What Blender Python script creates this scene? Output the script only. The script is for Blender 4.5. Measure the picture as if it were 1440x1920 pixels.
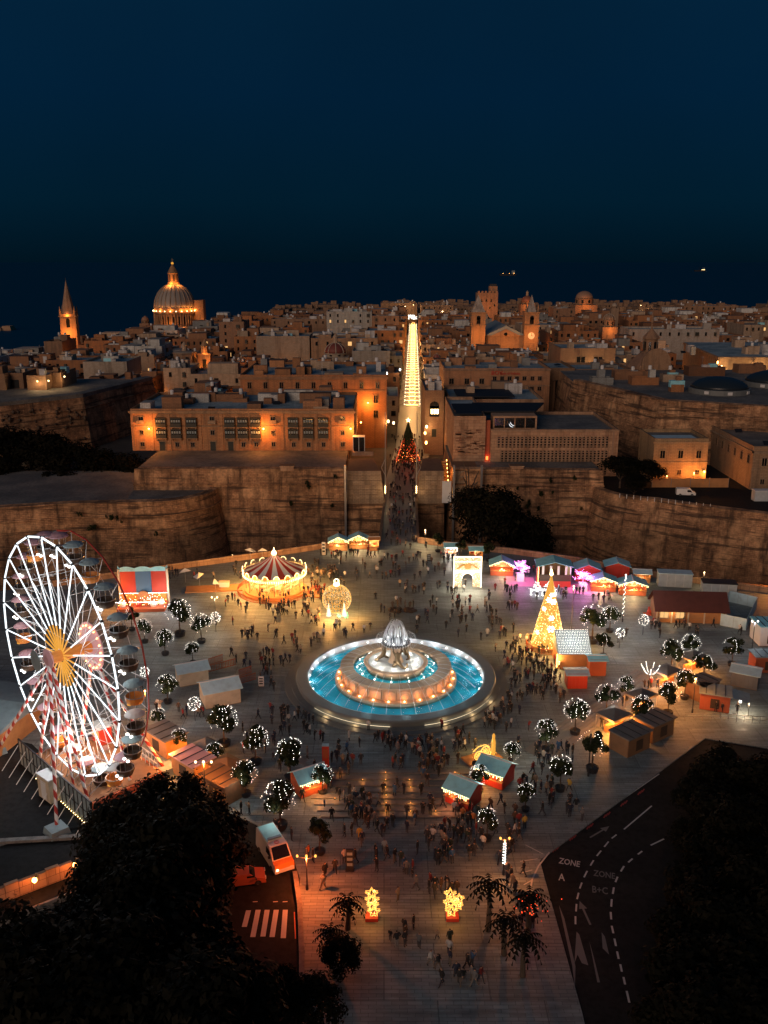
import bpy, bmesh, math, random
from mathutils import Vector, Matrix, noise as mnoise
R = math.radians
PI = math.pi
rng = random.Random(7)
scene = bpy.context.scene
for o in list(bpy.data.objects):
    bpy.data.objects.remove(o)
C = scene.collection

# ------------------------------------------------------------------ camera
CAM_H, F_PX, PITCH = 60.0, 1700.0, R(15.45)
cd = bpy.data.cameras.new('camera')
cd.sensor_fit = 'VERTICAL'
cd.sensor_height = 24.0
cd.lens = 24.0 * F_PX / 1920.0
cd.clip_start = 0.5
cd.clip_end = 200000
cam = bpy.data.objects.new('camera', cd)
C.objects.link(cam)
cam.location = (0, 0, CAM_H)
cam.rotation_euler = (PI / 2 - PITCH, 0, 0)
scene.camera = cam

# ------------------------------------------------------------------ sky and dusk light
w = bpy.data.worlds.new('World')
scene.world = w
w.use_nodes = True
nt = w.node_tree
nt.nodes.clear()
wo = nt.nodes.new('ShaderNodeOutputWorld')
bg = nt.nodes.new('ShaderNodeBackground')
sky = nt.nodes.new('ShaderNodeTexSky')
sky.sky_type = 'NISHITA'
sky.sun_disc = False
sky.sun_elevation = R(-4.0)
sky.sun_rotation = R(205)
sky.altitude = 80
sky.air_density = 1.0
sky.dust_density = 0.3
sky.ozone_density = 4.0
# deep blue-hour air: the Nishita dusk sky mixed with an even navy that deepens to the horizon
tc = nt.nodes.new('ShaderNodeTexCoord')
sp = nt.nodes.new('ShaderNodeSeparateXYZ')
rp = nt.nodes.new('ShaderNodeValToRGB')
nt.links.new(tc.outputs['Generated'], sp.inputs[0])
nt.links.new(sp.outputs['Z'], rp.inputs[0])
cr = rp.color_ramp
cr.elements[0].position = 0.0
cr.elements[0].color = (0.0004, 0.0062, 0.0125, 1)
cr.elements[1].position = 0.16
cr.elements[1].color = (0.0006, 0.0128, 0.0345, 1)
e = cr.elements.new(1.0)
e.color = (0.004, 0.024, 0.050, 1)
e = cr.elements.new(0.06)
e.color = (0.0005, 0.0112, 0.0245, 1)
sc_ = nt.nodes.new('ShaderNodeMixRGB')
sc_.blend_type = 'MIX'
sc_.inputs[0].default_value = 0.985
nt.links.new(sky.outputs[0], sc_.inputs[1])
mul = nt.nodes.new('ShaderNodeMixRGB')
mul.blend_type = 'MULTIPLY'
mul.inputs[0].default_value = 1.0
mul.inputs[2].default_value = (10, 10, 10, 1)
nz = nt.nodes.new('ShaderNodeTexNoise')       # thin uneven veil of dusk cloud
nz.inputs['Scale'].default_value = 2.2
nz.inputs['Detail'].default_value = 4
nt.links.new(tc.outputs['Generated'], nz.inputs['Vector'])
mr = nt.nodes.new('ShaderNodeMapRange')
mr.inputs[1].default_value = 0.3; mr.inputs[2].default_value = 0.7; mr.inputs[3].default_value = 0.88; mr.inputs[4].default_value = 1.12
nt.links.new(nz.outputs['Fac'], mr.inputs[0])
vm = nt.nodes.new('ShaderNodeVectorMath'); vm.operation = 'SCALE'
nt.links.new(rp.outputs[0], vm.inputs[0]); nt.links.new(mr.outputs[0], vm.inputs['Scale'])
nt.links.new(vm.outputs[0], mul.inputs[1])
nt.links.new(mul.outputs[0], sc_.inputs[2])
nt.links.new(sc_.outputs[0], bg.inputs[0])
bg.inputs[1].default_value = 0.1
nt.links.new(bg.outputs[0], wo.inputs[0])

SUN_EL, SUN_AZ = 16.0, 205.0      # afterglow from behind the camera
sd = bpy.data.lights.new('sun', 'SUN')
sd.energy = 0.84
sd.angle = R(34)
sd.color = (1.0, 0.70, 0.52)
sun = bpy.data.objects.new('sun', sd)
C.objects.link(sun)
_d = Vector((math.sin(R(SUN_AZ)) * math.cos(R(SUN_EL)), math.cos(R(SUN_AZ)) * math.cos(R(SUN_EL)), math.sin(R(SUN_EL))))
sun.rotation_euler = _d.to_track_quat('Z', 'Y').to_euler()

vs = scene.view_settings
vs.view_transform = 'Standard'
vs.look = 'None'
vs.exposure = 0.15
vs.gamma = 1.0
vs.use_curve_mapping = False
cy = scene.cycles
cy.use_denoising = True
try:
    cy.denoiser = 'OPENIMAGEDENOISE'
except Exception:
    pass
cy.max_bounces = 4
cy.diffuse_bounces = 2
cy.glossy_bounces = 2
cy.transmission_bounces = 3
cy.transparent_max_bounces = 8
cy.caustics_reflective = False
cy.caustics_refractive = False
cy.sample_clamp_indirect = 3.0
cy.use_light_tree = True

# ------------------------------------------------------------------ measuring
_cp, _sp = math.cos(PITCH), math.sin(PITCH)
def ray(x, y):
    a, b = (x - 720) / F_PX, (y - 960) / F_PX
    return Vector((a, _cp - b * _sp, -_sp - b * _cp))
def at(x, y, z=0.0):
    """photo pixel -> world point on the level z"""
    d = ray(x, y)
    return Vector((0, 0, CAM_H)) + d * ((z - CAM_H) / d.z)
def atd(x, y, Y):
    """photo pixel -> world point at distance Y"""
    d = ray(x, y)
    return Vector((0, 0, CAM_H)) + d * (Y / d.y)

# ------------------------------------------------------------------ mesh building
class MB:
    def __init__(s):
        s.v, s.f, s.m = [], [], []
    def face(s, pts, m=0):
        n = len(s.v)
        s.v += [tuple(p) for p in pts]
        s.f.append(tuple(range(n, n + len(pts))))
        s.m.append(m)
    def raw(s, vs, fs, m=0, M=None):
        n = len(s.v)
        if M is not None:
            vs = [M @ Vector(p) for p in vs]
        s.v += [tuple(p) for p in vs]
        for f in fs:
            s.f.append(tuple(i + n for i in f))
            s.m.append(m)
        return s
    def box(s, x0, x1, y0, y1, z0, z1, m=0, M=None, tx=0, ty=0):
        v = [(x0, y0, z0), (x1, y0, z0), (x1, y1, z0), (x0, y1, z0),
             (x0 + tx, y0 + ty, z1), (x1 - tx, y0 + ty, z1), (x1 - tx, y1 - ty, z1), (x0 + tx, y1 - ty, z1)]
        return s.raw(v, [(0, 3, 2, 1), (4, 5, 6, 7), (0, 1, 5, 4), (1, 2, 6, 5), (2, 3, 7, 6), (3, 0, 4, 7)], m, M)
    def prism(s, poly, z0, z1, m=0, batter=None, topm=None):
        """vertical prism on an anticlockwise ground polygon; batter = same polygon used for the top"""
        n = len(poly)
        b = len(s.v)
        top = batter or poly
        s.v += [(p[0], p[1], z0) for p in poly] + [(p[0], p[1], z1) for p in top]
        for i in range(n):
            j = (i + 1) % n
            s.f.append((b + i, b + j, b + n + j, b + n + i)); s.m.append(m)
        s.f.append(tuple(b + n + i for i in range(n))); s.m.append(m if topm is None else topm)
        s.f.append(tuple(b + n - 1 - i for i in range(n))); s.m.append(m)
        return s
    def lathe(s, prof, seg=16, m=0, M=None, a0=0.0, a1=2 * PI, cap=True):
        """prof = [(r, z) ...] from bottom to top"""
        full = abs(a1 - a0 - 2 * PI) < 1e-6
        k = seg if full else seg + 1
        vs, fs = [], []
        for r, z in prof:
            for i in range(k):
                a = a0 + (a1 - a0) * i / seg
                vs.append((r * math.cos(a), r * math.sin(a), z))
        for j in range(len(prof) - 1):
            for i in range(seg):
                i2 = (i + 1) % k
                fs.append((j * k + i, j * k + i2, (j + 1) * k + i2, (j + 1) * k + i))
        if cap and full:
            if prof[0][0] > 1e-4: fs.append(tuple(reversed(range(k))))
            if prof[-1][0] > 1e-4: fs.append(tuple((len(prof) - 1) * k + i for i in range(k)))
        return s.raw(vs, fs, m, M)
    def rod(s, a, b, r, r2=None, seg=6, m=0, cap=True):
        a, b = Vector(a), Vector(b)
        d = b - a
        L = d.length
        if L < 1e-6: return s
        M = Matrix.Translation(a) @ d.to_track_quat('Z', 'Y').to_matrix().to_4x4()
        return s.lathe([(r, 0), (r if r2 is None else r2, L)], seg, m, M, cap=cap)
    def tube(s, pts, r, seg=5, m=0, closed=False):
        pts = [Vector(p) for p in pts]
        n = len(pts)
        vs, fs = [], []
        for i, p in enumerate(pts):
            q0 = pts[(i - 1) % n] if (closed or i > 0) else p
            q1 = pts[(i + 1) % n] if (closed or i < n - 1) else p
            d = (q1 - q0)
            if d.length < 1e-9: d = Vector((0, 0, 1))
            q = d.to_track_quat('Z', 'Y')
            rr = r[i] if isinstance(r, (list, tuple)) else r
            for k in range(seg):
                a = 2 * PI * k / seg
                vs.append(p + q @ Vector((rr * math.cos(a), rr * math.sin(a), 0)))
        for i in range(n if closed else n - 1):
            j = (i + 1) % n
            for k in range(seg):
                k2 = (k + 1) % seg
                fs.append((i * seg + k, i * seg + k2, j * seg + k2, j * seg + k))
        return s.raw(vs, fs, m)
    def ball(s, c, r, m=0, sq=1.0):
        x, y, z = c
        v = [(x + r, y, z), (x - r, y, z), (x, y + r, z), (x, y - r, z), (x, y, z + r * sq), (x, y, z - r * sq)]
        return s.raw(v, [(0, 2, 4), (2, 1, 4), (1, 3, 4), (3, 0, 4), (2, 0, 5), (1, 2, 5), (3, 1, 5), (0, 3, 5)], m)
    def sphere(s, c, r, m=0, seg=10, rings=6, sz=1.0):
        prof = [(r * math.sin(PI * i / rings) + (1e-5 if i in (0, rings) else 0), -r * sz * math.cos(PI * i / rings)) for i in range(rings + 1)]
        return s.lathe(prof, seg, m, Matrix.Translation(Vector(c)), cap=False)
    def mesh(s, name, mats, smooth=False):
        me = bpy.data.meshes.new(name)
        me.from_pydata(s.v, [], s.f)
        for q in (mats if isinstance(mats, (list, tuple)) else [mats]):
            me.materials.append(M_[q] if isinstance(q, str) else q)
        if any(s.m):
            me.polygons.foreach_set('material_index', s.m)
        if smooth:
            me.polygons.foreach_set('use_smooth', [True] * len(s.f))
        me.update()
        return me
    def build(s, name, mats, parent=None, loc=None, rz=None, smooth=False, col=None):
        return obj(name, s.mesh(name, mats, smooth), parent, loc, rz, col)

def obj(name, me, parent=None, loc=None, rz=None, col=None):
    o = bpy.data.objects.new(name, me)
    C.objects.link(o)
    if parent is not None: o.parent = parent
    if loc is not None: o.location = loc
    if rz is not None: o.rotation_euler = (0, 0, rz)
    if col is not None: o.color = (*col, 1)
    return o
def tag(o, label, cat, group=None, kind=None):
    if label: o['label'] = label
    if cat: o['category'] = cat
    if group: o['group'] = group
    if kind: o['kind'] = kind
    return o
def thing(name, label, cat, loc=(0, 0, 0), rz=0.0, group=None):
    o = bpy.data.objects.new(name, None)
    o.empty_display_size = 0.5
    C.objects.link(o)
    o.location = loc
    o.rotation_euler = (0, 0, rz)
    return tag(o, label, cat, group)
def stuff(o):
    o['kind'] = 'stuff'
    return o
def struct(o, label=None):
    o['kind'] = 'structure'
    if label: o['label'] = label
    return o
KIDS = {}
def tree_of(root):
    out = {}
    for o in bpy.data.objects:
        if o.parent is not None:
            out.setdefault(o.parent.name, []).append(o)
    return out
def copy_tree(o, kids, parent=None):
    c = o.copy()
    C.objects.link(c)
    if parent is not None:
        c.parent = parent
    for ch in kids.get(o.name, []):
        copy_tree(ch, kids, c)
    return c
LAMP_K = 1.0
def lamp(parent, loc, power, col, r=0.15, name='glow'):
    l = bpy.data.lights.new(name, 'POINT')
    l.energy = power * LAMP_K
    l.color = col
    l.shadow_soft_size = r
    o = bpy.data.objects.new(name, l)
    C.objects.link(o)
    if parent is not None: o.parent = parent
    o.location = loc
    return o
WARM, AMBER, WHITE, RED = (1.0, 0.62, 0.28), (1.0, 0.32, 0.055), (0.95, 0.97, 1.0), (1.0, 0.12, 0.05)

# ------------------------------------------------------------------ materials
M_ = {}
class NT:
    """small node helper"""
    def __init__(s, name):
        s.m = bpy.data.materials.new(name)
        s.m.use_nodes = True
        s.t = s.m.node_tree
        s.b = s.t.nodes['Principled BSDF']
        M_[name] = s.m
    def n(s, typ, **kw):
        q = s.t.nodes.new('ShaderNode' + typ)
        for k, v in kw.items():
            setattr(q, k, v)
        return q
    def l(s, a, b):
        s.t.links.new(a, b)
    def math(s, op, a, b=None, c=None):
        q = s.n('Math', operation=op)
        for i, v in enumerate((a, b, c)):
            if v is None: continue
            if isinstance(v, (int, float)): q.inputs[i].default_value = v
            else: s.l(v, q.inputs[i])
        return q.outputs[0]
    def vmath(s, op, a, b=None):
        q = s.n('VectorMath', operation=op)
        for i, v in enumerate((a, b)):
            if v is None: continue
            if isinstance(v, (tuple, list)): q.inputs[i].default_value = v
            else: s.l(v, q.inputs[i])
        return q.outputs['Value'] if op in ('DOT_PRODUCT', 'LENGTH') else q.outputs[0]
    def noise(s, vec, scale, detail=3.0, rough=0.6):
        q = s.n('TexNoise')
        q.inputs['Scale'].default_value = scale
        q.inputs['Detail'].default_value = detail
        q.inputs['Roughness'].default_value = rough
        if vec is not None: s.l(vec, q.inputs['Vector'])
        return q.outputs['Fac']
    def ramp(s, fac, stops):
        q = s.n('ValToRGB')
        el = q.color_ramp.elements
        while len(el) > len(stops): el.remove(el[-1])
        while len(el) < len(stops): el.new(0.5)
        for e_, (p, c) in zip(el, stops):
            e_.position = p
            e_.color = (*c, 1) if len(c) == 3 else c
        s.l(fac, q.inputs[0])
        return q.outputs[0]
    def mix(s, fac, a, b, blend='MIX'):
        q = s.n('MixRGB', blend_type=blend)
        for i, v in enumerate((fac, a, b)):
            if isinstance(v, (int, float)): q.inputs[i].default_value = v
            elif isinstance(v, (tuple, list)): q.inputs[i].default_value = (*v, 1) if len(v) == 3 else v
            else: s.l(v, q.inputs[i])
        return q.outputs[0]
    def wall_uv(s):
        """along-the-wall / height coordinates for any upright surface"""
        g = s.n('NewGeometry')
        t = s.vmath('NORMALIZE', s.vmath('CROSS_PRODUCT', g.outputs['True Normal'], (0, 0, 1)))
        u = s.vmath('DOT_PRODUCT', g.outputs['Position'], t)
        z = s.n('SeparateXYZ'); s.l(g.outputs['Position'], z.inputs[0])
        c = s.n('CombineXYZ'); s.l(u, c.inputs[0]); s.l(z.outputs['Z'], c.inputs[1])
        return c.outputs[0], g.outputs['Position']
    def pos(s):
        return s.n('NewGeometry').outputs['Position']
    def out(s, col=None, rough=None, bump=None, dist=0.05, strength=0.5, metal=None):
        if col is not None:
            if isinstance(col, (tuple, list)): s.b.inputs['Base Color'].default_value = (*col, 1)
            else: s.l(col, s.b.inputs['Base Color'])
        if rough is not None:
            if isinstance(rough, (int, float)): s.b.inputs['Roughness'].default_value = rough
            else: s.l(rough, s.b.inputs['Roughness'])
        if metal is not None: s.b.inputs['Metallic'].default_value = metal
        if bump is not None:
            q = s.n('Bump')
            q.inputs['Strength'].default_value = strength
            q.inputs['Distance'].default_value = dist
            s.l(bump, q.inputs['Height'])
            s.l(q.outputs[0], s.b.inputs['Normal'])
        return s.m

def plain(name, col, rough=0.6, metal=0.0, vary=0.18, scale=1.5):
    """painted / worn surface: base colour with mild uneven wear"""
    t = NT(name)
    n1 = t.noise(t.pos(), scale, 4.0)
    c = t.mix(t.math('MULTIPLY', t.math('SUBTRACT', n1, 0.42), 2.2 * vary), col, tuple(x * 0.35 for x in col))
    t.out(c, rough, metal=metal)
    return t.m
def glow(name, col, strength, sample=False):
    t = NT(name)
    t.out((0.02, 0.02, 0.02), 0.5)
    t.b.inputs['Emission Color'].default_value = (*col, 1)
    t.b.inputs['Emission Strength'].default_value = strength
    t.m.cycles.emission_sampling = 'AUTO' if sample else 'NONE'
    return t.m

def masonry(name, c1, c2, dark, bw=1.1, bh=0.45, erode=1.0, objcol=False, bump=0.06, stain=1.0):
    t = NT(name)
    uv, p = t.wall_uv()
    br = t.n('TexBrick')
    t.l(uv, br.inputs['Vector'])
    br.inputs['Scale'].default_value = 1.0
    br.inputs['Brick Width'].default_value = bw
    br.inputs['Row Height'].default_value = bh
    br.inputs['Mortar Size'].default_value = 0.035
    br.inputs['Mortar Smooth'].default_value = 0.4
    br.inputs['Bias'].default_value = 0.1
    br.inputs['Color1'].default_value = (*c1, 1)
    br.inputs['Color2'].default_value = (*c2, 1)
    br.inputs['Mortar'].default_value = (*[x * 0.5 for x in c2], 1)
    big = t.noise(p, 0.09, 5.0, 0.65)
    mid = t.noise(p, 0.7, 6.0, 0.7)
    sv = t.n('Mapping'); sv.inputs['Scale'].default_value = (0.45, 0.45, 0.05)
    t.l(p, sv.inputs['Vector'])
    streak = t.noise(sv.outputs[0], 1.0, 5.0, 0.7)
    sh = t.n('Mapping'); sh.inputs['Scale'].default_value = (0.06, 0.06, 0.9)
    t.l(p, sh.inputs['Vector'])
    strata = t.noise(sh.outputs[0], 1.0, 4.0, 0.65)
    col = br.outputs['Color']
    if objcol:
        oi = t.n('ObjectInfo')
        col = t.mix(1.0, col, oi.outputs['Color'], 'MULTIPLY')
    if erode > 0.8:
        pat = t.noise(p, 0.22, 4.0, 0.55)
        col = t.mix(t.ramp(pat, [(0.50, (0, 0, 0)), (0.60, (0.75,) * 3)]), col, tuple(min(.9, x * 1.35) for x in c1))
    col = t.mix(t.ramp(mid, [(0.42, (0, 0, 0)), (0.72, (0.62 * erode,) * 3)]), col, dark)
    col = t.mix(t.ramp(streak, [(0.49, (0, 0, 0)), (0.68, (0.85 * stain,) * 3)]), col, dark)
    if erode > 0.8:
        col = t.mix(t.ramp(strata, [(0.53, (0, 0, 0)), (0.61, (0.8,) * 3)]), col, dark)
    col = t.mix(t.ramp(big, [(0.36, (0.5, 0.5, 0.5)), (0.56, (1, 1, 1))]), (0, 0, 0), col) if erode > 0.8 else col
    h = t.math('ADD', t.math('MULTIPLY', br.outputs['Fac'], -0.6), t.math('MULTIPLY', mid, 1.2 * erode + 0.2))
    t.out(col, 0.85, h, bump, 0.8)
    return t.m

masonry('bastion_stone', (0.70, 0.385, 0.20), (0.50, 0.26, 0.13), (0.055, 0.031, 0.02), 1.0, 0.42, 1.0, bump=0.22)
masonry('ashlar', (0.55, 0.345, 0.21), (0.42, 0.245, 0.145), (0.10, 0.058, 0.036), 1.6, 0.8, 0.35, bump=0.03, stain=0.7)
masonry('house_stone', (1.0, 1.0, 1.0), (0.86, 0.82, 0.78), (0.10, 0.07, 0.05), 1.1, 0.4, 0.35, objcol=True, bump=0.03, stain=0.75)

def roofing(name, c1, c2, rough=0.8):
    t = NT(name)
    p = t.pos()
    a = t.noise(p, 0.12, 5, 0.6); b_ = t.noise(p, 1.3, 5, 0.7)
    col = t.mix(t.ramp(a, [(0.4, (0, 0, 0)), (0.6, (1, 1, 1))]), c1, c2)
    col = t.mix(t.ramp(b_, [(0.45, (0, 0, 0)), (0.75, (0.8, 0.8, 0.8))]), col, tuple(x * 0.3 for x in c1))
    t.out(col, rough, b_, 0.05, 0.3)
    return t.m
roofing('flat_roof', (0.20, 0.29, 0.33), (0.40, 0.50, 0.53))
roofing('terrace', (0.13, 0.13, 0.125), (0.24, 0.225, 0.20))
roofing('earth', (0.055, 0.042, 0.028), (0.03, 0.032, 0.018), 0.95)
roofing('asphalt', (0.018, 0.019, 0.021), (0.026, 0.026, 0.026), 0.85)
M_['asphalt'].node_tree.nodes['Principled BSDF'].inputs['Specular IOR Level'].default_value = .15
roofing('kerb_stone', (0.20, 0.19, 0.18), (0.27, 0.25, 0.23))
roofing('city_ground', (0.10, 0.085, 0.07), (0.07, 0.06, 0.05))

# paving: long limestone slabs, damp in places
t = NT('paving')
p = t.pos()
br = t.n('TexBrick'); t.l(p, br.inputs['Vector'])
br.inputs['Scale'].default_value = 1.0
br.inputs['Brick Width'].default_value = 1.3
br.inputs['Row Height'].default_value = 0.42
br.inputs['Mortar Size'].default_value = 0.02
br.inputs['Color1'].default_value = (0.34, 0.40, 0.405, 1)
br.inputs['Color2'].default_value = (0.25, 0.295, 0.30, 1)
br.inputs['Mortar'].default_value = (0.10, 0.125, 0.135, 1)
br2 = t.n('TexBrick'); t.l(p, br2.inputs['Vector'])
br2.inputs['Scale'].default_value = 1.0
br2.inputs['Brick Width'].default_value = 9.0
br2.inputs['Row Height'].default_value = 3.3
br2.inputs['Mortar Size'].default_value = 0.05
br2.inputs['Color1'].default_value = (1, 1, 1, 1)
br2.inputs['Color2'].default_value = (0.72, 0.72, 0.72, 1)
br2.inputs['Mortar'].default_value = (0.45, 0.45, 0.45, 1)
a = t.noise(p, 0.16, 6, 0.7); b_ = t.noise(p, 2.2, 5, 0.7)
sm = t.n('Mapping'); sm.inputs['Scale'].default_value = (0.12, 1.1, 1.0); t.l(p, sm.inputs['Vector'])
c_ = t.noise(sm.outputs[0], 1.0, 5, 0.7)
col = t.mix(1.0, br.outputs['Color'], br2.outputs['Color'], 'MULTIPLY')
col = t.mix(t.ramp(a, [(0.40, (0, 0, 0)), (0.72, (0.45, 0.45, 0.45))]), col, (0.075, 0.088, 0.09))
col = t.mix(t.ramp(c_, [(0.45, (0, 0, 0)), (0.7, (0.75, 0.75, 0.75))]), col, (0.06, 0.068, 0.07))
rg = t.ramp(c_, [(0.35, (0.75, 0.75, 0.75)), (0.65, (0.48, 0.48, 0.48))])
t.out(col, rg, t.math('ADD', br.outputs['Fac'], b_), 0.012, 0.35)

# sea
t = NT('sea_water')
p = t.pos()
wv = t.noise(p, 0.05, 6, 0.7)
t.out((0.003, 0.058, 0.128), 0.5, wv, 1.5, 0.6)
t.b.inputs['Specular IOR Level'].default_value = .03

# foliage
def leaf(name, c1, c2):
    t = NT(name)
    oi = t.n('ObjectInfo')
    n1 = t.noise(t.pos(), 1.1, 4)
    t.out(t.ramp(n1, [(0.35, c1), (0.65, c2)]), 0.8)
    t.b.inputs['Specular IOR Level'].default_value = .08
    return t.m
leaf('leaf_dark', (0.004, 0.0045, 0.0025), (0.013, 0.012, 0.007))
leaf('leaf_tree', (0.010, 0.016, 0.007), (0.035, 0.045, 0.018))
leaf('leaf_grey', (0.05, 0.042, 0.032), (0.09, 0.075, 0.055))
plain('bark', (0.07, 0.05, 0.035), 0.9, 0, 0.4)
_worn = ('teal_roof', 'pale_roof', 'tent_cloth', 'panel_grey', 'dark_red_roof', 'container_grey', 'cream_paint', 'brown_wood', 'orange_wood')
for nm, c, r_, me_ in (
        ('teal_roof', (0.34, 0.76, 0.86), 0.55, 0), ('white_paint', (0.74, 0.74, 0.73), 0.5, 0), ('cream_paint', (0.62, 0.52, 0.38), 0.6, 0),
        ('pale_roof', (0.55, 0.74, 0.80), 0.6, 0), ('red_paint', (0.50, 0.045, 0.025), 0.45, 0), ('red_wood', (0.42, 0.10, 0.04), 0.6, 0),
        ('orange_wood', (0.52, 0.24, 0.09), 0.6, 0), ('brown_wood', (0.22, 0.115, 0.055), 0.7, 0), ('dark_wood', (0.06, 0.035, 0.02), 0.7, 0),
        ('dark_red_roof', (0.10, 0.028, 0.020), 0.75, 0), ('pink_cover', (0.62, 0.36, 0.40), 0.6, 0), ('blue_cover', (0.36, 0.50, 0.54), 0.6, 0),
        ('steel', (0.45, 0.45, 0.46), 0.35, 0.7), ('dark_metal', (0.05, 0.05, 0.055), 0.5, 0.5), ('bronze', (0.16, 0.12, 0.07), 0.4, 0.6),
        ('travertine', (0.48, 0.335, 0.22), 0.55, 0), ('basin_stone', (0.17, 0.185, 0.185), 0.5, 0), ('basin_liner', (0.62, 0.66, 0.68), 0.5, 0),
        ('panel_grey', (0.25, 0.32, 0.34), 0.6, 0), ('solar', (0.006, 0.009, 0.016), 0.7, 0), ('glass_dark', (0.012, 0.014, 0.016), 0.12, 0),
        ('timber_green', (0.025, 0.026, 0.018), 0.5, 0), ('dome_lead', (0.34, 0.30, 0.26), 0.6, 0), ('dome_dark', (0.02, 0.028, 0.036), 0.35, 0),
        ('dome_red', (0.30, 0.07, 0.045), 0.6, 0), ('road_white', (0.55, 0.56, 0.56), 0.6, 0), ('road_faded', (0.16, 0.17, 0.17), 0.7, 0),
        ('road_red', (0.40, 0.05, 0.04), 0.6, 0), ('tyre', (0.02, 0.02, 0.02), 0.9, 0), ('carpet_pink', (0.52, 0.30, 0.36), 0.8, 0),
        ('orange_paint', (0.72, 0.26, 0.05), 0.4, 0), ('blue_paint', (0.06, 0.16, 0.30), 0.5, 0), ('container_grey', (0.50, 0.55, 0.57), 0.5, 0),
        ('tent_cloth', (0.16, 0.15, 0.145), 0.8, 0), ('stone_step', (0.19, 0.185, 0.18), 0.5, 0), ('green_gloss', (0.03, 0.22, 0.08), 0.4, 0)):
    plain(nm, c, r_, me_, .5 if nm in _worn else .18, 1.0)
t = NT('object_paint')       # painted surface whose colour is set on the object
oi = t.n('ObjectInfo')
n1 = t.noise(t.pos(), 1.2, 4)
t.out(t.mix(t.math('MULTIPLY', n1, 0.35), oi.outputs['Color'], (0.05, 0.045, 0.04)), 0.6)
glow('bulb_white', (1.0, 0.95, 0.85), 6.0)
glow('bulb_warm', (1.0, 0.66, 0.28), 9.0)
glow('bulb_amber', (1.0, 0.42, 0.10), 14.0)
glow('bulb_cream', (1.0, 0.80, 0.50), 5.0)
glow('bulb_pink', (1.0, 0.28, 0.85), 5.0)
glow('bulb_red', (1.0, 0.08, 0.02), 2.2)
glow('bulb_green', (0.1, 1.0, 0.35), 3.0)
glow('led_white', (0.86, 0.95, 1.0), 1.7)
glow('led_soft', (0.95, 0.97, 1.0), 1.2)
glow('lit_gold', (1.0, 0.44, 0.05), 0.75)
glow('bulb_gold', (1.0, 0.44, 0.08), 2.0)
glow('lit_window', (1.0, 0.55, 0.20), 0.9)
glow('lit_orange', (1.0, 0.38, 0.07), 1.4)
glow('lit_cream', (1.0, 0.80, 0.52), 1.6)
# ================================================================== setting
def rect_sheet(name, poly, z, mat, label=None):
    b = MB(); b.face([(p[0], p[1], z) for p in poly])
    return struct(b.build(name, mat), label)
def offset_poly(poly, d):
    """push an anticlockwise polygon outwards"""
    n = len(poly); out = []
    for i in range(n):
        a, b, c = Vector(poly[i - 1][:2]), Vector(poly[i][:2]), Vector(poly[(i + 1) % n][:2])
        e1, e2 = (b - a).normalized(), (c - b).normalized()
        n1, n2 = Vector((e1.y, -e1.x)), Vector((e2.y, -e2.x))
        m = (n1 + n2)
        m = m.normalized() if m.length > 1e-6 else n1
        k = d / max(0.45, m.dot(n1))
        out.append((b.x + m.x * k, b.y + m.y * k))
    return out
def px(pts, z=0.0):
    return [tuple(at(x, y, z).xy) for x, y in pts]

rect_sheet('sea', [(-90000, -2000), (90000, -2000), (90000, 120000), (-90000, 120000)], -45, 'sea_water', 'dark sea reaching to the horizon')
_city = [(-150, 236), (430, 236), (470, 600), (420, 900), (330, 1030), (120, 1090), (-60, 1010), (-150, 830), (-222, 690), (-228, 480), (-222, 320)]
b = MB(); b.prism(offset_poly(_city, 26), -46, -0.5, 0, batter=_city)
struct(b.build('terrain', 'city_ground'), 'rocky peninsula that carries the old town')
rect_sheet('ditch_floor', [(-400, 120), (400, 120), (400, 300), (-400, 300)], -17, 'earth', 'bare floor of the dry moat')
# far breakwater, low land on the left
b = MB()
for i in range(9):
    x = -700 + i * 13
    b.box(x - 9, x + 9, 1450 + rng.uniform(-6, 6), 1475, -46, -36 + rng.uniform(-2, 2) - i * 0.5, tx=3, ty=4)
struct(b.build('far_headland', 'ashlar'), 'low rocky spit far out in the sea')

RIM_L = px([(-420, 1160), (-200, 1128), (100, 1098), (310, 1068), (430, 1052), (520, 1040), (600, 1028), (690, 1017.5), (712, 1016)])
RIM_R = px([(784, 1016), (850, 1026), (960, 1037), (1080, 1053), (1240, 1083), (1440, 1110), (1800, 1150)])
_g = [(-300, 5), (300, 5)] + list(reversed(RIM_R)) + list(reversed(RIM_L))
b = MB(); b.prism(_g, -18, -0.12, 1, topm=0)
struct(b.build('ground', ['asphalt', 'bastion_stone']), 'dark asphalt ground around the square')
PLZ = px([(-420, 1640), (0, 1585), (180, 1530), (330, 1505), (400, 1512), (480, 1545), (548, 1602), (562, 1645), (566, 1990),
          (1112, 1990), (1092, 1900), (1012, 1613), (1322, 1384), (1470, 1408), (1800, 1440)])
_p = PLZ + [(p[0], p[1]) for p in reversed(RIM_R)] + [(p[0], p[1]) for p in reversed(RIM_L)]
b = MB(); b.prism(_p, -0.2, 0.0, 0)
plaza = struct(b.build('plaza', 'paving'), 'broad stone paved square')

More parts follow.
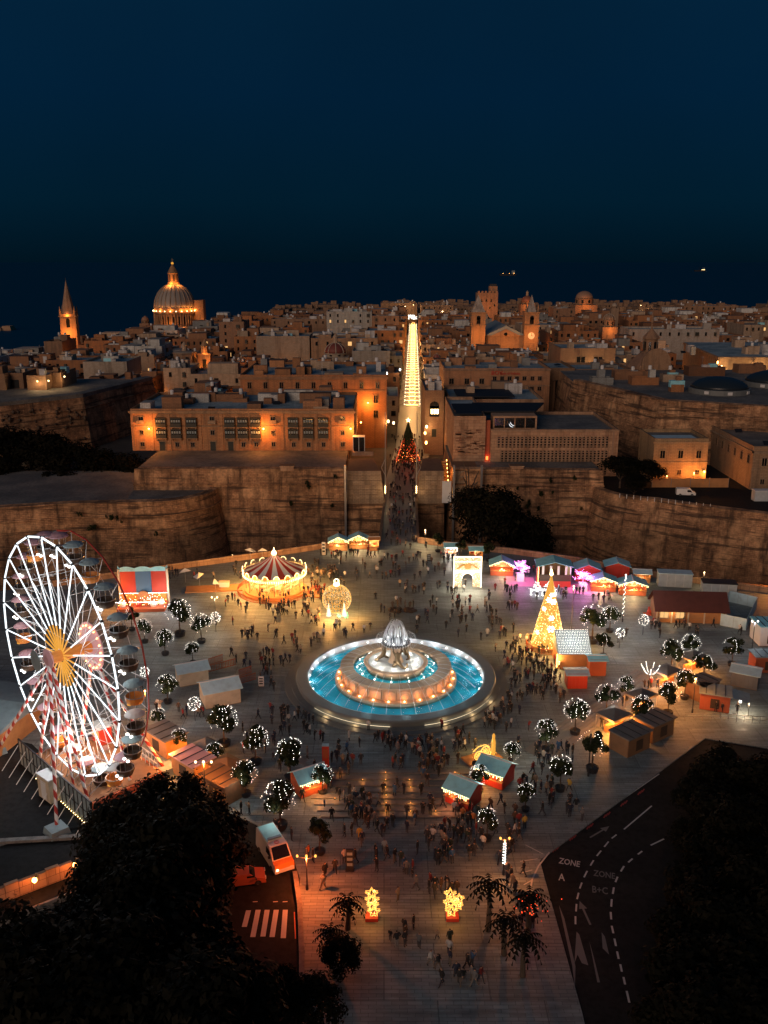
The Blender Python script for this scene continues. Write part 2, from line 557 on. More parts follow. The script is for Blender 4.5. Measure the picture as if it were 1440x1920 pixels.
# shallow flights of steps, tread by tread
def steps(name, x0, x1, y0, y1, n, rz, h=0.05):
    a, c = at(x0, y0), at(x1, y1)
for i in range(8):
    y = 1444 + i * 11.5
    p0, p1 = at(560 + i * 6, y), at(900 - i * 5, y)
    MB().box(0, p1.x - p0.x, -.85, 0, 0.004, 0.11).build('step', 'stone_step', plaza, (p0.x, p0.y, 0))
    MB().box(0, p1.x - p0.x, -.95, -.70, 0.114, 0.14).build('step_lit_edge', 'kerb_stone', plaza, (p0.x, p0.y, 0))  # paler strip stands in for step light along each edge
for i in range(7):       # slanting steps on the right of the square
    p0, p1 = at(985 + i * 7, 1408 + i * 3.2), at(1195 + i * 7, 1256 + i * 3.4)
    d = p1 - p0
    MB().box(0, d.length, -0.28, 0.28, 0.004, 0.05).build('step', 'stone_step', plaza, (p0.x, p0.y, 0), math.atan2(d.y, d.x))
for i in range(4):
    p0, p1 = at(505 + i * 7, 1385 + i * 9), at(560 + i * 7, 1410 + i * 9)
    d = p1 - p0
    MB().box(0, d.length, -0.28, 0.28, 0.004, 0.05).build('step', 'stone_step', plaza, (p0.x, p0.y, 0), math.atan2(d.y, d.x))

# parapets along the moat, one panel after another
def parapet(name, label, pts, h=1.1, t=0.45, mat='ashlar', z=0.0, group=None, seg=6.0):
    root = thing(name, label, 'wall', (pts[0][0], pts[0][1], z), 0, group)
    o = Vector((pts[0][0], pts[0][1]))
    for i in range(len(pts) - 1):
        a, c = Vector(pts[i][:2]), Vector(pts[i + 1][:2])
        d = c - a; n = max(1, int(d.length / seg))
        for k in range(n):
            q = a + d * (k / n) - o
            L = d.length / n
            m = MB(); m.box(0.03, L - 0.03, -t / 2, t / 2, 0, h - 0.14); m.box(0.01, L - 0.01, -t / 2 - 0.07, t / 2 + 0.07, h - 0.14, h)
            m.build('panel', mat, root, (q.x, q.y, 0), math.atan2(d.y, d.x))
    return root
parapet('parapet', 'low pale stone parapet along the moat beside the carousel', [(p[0], p[1] - 0.6) for p in RIM_L[2:]], 1.3)
parapet('parapet', 'low pale stone parapet along the moat behind the market stalls', [(p[0], p[1] - 0.6) for p in RIM_R], 1.3)

# footbridge to the gate
bl, brr = RIM_L[-1], RIM_R[0]
gl, gr = at(722, 948, 0.0), at(781, 948, 0.0)
b = MB(); b.prism([bl, brr, (gr.x, 236), (gl.x, 236)], -1.6, 0.002, 0)
for k in range(2):
    yy = bl[1] + 12 + k * 14
    b.box(bl[0] + 0.6, brr[0] - 0.6, yy - 1.5, yy + 1.5, -17, -1.6, 1)
bridge = struct(b.build('bridge', ['stone_step', 'bastion_stone']), 'stone footbridge over the moat to the city gate')
for sx, (p0, p1) in ((-1, (bl, (gl.x, 228))), (1, (brr, (gr.x, 228)))):
    parapet('parapet', 'solid parapet on the %s side of the gate bridge' % ('carousel' if sx < 0 else 'light arch'), [p0, p1], 1.05, 0.4)
# street through the gate into town (paved)
b = MB()
b.prism([(gl.x - 1, 235.5), (gr.x + 1, 235.5), (16, 300), (30, 800), (18, 800), (4, 300)], -0.4, 0.006)
struct(b.build('street', 'stone_step'), 'straight paved main street running up into the old town')

# ------------------------------------------------------------------ fortifications
def bastion(name, label, top, z0, z1, batter, front, mat='bastion_stone', par=1.0, cordon=True, topmat='terrace', cat='bastion', smooth=False):
    """top = anticlockwise outline of the top; front = indices of edges that carry a parapet"""
    cx, cy_ = top[0][0], top[0][1]
    tp = [(p[0] - cx, p[1] - cy_) for p in top]
    root = thing(name, label, cat, (cx, cy_, z0))
    H = z1 - z0
    base = offset_poly(tp, batter)
    n = len(tp)
    rows = 4
    rings = [[(bq[0] + (tq[0] - bq[0]) * k / rows, bq[1] + (tq[1] - bq[1]) * k / rows, H * k / rows) for bq, tq in zip(base, tp)] for k in range(rows + 1)]
    b = MB()
    b.raw([p for rg_ in rings for p in rg_], [(k * n + i, k * n + (i + 1) % n, (k + 1) * n + (i + 1) % n, (k + 1) * n + i) for k in range(rows) for i in range(n)])
    b.build('wall', mat, root, smooth=smooth)
    b = MB(); b.face([(*p, H - 0.02) for p in tp]); b.build('terrace', topmat, root)
    inner = offset_poly(tp, -1.8)
    for i in front:
        j = (i + 1) % n
        b = MB()
        vs = [(*tp[i], H - 0.015), (*tp[j], H - 0.015), (*inner[j], H - 0.015), (*inner[i], H - 0.015),
              (*tp[i], H + par * 0.75), (*tp[j], H + par * 0.75), (*inner[j], H + par), (*inner[i], H + par)]
        b.raw(vs, [(4, 5, 6, 7), (0, 1, 5, 4), (1, 2, 6, 5), (2, 3, 7, 6), (3, 0, 4, 7)])
        b.build('parapet', 'terrace' if par > 1.2 else mat, root)
    if cordon:
        zc = H * 0.86
        ring = offset_poly(tp, batter * 0.14 + 0.12)
        b = MB()
        for i in front:
            j = (i + 1) % n
            b.tube([(*ring[i], zc), (*ring[j], zc)], 0.28, 6)
        b.build('cordon', mat, root)
    return root

# low bastions in front
_f = at(250, 945, 3.0); _c = Vector((at(408, 920, 3.0).x - 15, _f.y + 14.4)); LB = px([(-330, 975), (0, 957), (130, 949)], 3.0) + [(_c.x + 15 * math.cos(R(a)), _c.y + 15 * math.sin(R(a))) for a in range(-94, 51, 9)]
bastion('bastion', 'low rounded stone bastion behind the ferris wheel', LB + [(LB[-1][0] - 6.0, 250), (-190, 250)], -17, 3.0, 3.4, range(0, 18), par=0.9, smooth=True)
_f = at(1210, 940, 4.0); _c = Vector((at(1112, 915, 4.0).x + 15, _f.y + 15.2)); RB = [(_c.x + 15 * math.cos(R(a)), _c.y + 15 * math.sin(R(a))) for a in range(142, 262, 9)] + px([(1300, 950), (1440, 967), (1700, 1002)], 4.0)
bastion('bastion', 'low rounded stone bastion behind the market stalls, a white van parked on it', RB + [(190, 262), (RB[0][0] - 0.5, 262)], -17, 4.0, 3.4, range(0, 16), smooth=True, par=0.5, cordon=False, topmat='asphalt')
# upper bastions
UL = [tuple(at(-250, 778, 16.5).xy), tuple(at(0, 762, 16.5).xy), tuple(at(156, 745, 16.5).xy), tuple(at(286, 712, 16.5).xy)]
bastion('bastion', 'tall corner bastion pitted with holes, left of the balcony building', UL + [(-110, 350), (-240, 350)], -10, 16.5, 3.5, range(0, 3), par=1.6)
ULO = bpy.data.objects['bastion.002']
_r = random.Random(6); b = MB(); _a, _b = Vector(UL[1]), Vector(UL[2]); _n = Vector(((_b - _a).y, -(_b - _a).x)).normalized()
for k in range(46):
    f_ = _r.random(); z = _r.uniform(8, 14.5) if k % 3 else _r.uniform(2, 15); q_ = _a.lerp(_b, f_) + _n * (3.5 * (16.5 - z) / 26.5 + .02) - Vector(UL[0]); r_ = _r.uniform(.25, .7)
    b.sphere((q_.x, q_.y, z + 10), r_, seg=6, rings=4, sz=_r.uniform(.6, 1.6))  # dark lumps on the wall face, painted shade of the holes
stuff(b.build('hole_shade', 'dark_wood', ULO))
UR = [tuple(at(1075, 716, 20.5).xy), tuple(at(1245, 756, 20.5).xy), tuple(at(1440, 768, 20.5).xy), tuple(at(1800, 792, 20.5).xy)]
bastion('cavalier', 'massive sharp cornered stone cavalier with two dark domes on top', UR + [(230, 345), (66, 345)], -2, 20.5, 3.0, range(0, 3), par=1.0)
# curtain walls
x0, x1 = at(255, 880, 8).x, at(646, 882, 8).x
bastion('curtain_wall', 'weathered curtain wall under the balcony building', [(x0, 228), (x1, 228), (x1, 262), (x0, 262)], -17, 8, 2.2, [0], par=0.7)
x0, x1 = at(852, 888, 8).x, at(1135, 890, 8).x
bastion('curtain_wall', 'weathered curtain wall under the slotted parliament block', [(x0, 228), (x1, 226), (x1, 262), (x0, 262)], -17, 8, 2.2, [0], par=0.7)

# gate pylons: smooth rebuilt blocks on old rough footing
def pylon(label, xl, xr, lean_l, lean_r, y0=227.2, depth=16):
    a, c = at(xl, 885, 8).x, at(xr, 885, 8).x
    root = thing('gate_pylon', label, 'gate pylon', ((a + c) / 2, y0, -17))
    W = (c - a) / 2
    MB().box(-W - 0.35, W + 0.35, -0.5, depth, 0, 16.4, tx=0.2, ty=0.2).build('footing', 'bastion_stone', root)
    v = [(-W, 0, 16.4), (W, 0, 16.4), (W, depth, 16.4), (-W, depth, 16.4),
         (-W + lean_l, 0.8, 25), (W - lean_r, 0.8, 25), (W - lean_r * 3, depth, 25), (-W + lean_l * 3, depth, 25)]
    MB().raw(v, [(4, 5, 6, 7), (0, 1, 5, 4), (1, 2, 6, 5), (2, 3, 7, 6), (3, 0, 4, 7)]).build('core', 'ashlar', root)
    nx, nz = max(3, int(2 * W / 1.5)), 7
    blk = None
    for k in range(nz):
        z0, z1 = 16.45 + 8.5 * k / nz, 16.45 + 8.5 * (k + 1) / nz
        f = (z0 + z1) / 2 - 16.4
        l = -W + lean_l * f / 8.6; r = W - lean_r * f / 8.6
        sh = 0.5 * (k % 2)
        for i in range(nx):
            if blk is None:
                bb = MB(); bb.box(-0.5, 0.5, -0.16, 0.3, -0.5, 0.5, tx=0.01); blk = bb.mesh('stone_block', 'house_stone')
            w_ = (r - l) / nx
            o = obj('stone_block', blk, root, (l + w_ * (i + 0.5), 0.06 + 0.8 * f / 8.6 - rng.choice((0, 0, .03, .06)), (z0 + z1) / 2))
            o.scale = (w_ - 0.04, 1, (z1 - z0) - 0.04)
            g = rng.uniform(0.75, 1.12)
            o.color = (0.44 * g, 0.32 * g, 0.215 * g, 1)
    return root
pylon('pale block-built gate pylon beside the long curtain wall', 650, 721, 0.0, 1.0)
pylon('pale block-built gate pylon beside the stairway slot', 783, 833, 0.6, 0.0)
pylon('square pale pylon standing apart on the parliament side of the gate', 852, 899, 0.0, 0.0)
for xx, yt, yb, lb in ((647.5, 866, 1000, 'the long curtain wall'), (850.5, 868, 1000, 'the stairway slot'), (902, 868, 924, 'the square outer pylon')):
    p0 = at(xx, 885, 8)
    b = MB(); b.box(-0.25, 0.25, -0.6, 0.5, -10, 10.0); b.box(-0.35, 0.35, -0.7, 0.6, -10.3, -10)
    tag(b.build('steel_blade', 'steel', None, (p0.x, 225.6, 0)), 'thin upright steel blade marking the edge of %s' % lb, 'steel blade')
p0 = at(841, 935, 3)
b = MB(); b.box(-1.15, 1.15, -0.15, 0.15, -3, 2.6); b.box(-1.2, 1.2, -0.2, 0.2, 2.6, 2.75)
tag(b.build('white_panel', 'white_paint', None, (p0.x, 226, p0.z)), 'white panel closing the stairway slot beside the gate', 'panel')
# stairs rising in the slot with red-amber step lights
st = thing('slot_stair', 'narrow stair behind the white panel lit by amber step lights', 'stairs', (p0.x, 228, 0))
for k in range(14):
    MB().box(-1.0, 1.0, 0, 1.0, 0, 0.6 + 0.55 * k).build('tread', 'ashlar', st, (0, 1.0 * k, 0))
b = MB()
for k in range(10): b.box(0.82, 0.95, -0.1, 0.1, 0.1, 0.45, M=Matrix.Translation((0, 1.4 * k, 0.9 + 0.76 * k)))
stuff(b.build('step_lights', 'bulb_amber', st))
lamp(st, (0, 5, 6.5), 260, AMBER, 0.3)
# two tall flag masts with bracket frames at the gate
for s_, xx in ((-1, 722.5), (1, 782)):
    p0 = at(xx, 907, 6.0)
    m_ = thing('gate_mast', 'tall thin steel mast with triangular bracket on the %s side of the gate' % ('balcony building' if s_ < 0 else 'parliament'), 'mast', (p0.x, 226.2, 0))
    MB().rod((0, 0, 4), (0, 0, 23.5), 0.16, 0.09, 8).build('pole', 'steel', m_)
    b = MB()
    for q0, q1 in (((0, 0, 7.2), (s_ * -1.0 * -1, 0, 9.2)), ((s_ * 1.0, 0, 9.2), (0, 0, 11.6))):
        b.rod(q0, q1, 0.09)
    b.build('bracket', 'steel', m_)
    b = MB()
    for k in range(4): b.box(-0.12, 0.12, -0.3, -0.15, 2.6 + 0.5 * k, 2.95 + 0.5 * k)
    b.build('marker_lights', 'bulb_warm', m_)
    lamp(m_, (0, -1.2, 3.5), 90, WARM)
# rest stones and ridges on the curtain terraces
for (xa, ya, ln, rz, lb) in ((537, 884, 3.5, 0.05, 'small sloping stone hatch on the curtain wall top by the balcony building'), (970, 884, 3.3, 0.0, 'small stone hut on the curtain wall top below the parliament')):
    p0 = at(xa, ya, 8)
    b = MB(); b.box(-ln / 2, ln / 2, -1, 1.4, 0, 1.1); b.box(-ln / 2 - .2, ln / 2 + .2, -1.2, 1.6, 1.1, 1.35)
    tag(b.build('stone_hut', 'ashlar', None, (p0.x, p0.y + 1.5, 8), rz), lb, 'hut')

b = MB(); b.face([(p[0], p[1], .006) for p in px([(-420, 1290), (60, 1395), (170, 1500), (176, 1545), (0, 1583), (-420, 1637)])[::-1]])
struct(b.build('yard', 'asphalt'), 'dark asphalt yard at the foot of the ferris wheel')
LAMP_K = 1.9
# ================================================================== old town
CUBE = MB().box(-0.5, 0.5, -0.5, 0.5, 0, 1).mesh('roof_hut', ['house_stone'])
CUBE2 = MB().box(-0.5, 0.5, -0.5, 0.5, 0, 1).mesh('upper_storey', ['house_stone'])
PARAPET_T = 0.35
TANK = MB().lathe([(0.6, 0), (0.6, 1.1), (0.45, 1.3)], 8).mesh('water_tank', ['white_paint'])
PANEL = MB().raw([(-1, -.6, .1), (1, -.6, .1), (1, .6, .9), (-1, .6, .9), (-1, -.6, 0), (1, -.6, 0), (1, .6, .8), (-1, .6, .8)],
                 [(0, 1, 2, 3), (4, 7, 6, 5), (0, 4, 5, 1), (1, 5, 6, 2), (2, 6, 7, 3), (3, 7, 4, 0)]).mesh('solar_panel', ['solar'])
AERIAL = MB().rod((0, 0, 0), (0, 0, 4.6), .05, seg=4).rod((-.7, 0, 4.3), (.7, 0, 4.3), .04, seg=4).rod((-.5, 0, 3.9), (.5, 0, 3.9), .04, seg=4).mesh('aerial', ['steel'])
SHEET = MB().box(-1, 1, -1, 1, 0, 0.9).mesh('tarpaulin', ['teal_roof'])
STONES = {'honey': (0.47, 0.205, 0.085), 'tan': (0.37, 0.185, 0.095), 'brown': (0.22, 0.10, 0.05), 'cream': (0.58, 0.43, 0.30), 'off-white': (0.76, 0.78, 0.75), 'grey': (0.32, 0.34, 0.34)}

def shell(root, W, D, H, col, roofmat='flat_roof', wallmat='house_stone'):
    """outer walls with a parapet, and the sunken roof as a part of its own"""
    b = MB(); t = PARAPET_T
    o = [(-W / 2, 0), (W / 2, 0), (W / 2, D), (-W / 2, D)]
    i = [(-W / 2 + t, t), (W / 2 - t, t), (W / 2 - t, D - t), (-W / 2 + t, D - t)]
    for k in range(4):
        j = (k + 1) % 4
        b.face([(*o[k], 0), (*o[j], 0), (*o[j], H), (*o[k], H)])
        b.face([(*o[k], H), (*o[j], H), (*i[j], H), (*i[k], H)])
        b.face([(*i[k], H), (*i[j], H), (*i[j], H - 0.9), (*i[k], H - 0.9)])
    w_ = b.build('wall', wallmat, root, col=col)
    b = MB(); b.face([(*q, H - 0.9) for q in i])
    b.build('roof', roofmat, root)
    return w_

def win_mesh(w_, h, mats=('glass_dark', 'house_stone')):
    """a window: pane, four-sided surround, sill; faces -y"""
    b = MB()
    b.box(-w_ / 2, w_ / 2, -0.05, 0.1, 0, h, 0)
    f = 0.16
    b.box(-w_ / 2 - f, -w_ / 2, -0.12, 0.1, -0.01, h, 1); b.box(w_ / 2, w_ / 2 + f, -0.12, 0.1, -0.01, h, 1)
    b.box(-w_ / 2 - f - .05, w_ / 2 + f + .05, -0.18, 0.1, h, h + 0.22, 1); b.box(-w_ / 2 - f - .05, w_ / 2 + f + .05, -0.24, 0.1, -0.18, -0.01, 1)
    b.box(-0.04, 0.04, -0.075, 0, 0, h, 1)
    return b.mesh('window', mats)
WIN = win_mesh(1.2, 2.0); WIN_S = win_mesh(1.0, 1.2); WIN_LIT = win_mesh(1.2, 2.0, ('lit_window', 'house_stone'))
def window(root, x, z, me=None, y=0.0, rz=None, col=None, sc=None):
    o = obj('window', me or WIN, root, (x, y, z), rz, col or (0.42, 0.3, 0.2))
    if sc: o.scale = sc
    return o
def rows_of_windows(root, W, D, H, storey=4.0, gap=3.2, top=1.6, lit=0.015, sides=(0,), depth_rows=2, r=rng):
    """far facade: windows too small to pick apart, joined"""
    b = MB()
    for s_ in sides:
        L = W if s_ == 0 else D
        n = max(1, int((L - 1.5) / gap))
        for k in range(depth_rows):
            z = H - top - 2.4 - storey * k
            if z < 1: break
            for i in range(n):
                u = (i + 0.5) / n * L
                if r.random() < 0.12: continue
                m = 1 if r.random() < lit else (2 if r.random() < 0.25 else 0)
                hw = 0.55 if r.random() < .8 else 0.9
                if s_ == 0: M = Matrix.Translation((u - W / 2, 0, z))
                elif s_ == 1: M = Matrix.Translation((W / 2, u, z)) @ Matrix.Rotation(PI / 2, 4, 'Z')
                else: M = Matrix.Translation((-W / 2, D - u, z)) @ Matrix.Rotation(-PI / 2, 4, 'Z')
                dp = 0.8 if m == 2 else 0.06
                b.box(-hw, hw, -dp, 0.05, 0, 1.9, m, M)
                b.box(-hw - .15, hw + .15, -dp - .1, 0.05, -0.2, -0.01, 3, M)
    if b.f:
        stuff(b.build('windows', ['glass_dark', 'lit_window', 'timber_green', 'house_stone'], root, col=(0.45, 0.33, 0.22)))

def clutter(root, W, D, H, col, n, r, far=False):
    feats = []
    for k in range(n):
        w_, d_, h_ = r.uniform(1.6, min(6.5, W * .42)), r.uniform(1.6, min(6, D * .38)), r.choice((1.1, 1.6, 2.4, 2.8, 3.4))
        x, y = r.uniform(-W / 2 + w_ / 2 + .5, W / 2 - w_ / 2 - .5), r.uniform(d_ / 2 + .5, D - d_ / 2 - .5)
        o = obj('roof_hut', CUBE, root, (x, y, H - 0.9))
        o.scale = (w_, d_, h_)
        g = r.choice((1.0, 1.1, 1.25, .85))
        q = r.choice(('cream', 'off-white', 'tan', 'grey', 'off-white')) if r.random() < .55 else None
        c = STONES[q] if q else col
        o.color = (min(.75, c[0] * g), min(.75, c[1] * g), min(.75, c[2] * g), 1)
        if r.random() < .5:
            t_ = obj('water_tank', TANK, root, (x + r.uniform(-.8, .8), y, H - 0.9 + h_ + .01)); feats.append('tank')
    if r.random() < .35:
        for k in range(r.randint(2, 5)):
            obj('solar_panel', PANEL, root, (r.uniform(-W / 2 + 1.5, W / 2 - 1.5), r.uniform(1.5, D - 1.5), H - 0.88)); 
        feats.append('solar')
    if r.random() < .5:
        x, y = r.uniform(-W / 2 + 1, W / 2 - 1), r.uniform(1, D - 1)
        obj('aerial', AERIAL, root, (x, y, H - .9), r.uniform(0, 3))
    if r.random() < .25:
        o = obj('tarpaulin', SHEET, root, (r.uniform(-W / 4, W / 4), r.uniform(D * .3, D * .7), H - 0.88)); o.scale = (r.uniform(1, 2.5), r.uniform(.8, 1.6), r.uniform(.6, 2.4)); feats.append('blue')
    return feats

BUSY = []          # ground already taken by named buildings: x0, x1, y0, y1
def named(name, label, cat, x0, x1, y0, D, z0, H, col, rz=0.0, clut=6, roof='flat_roof', wallmat='house_stone'):
    root = thing(name, label, cat, ((x0 + x1) / 2, y0, z0), rz)
    shell(root, x1 - x0, D, H, col, roof, wallmat)
    BUSY.append((min(x0, x1) - 2, max(x0, x1) + 2, y0 - 3, y0 + D + 3))
    if clut: clutter(root, x1 - x0, D, H, col, clut, rng)
    return root
def wall_lamp(loc, label, power=420, col=AMBER, group='wall lamps of the old town', off=(0, -0.9, -0.3), mat='bulb_amber', rz=0):
    root = thing('wall_lamp', label, 'wall lamp', loc, rz, group)
    b = MB(); b.box(-.06, .06, -.5, 0, -.03, .03); b.box(-.14, .14, -.12, .0, -.25, .25); b.build('arm', 'dark_metal', root)
    b = MB(); b.lathe([(.10, -.42), (.26, -.2), (.2, .02)], 8, 0, Matrix.Translation((0, -.62, 0))); b.build('lantern', mat, root)
    lamp(root, off, power, col, 0.25)
    return root
def cornice(root, W, z, h=0.5, proj=0.45, y=0, col=(0.42, .3, .2), D=None):
    b = MB(); b.box(-W / 2 - proj, W / 2 + proj, y - proj, y + 0.02, z, z + h); b.box(-W / 2 - proj * .5, W / 2 + proj * .5, y - proj * .5, y + 0.02, z - h * .6, z)
    return b.build('cornice', 'house_stone', root, col=col)

# ---- the long building with timber gallery balconies
xa, xb = at(249, 845, 8).x, at(664, 845, 8).x
Wb = xb - xa
BB = named('balcony_building', 'long amber-lit stone building with stacked dark timber gallery balconies', 'building', xa, xb, 254.0, 34, 8, 12.0, (0.58, 0.28, 0.125), clut=0)
cornice(BB, Wb, 10.9, .5, .5, col=(.44, .29, .17)); cornice(BB, Wb, 7.0, .22, .18, col=(.44, .29, .17))
def bx(pxx): return at(pxx, 845, 8).x - (xa + xb) / 2
gal = MB()
gal.box(-1.45, 1.45, -0.95, 0, 0, 1.05, 0); gal.box(-1.5, 1.5, -1.0, 0, 2.35, 2.6, 0); gal.box(-1.55, 1.55, -1.05, 0, -0.22, 0, 1)
for k in range(5): gal.box(-1.45 + k * .69, -1.31 + k * .69, -0.95, -0.85, 1.05, 2.35, 0)
gal.box(-1.4, 1.4, -0.8, -0.05, 1.05, 2.35, 2)
for s_ in (-1, 1): gal.box(s_ * 1.2 - .12, s_ * 1.2 + .12, -0.8, 0, -0.7, -0.22, 1)
GAL = gal.mesh('gallery_balcony', ['timber_green', 'house_stone', 'glass_dark'])
pn = MB()
for k in range(4): pn.box(-1.24 + k * .69, -0.8 + k * .69, -0.955, -0.93, 1.35, 2.05)
PN = pn.mesh('panes', ['panel_grey'])
DOOR = MB().box(-.75, .75, -.04, .1, 0, 2.6).box(-.95, -.75, -.14, .1, 0, 2.6, 1).box(.75, .95, -.14, .1, 0, 2.6, 1).box(-1.05, 1.05, -.2, .1, 2.6, 2.9, 1).mesh('door', ['timber_green', 'house_stone'])
for xx in (305, 333, 362, 433, 457, 481, 551, 579, 607):
    for z in (3.7, 6.9):
        g = obj('gallery_balcony', GAL, BB, (bx(xx), 0, z), col=(.45, .3, .18)); obj('panes', PN, g)
    window(BB, bx(xx), 1.1, WIN_S) if xx not in (305, 433) else obj('door', DOOR, BB, (bx(xx), 0, 0), col=(.45, .3, .18))
for xx in (268, 400, 513, 643):
    window(BB, bx(xx), 8.1, WIN, sc=(1, 1, .8)); window(BB, bx(xx), 4.6, WIN_S)
    b = MB(); b.box(-1.1, 1.1, -.8, 0, -.15, 0); b.box(-1.1, 1.1, -.8, -.72, 0.01, .9); b.build('balcony', 'house_stone', BB, (bx(xx), 0, 7.9), col=(.42, .3, .2))
    obj('door', DOOR, BB, (bx(xx), 0, 0), col=(.45, .3, .18)) if xx == 400 else window(BB, bx(xx), 1.2, WIN_S)
for xx in (252, 287, 319, 347, 377, 417, 446, 469, 494, 530, 565, 593, 625, 661):
    MB().box(-.45, .45, -.18, 0, 0, 10.7).build('pilaster', 'house_stone', BB, (bx(xx), 0, 0), col=(.60, .30, .14))
clutter(BB, Wb, 34, 12.0, STONES['tan'], 22, rng)
for k in range(10):
    o = obj('upper_storey', CUBE2, BB, (rng.uniform(-Wb / 2 + 4, Wb / 2 - 4), rng.uniform(16, 30), 11.1)); o.scale = (rng.uniform(4, 10), rng.uniform(2, 4), rng.uniform(2.2, 3.4)); o.color = (*rng.choice((STONES['cream'], STONES['tan'], STONES['off-white'])), 1)
for xx, lb in ((283, 'beside the first pilaster bay'), (496, 'between the balcony clusters'), (658, 'at the street end')):
    p0 = at(xx, 845, 8)
    wall_lamp((p0.x, 253.8, 14.6), 'bright amber wall lamp on the balcony building %s' % lb, 900, AMBER, off=(0, -2.4, -0.4))
b = MB()       # glazed lift box at the end of the balcony building
for x in (-1.6, 0, 1.6):
    for y in (0, 2.6): b.box(x - .06, x + .06, y - .06, y + .06, 0, 4.4)
b.box(-1.7, 1.7, -.1, 2.7, 4.4, 4.55); b.box(-1.6, 1.6, 0.05, 2.5, 0, 4.3, 1)
p0 = at(668, 846, 8); tag(b.build('glass_cabin', ['white_paint', 'glass_dark'], None, (p0.x + .8, 251, 8)), 'small white framed glass cabin at the end of the balcony building', 'cabin')
b = MB(); b.box(0, at(700, 850, 8).x - xb + .5, 0, 1.2, 0, 1.2); tag(b.build('terrace_wall', 'ashlar', None, (xb - .5, 250, 7.2)), 'low pale wall at the edge of the terrace by the glass cabin', 'wall')

# ---- auberge behind it, its street end glowing amber
xa2, xb2 = atd(450, 705, 300).x, atd(725, 705, 300).x
AB = named('auberge', 'long brown auberge with cornice, amber lit end wall towards the main street', 'building', xa2, xb2, 300.0, 40, -0.5, 24.5, (0.54, 0.25, 0.11), clut=16)
W2 = xb2 - xa2
cornice(AB, W2, 23.2, .6, .5, col=(.42, .25, .14)); cornice(AB, W2, 19.2, .3, .2, col=(.42, .25, .14))
for k in range(9): window(AB, -W2 / 2 + 3 + k * (W2 - 6) / 8, 20.0, WIN, col=(.42, .27, .16))
for z in (15.2, 10.2): window(AB, W2 / 2 - 3.6, z, WIN, col=(.42, .27, .16), sc=(1.2, 1, 1.25))
wall_lamp((atd(690, 764, 299.8).x, 299.8, 15.0), 'amber wall lamp on the auberge end wall by the alley', 1300, AMBER, off=(0, -2.6, -0.5))
wall_lamp((atd(677, 792, 289).x, 288, 10.5), 'amber wall lamp low in the alley behind the balcony building', 500, AMBER, off=(0.6, -1.0, 0))
# ---- corner building across the street with arched openings
xa3, xb3 = atd(797, 725, 288).x, atd(833, 725, 288).x
AC = named('corner_building', 'narrow brown corner building with tall arched openings beside the parliament', 'building', xa3, xb3, 288.0, 30, -0.5, 21, (0.36, 0.21, 0.12), clut=3)
b = MB()
b.lathe([(1.5, 0), (1.5, 0.3)], 12, 0, Matrix.Translation((0, .1, 16)) @ Matrix.Rotation(PI / 2, 4, 'X')); b.box(-1.5, 1.5, -.2, .1, 12.6, 16)
b.build('arched_opening', 'glass_dark', AC); obj('door', DOOR, AC, (0, 0, 6), col=(.4, .25, .14))
# ---- the bank with red lettering
xa4, xb4 = atd(833, 690, 330).x, atd(1032, 690, 330).x
BK = named('bank_building', 'wide salmon bank building with red lettering along its top', 'building', xa4, xb4, 330.0, 30, -0.5, 23.2, (0.58, 0.29, 0.15), clut=12)
W4 = xb4 - xa4
def kx(p_): return atd(p_, 690, 330).x - (xa4 + xb4) / 2
for xx in (928, 942, 956, 970, 984, 999, 1013):
    for z in (19.3, 15.6): window(BK, kx(xx), z - .4, WIN_S, sc=(1.25, 1, 1.15), col=(.4, .25, .16))
for xx in (847, 876, 904): window(BK, kx(xx), 17.6, WIN, col=(.42, .28, .18), sc=(1.3, 1, .95))
for xx in (847, 904): window(BK, kx(xx), 13.2, WIN, col=(.42, .28, .18), sc=(1.3, 1, .95))
b = MB(); b.lathe([(1.6, 0), (1.6, .2)], 14, 0, Matrix.Translation((kx(876), .1, 14)) @ Matrix.Rotation(PI / 2, 4, 'X')); b.box(kx(876) - 1.6, kx(876) + 1.6, -.1, .1, 12, 14); b.build('arched_window', 'glass_dark', BK)
cornice(BK, W4, 16.9, .3, .2, col=(.45, .28, .18)); cornice(BK, W4, 22.6, .4, .3, col=(.45, .28, .18))
def text(name, s, size, mat, parent, loc, rot=(PI / 2, 0, 0), ext=0.04, bold=0.0):
    cu = bpy.data.curves.new(name, 'FONT'); cu.body = s; cu.size = size; cu.extrude = ext; cu.offset = bold; cu.resolution_u = 2
    cu.align_x = 'CENTER'
    cu.materials.append(M_[mat])
    tmp = bpy.data.objects.new(name, cu)
    me = bpy.data.meshes.new_from_object(tmp)
    bpy.data.objects.remove(tmp)
    o = obj(name, me, parent, loc); o.rotation_euler = rot
    return o
text('lettering', 'BOV', 2.1, 'red_paint', BK, (kx(932), -.12, 20.9), bold=.04)
text('lettering', 'Bank of Valletta', 1.15, 'red_paint', BK, (kx(956.5), -.12, 21.0), bold=.02)

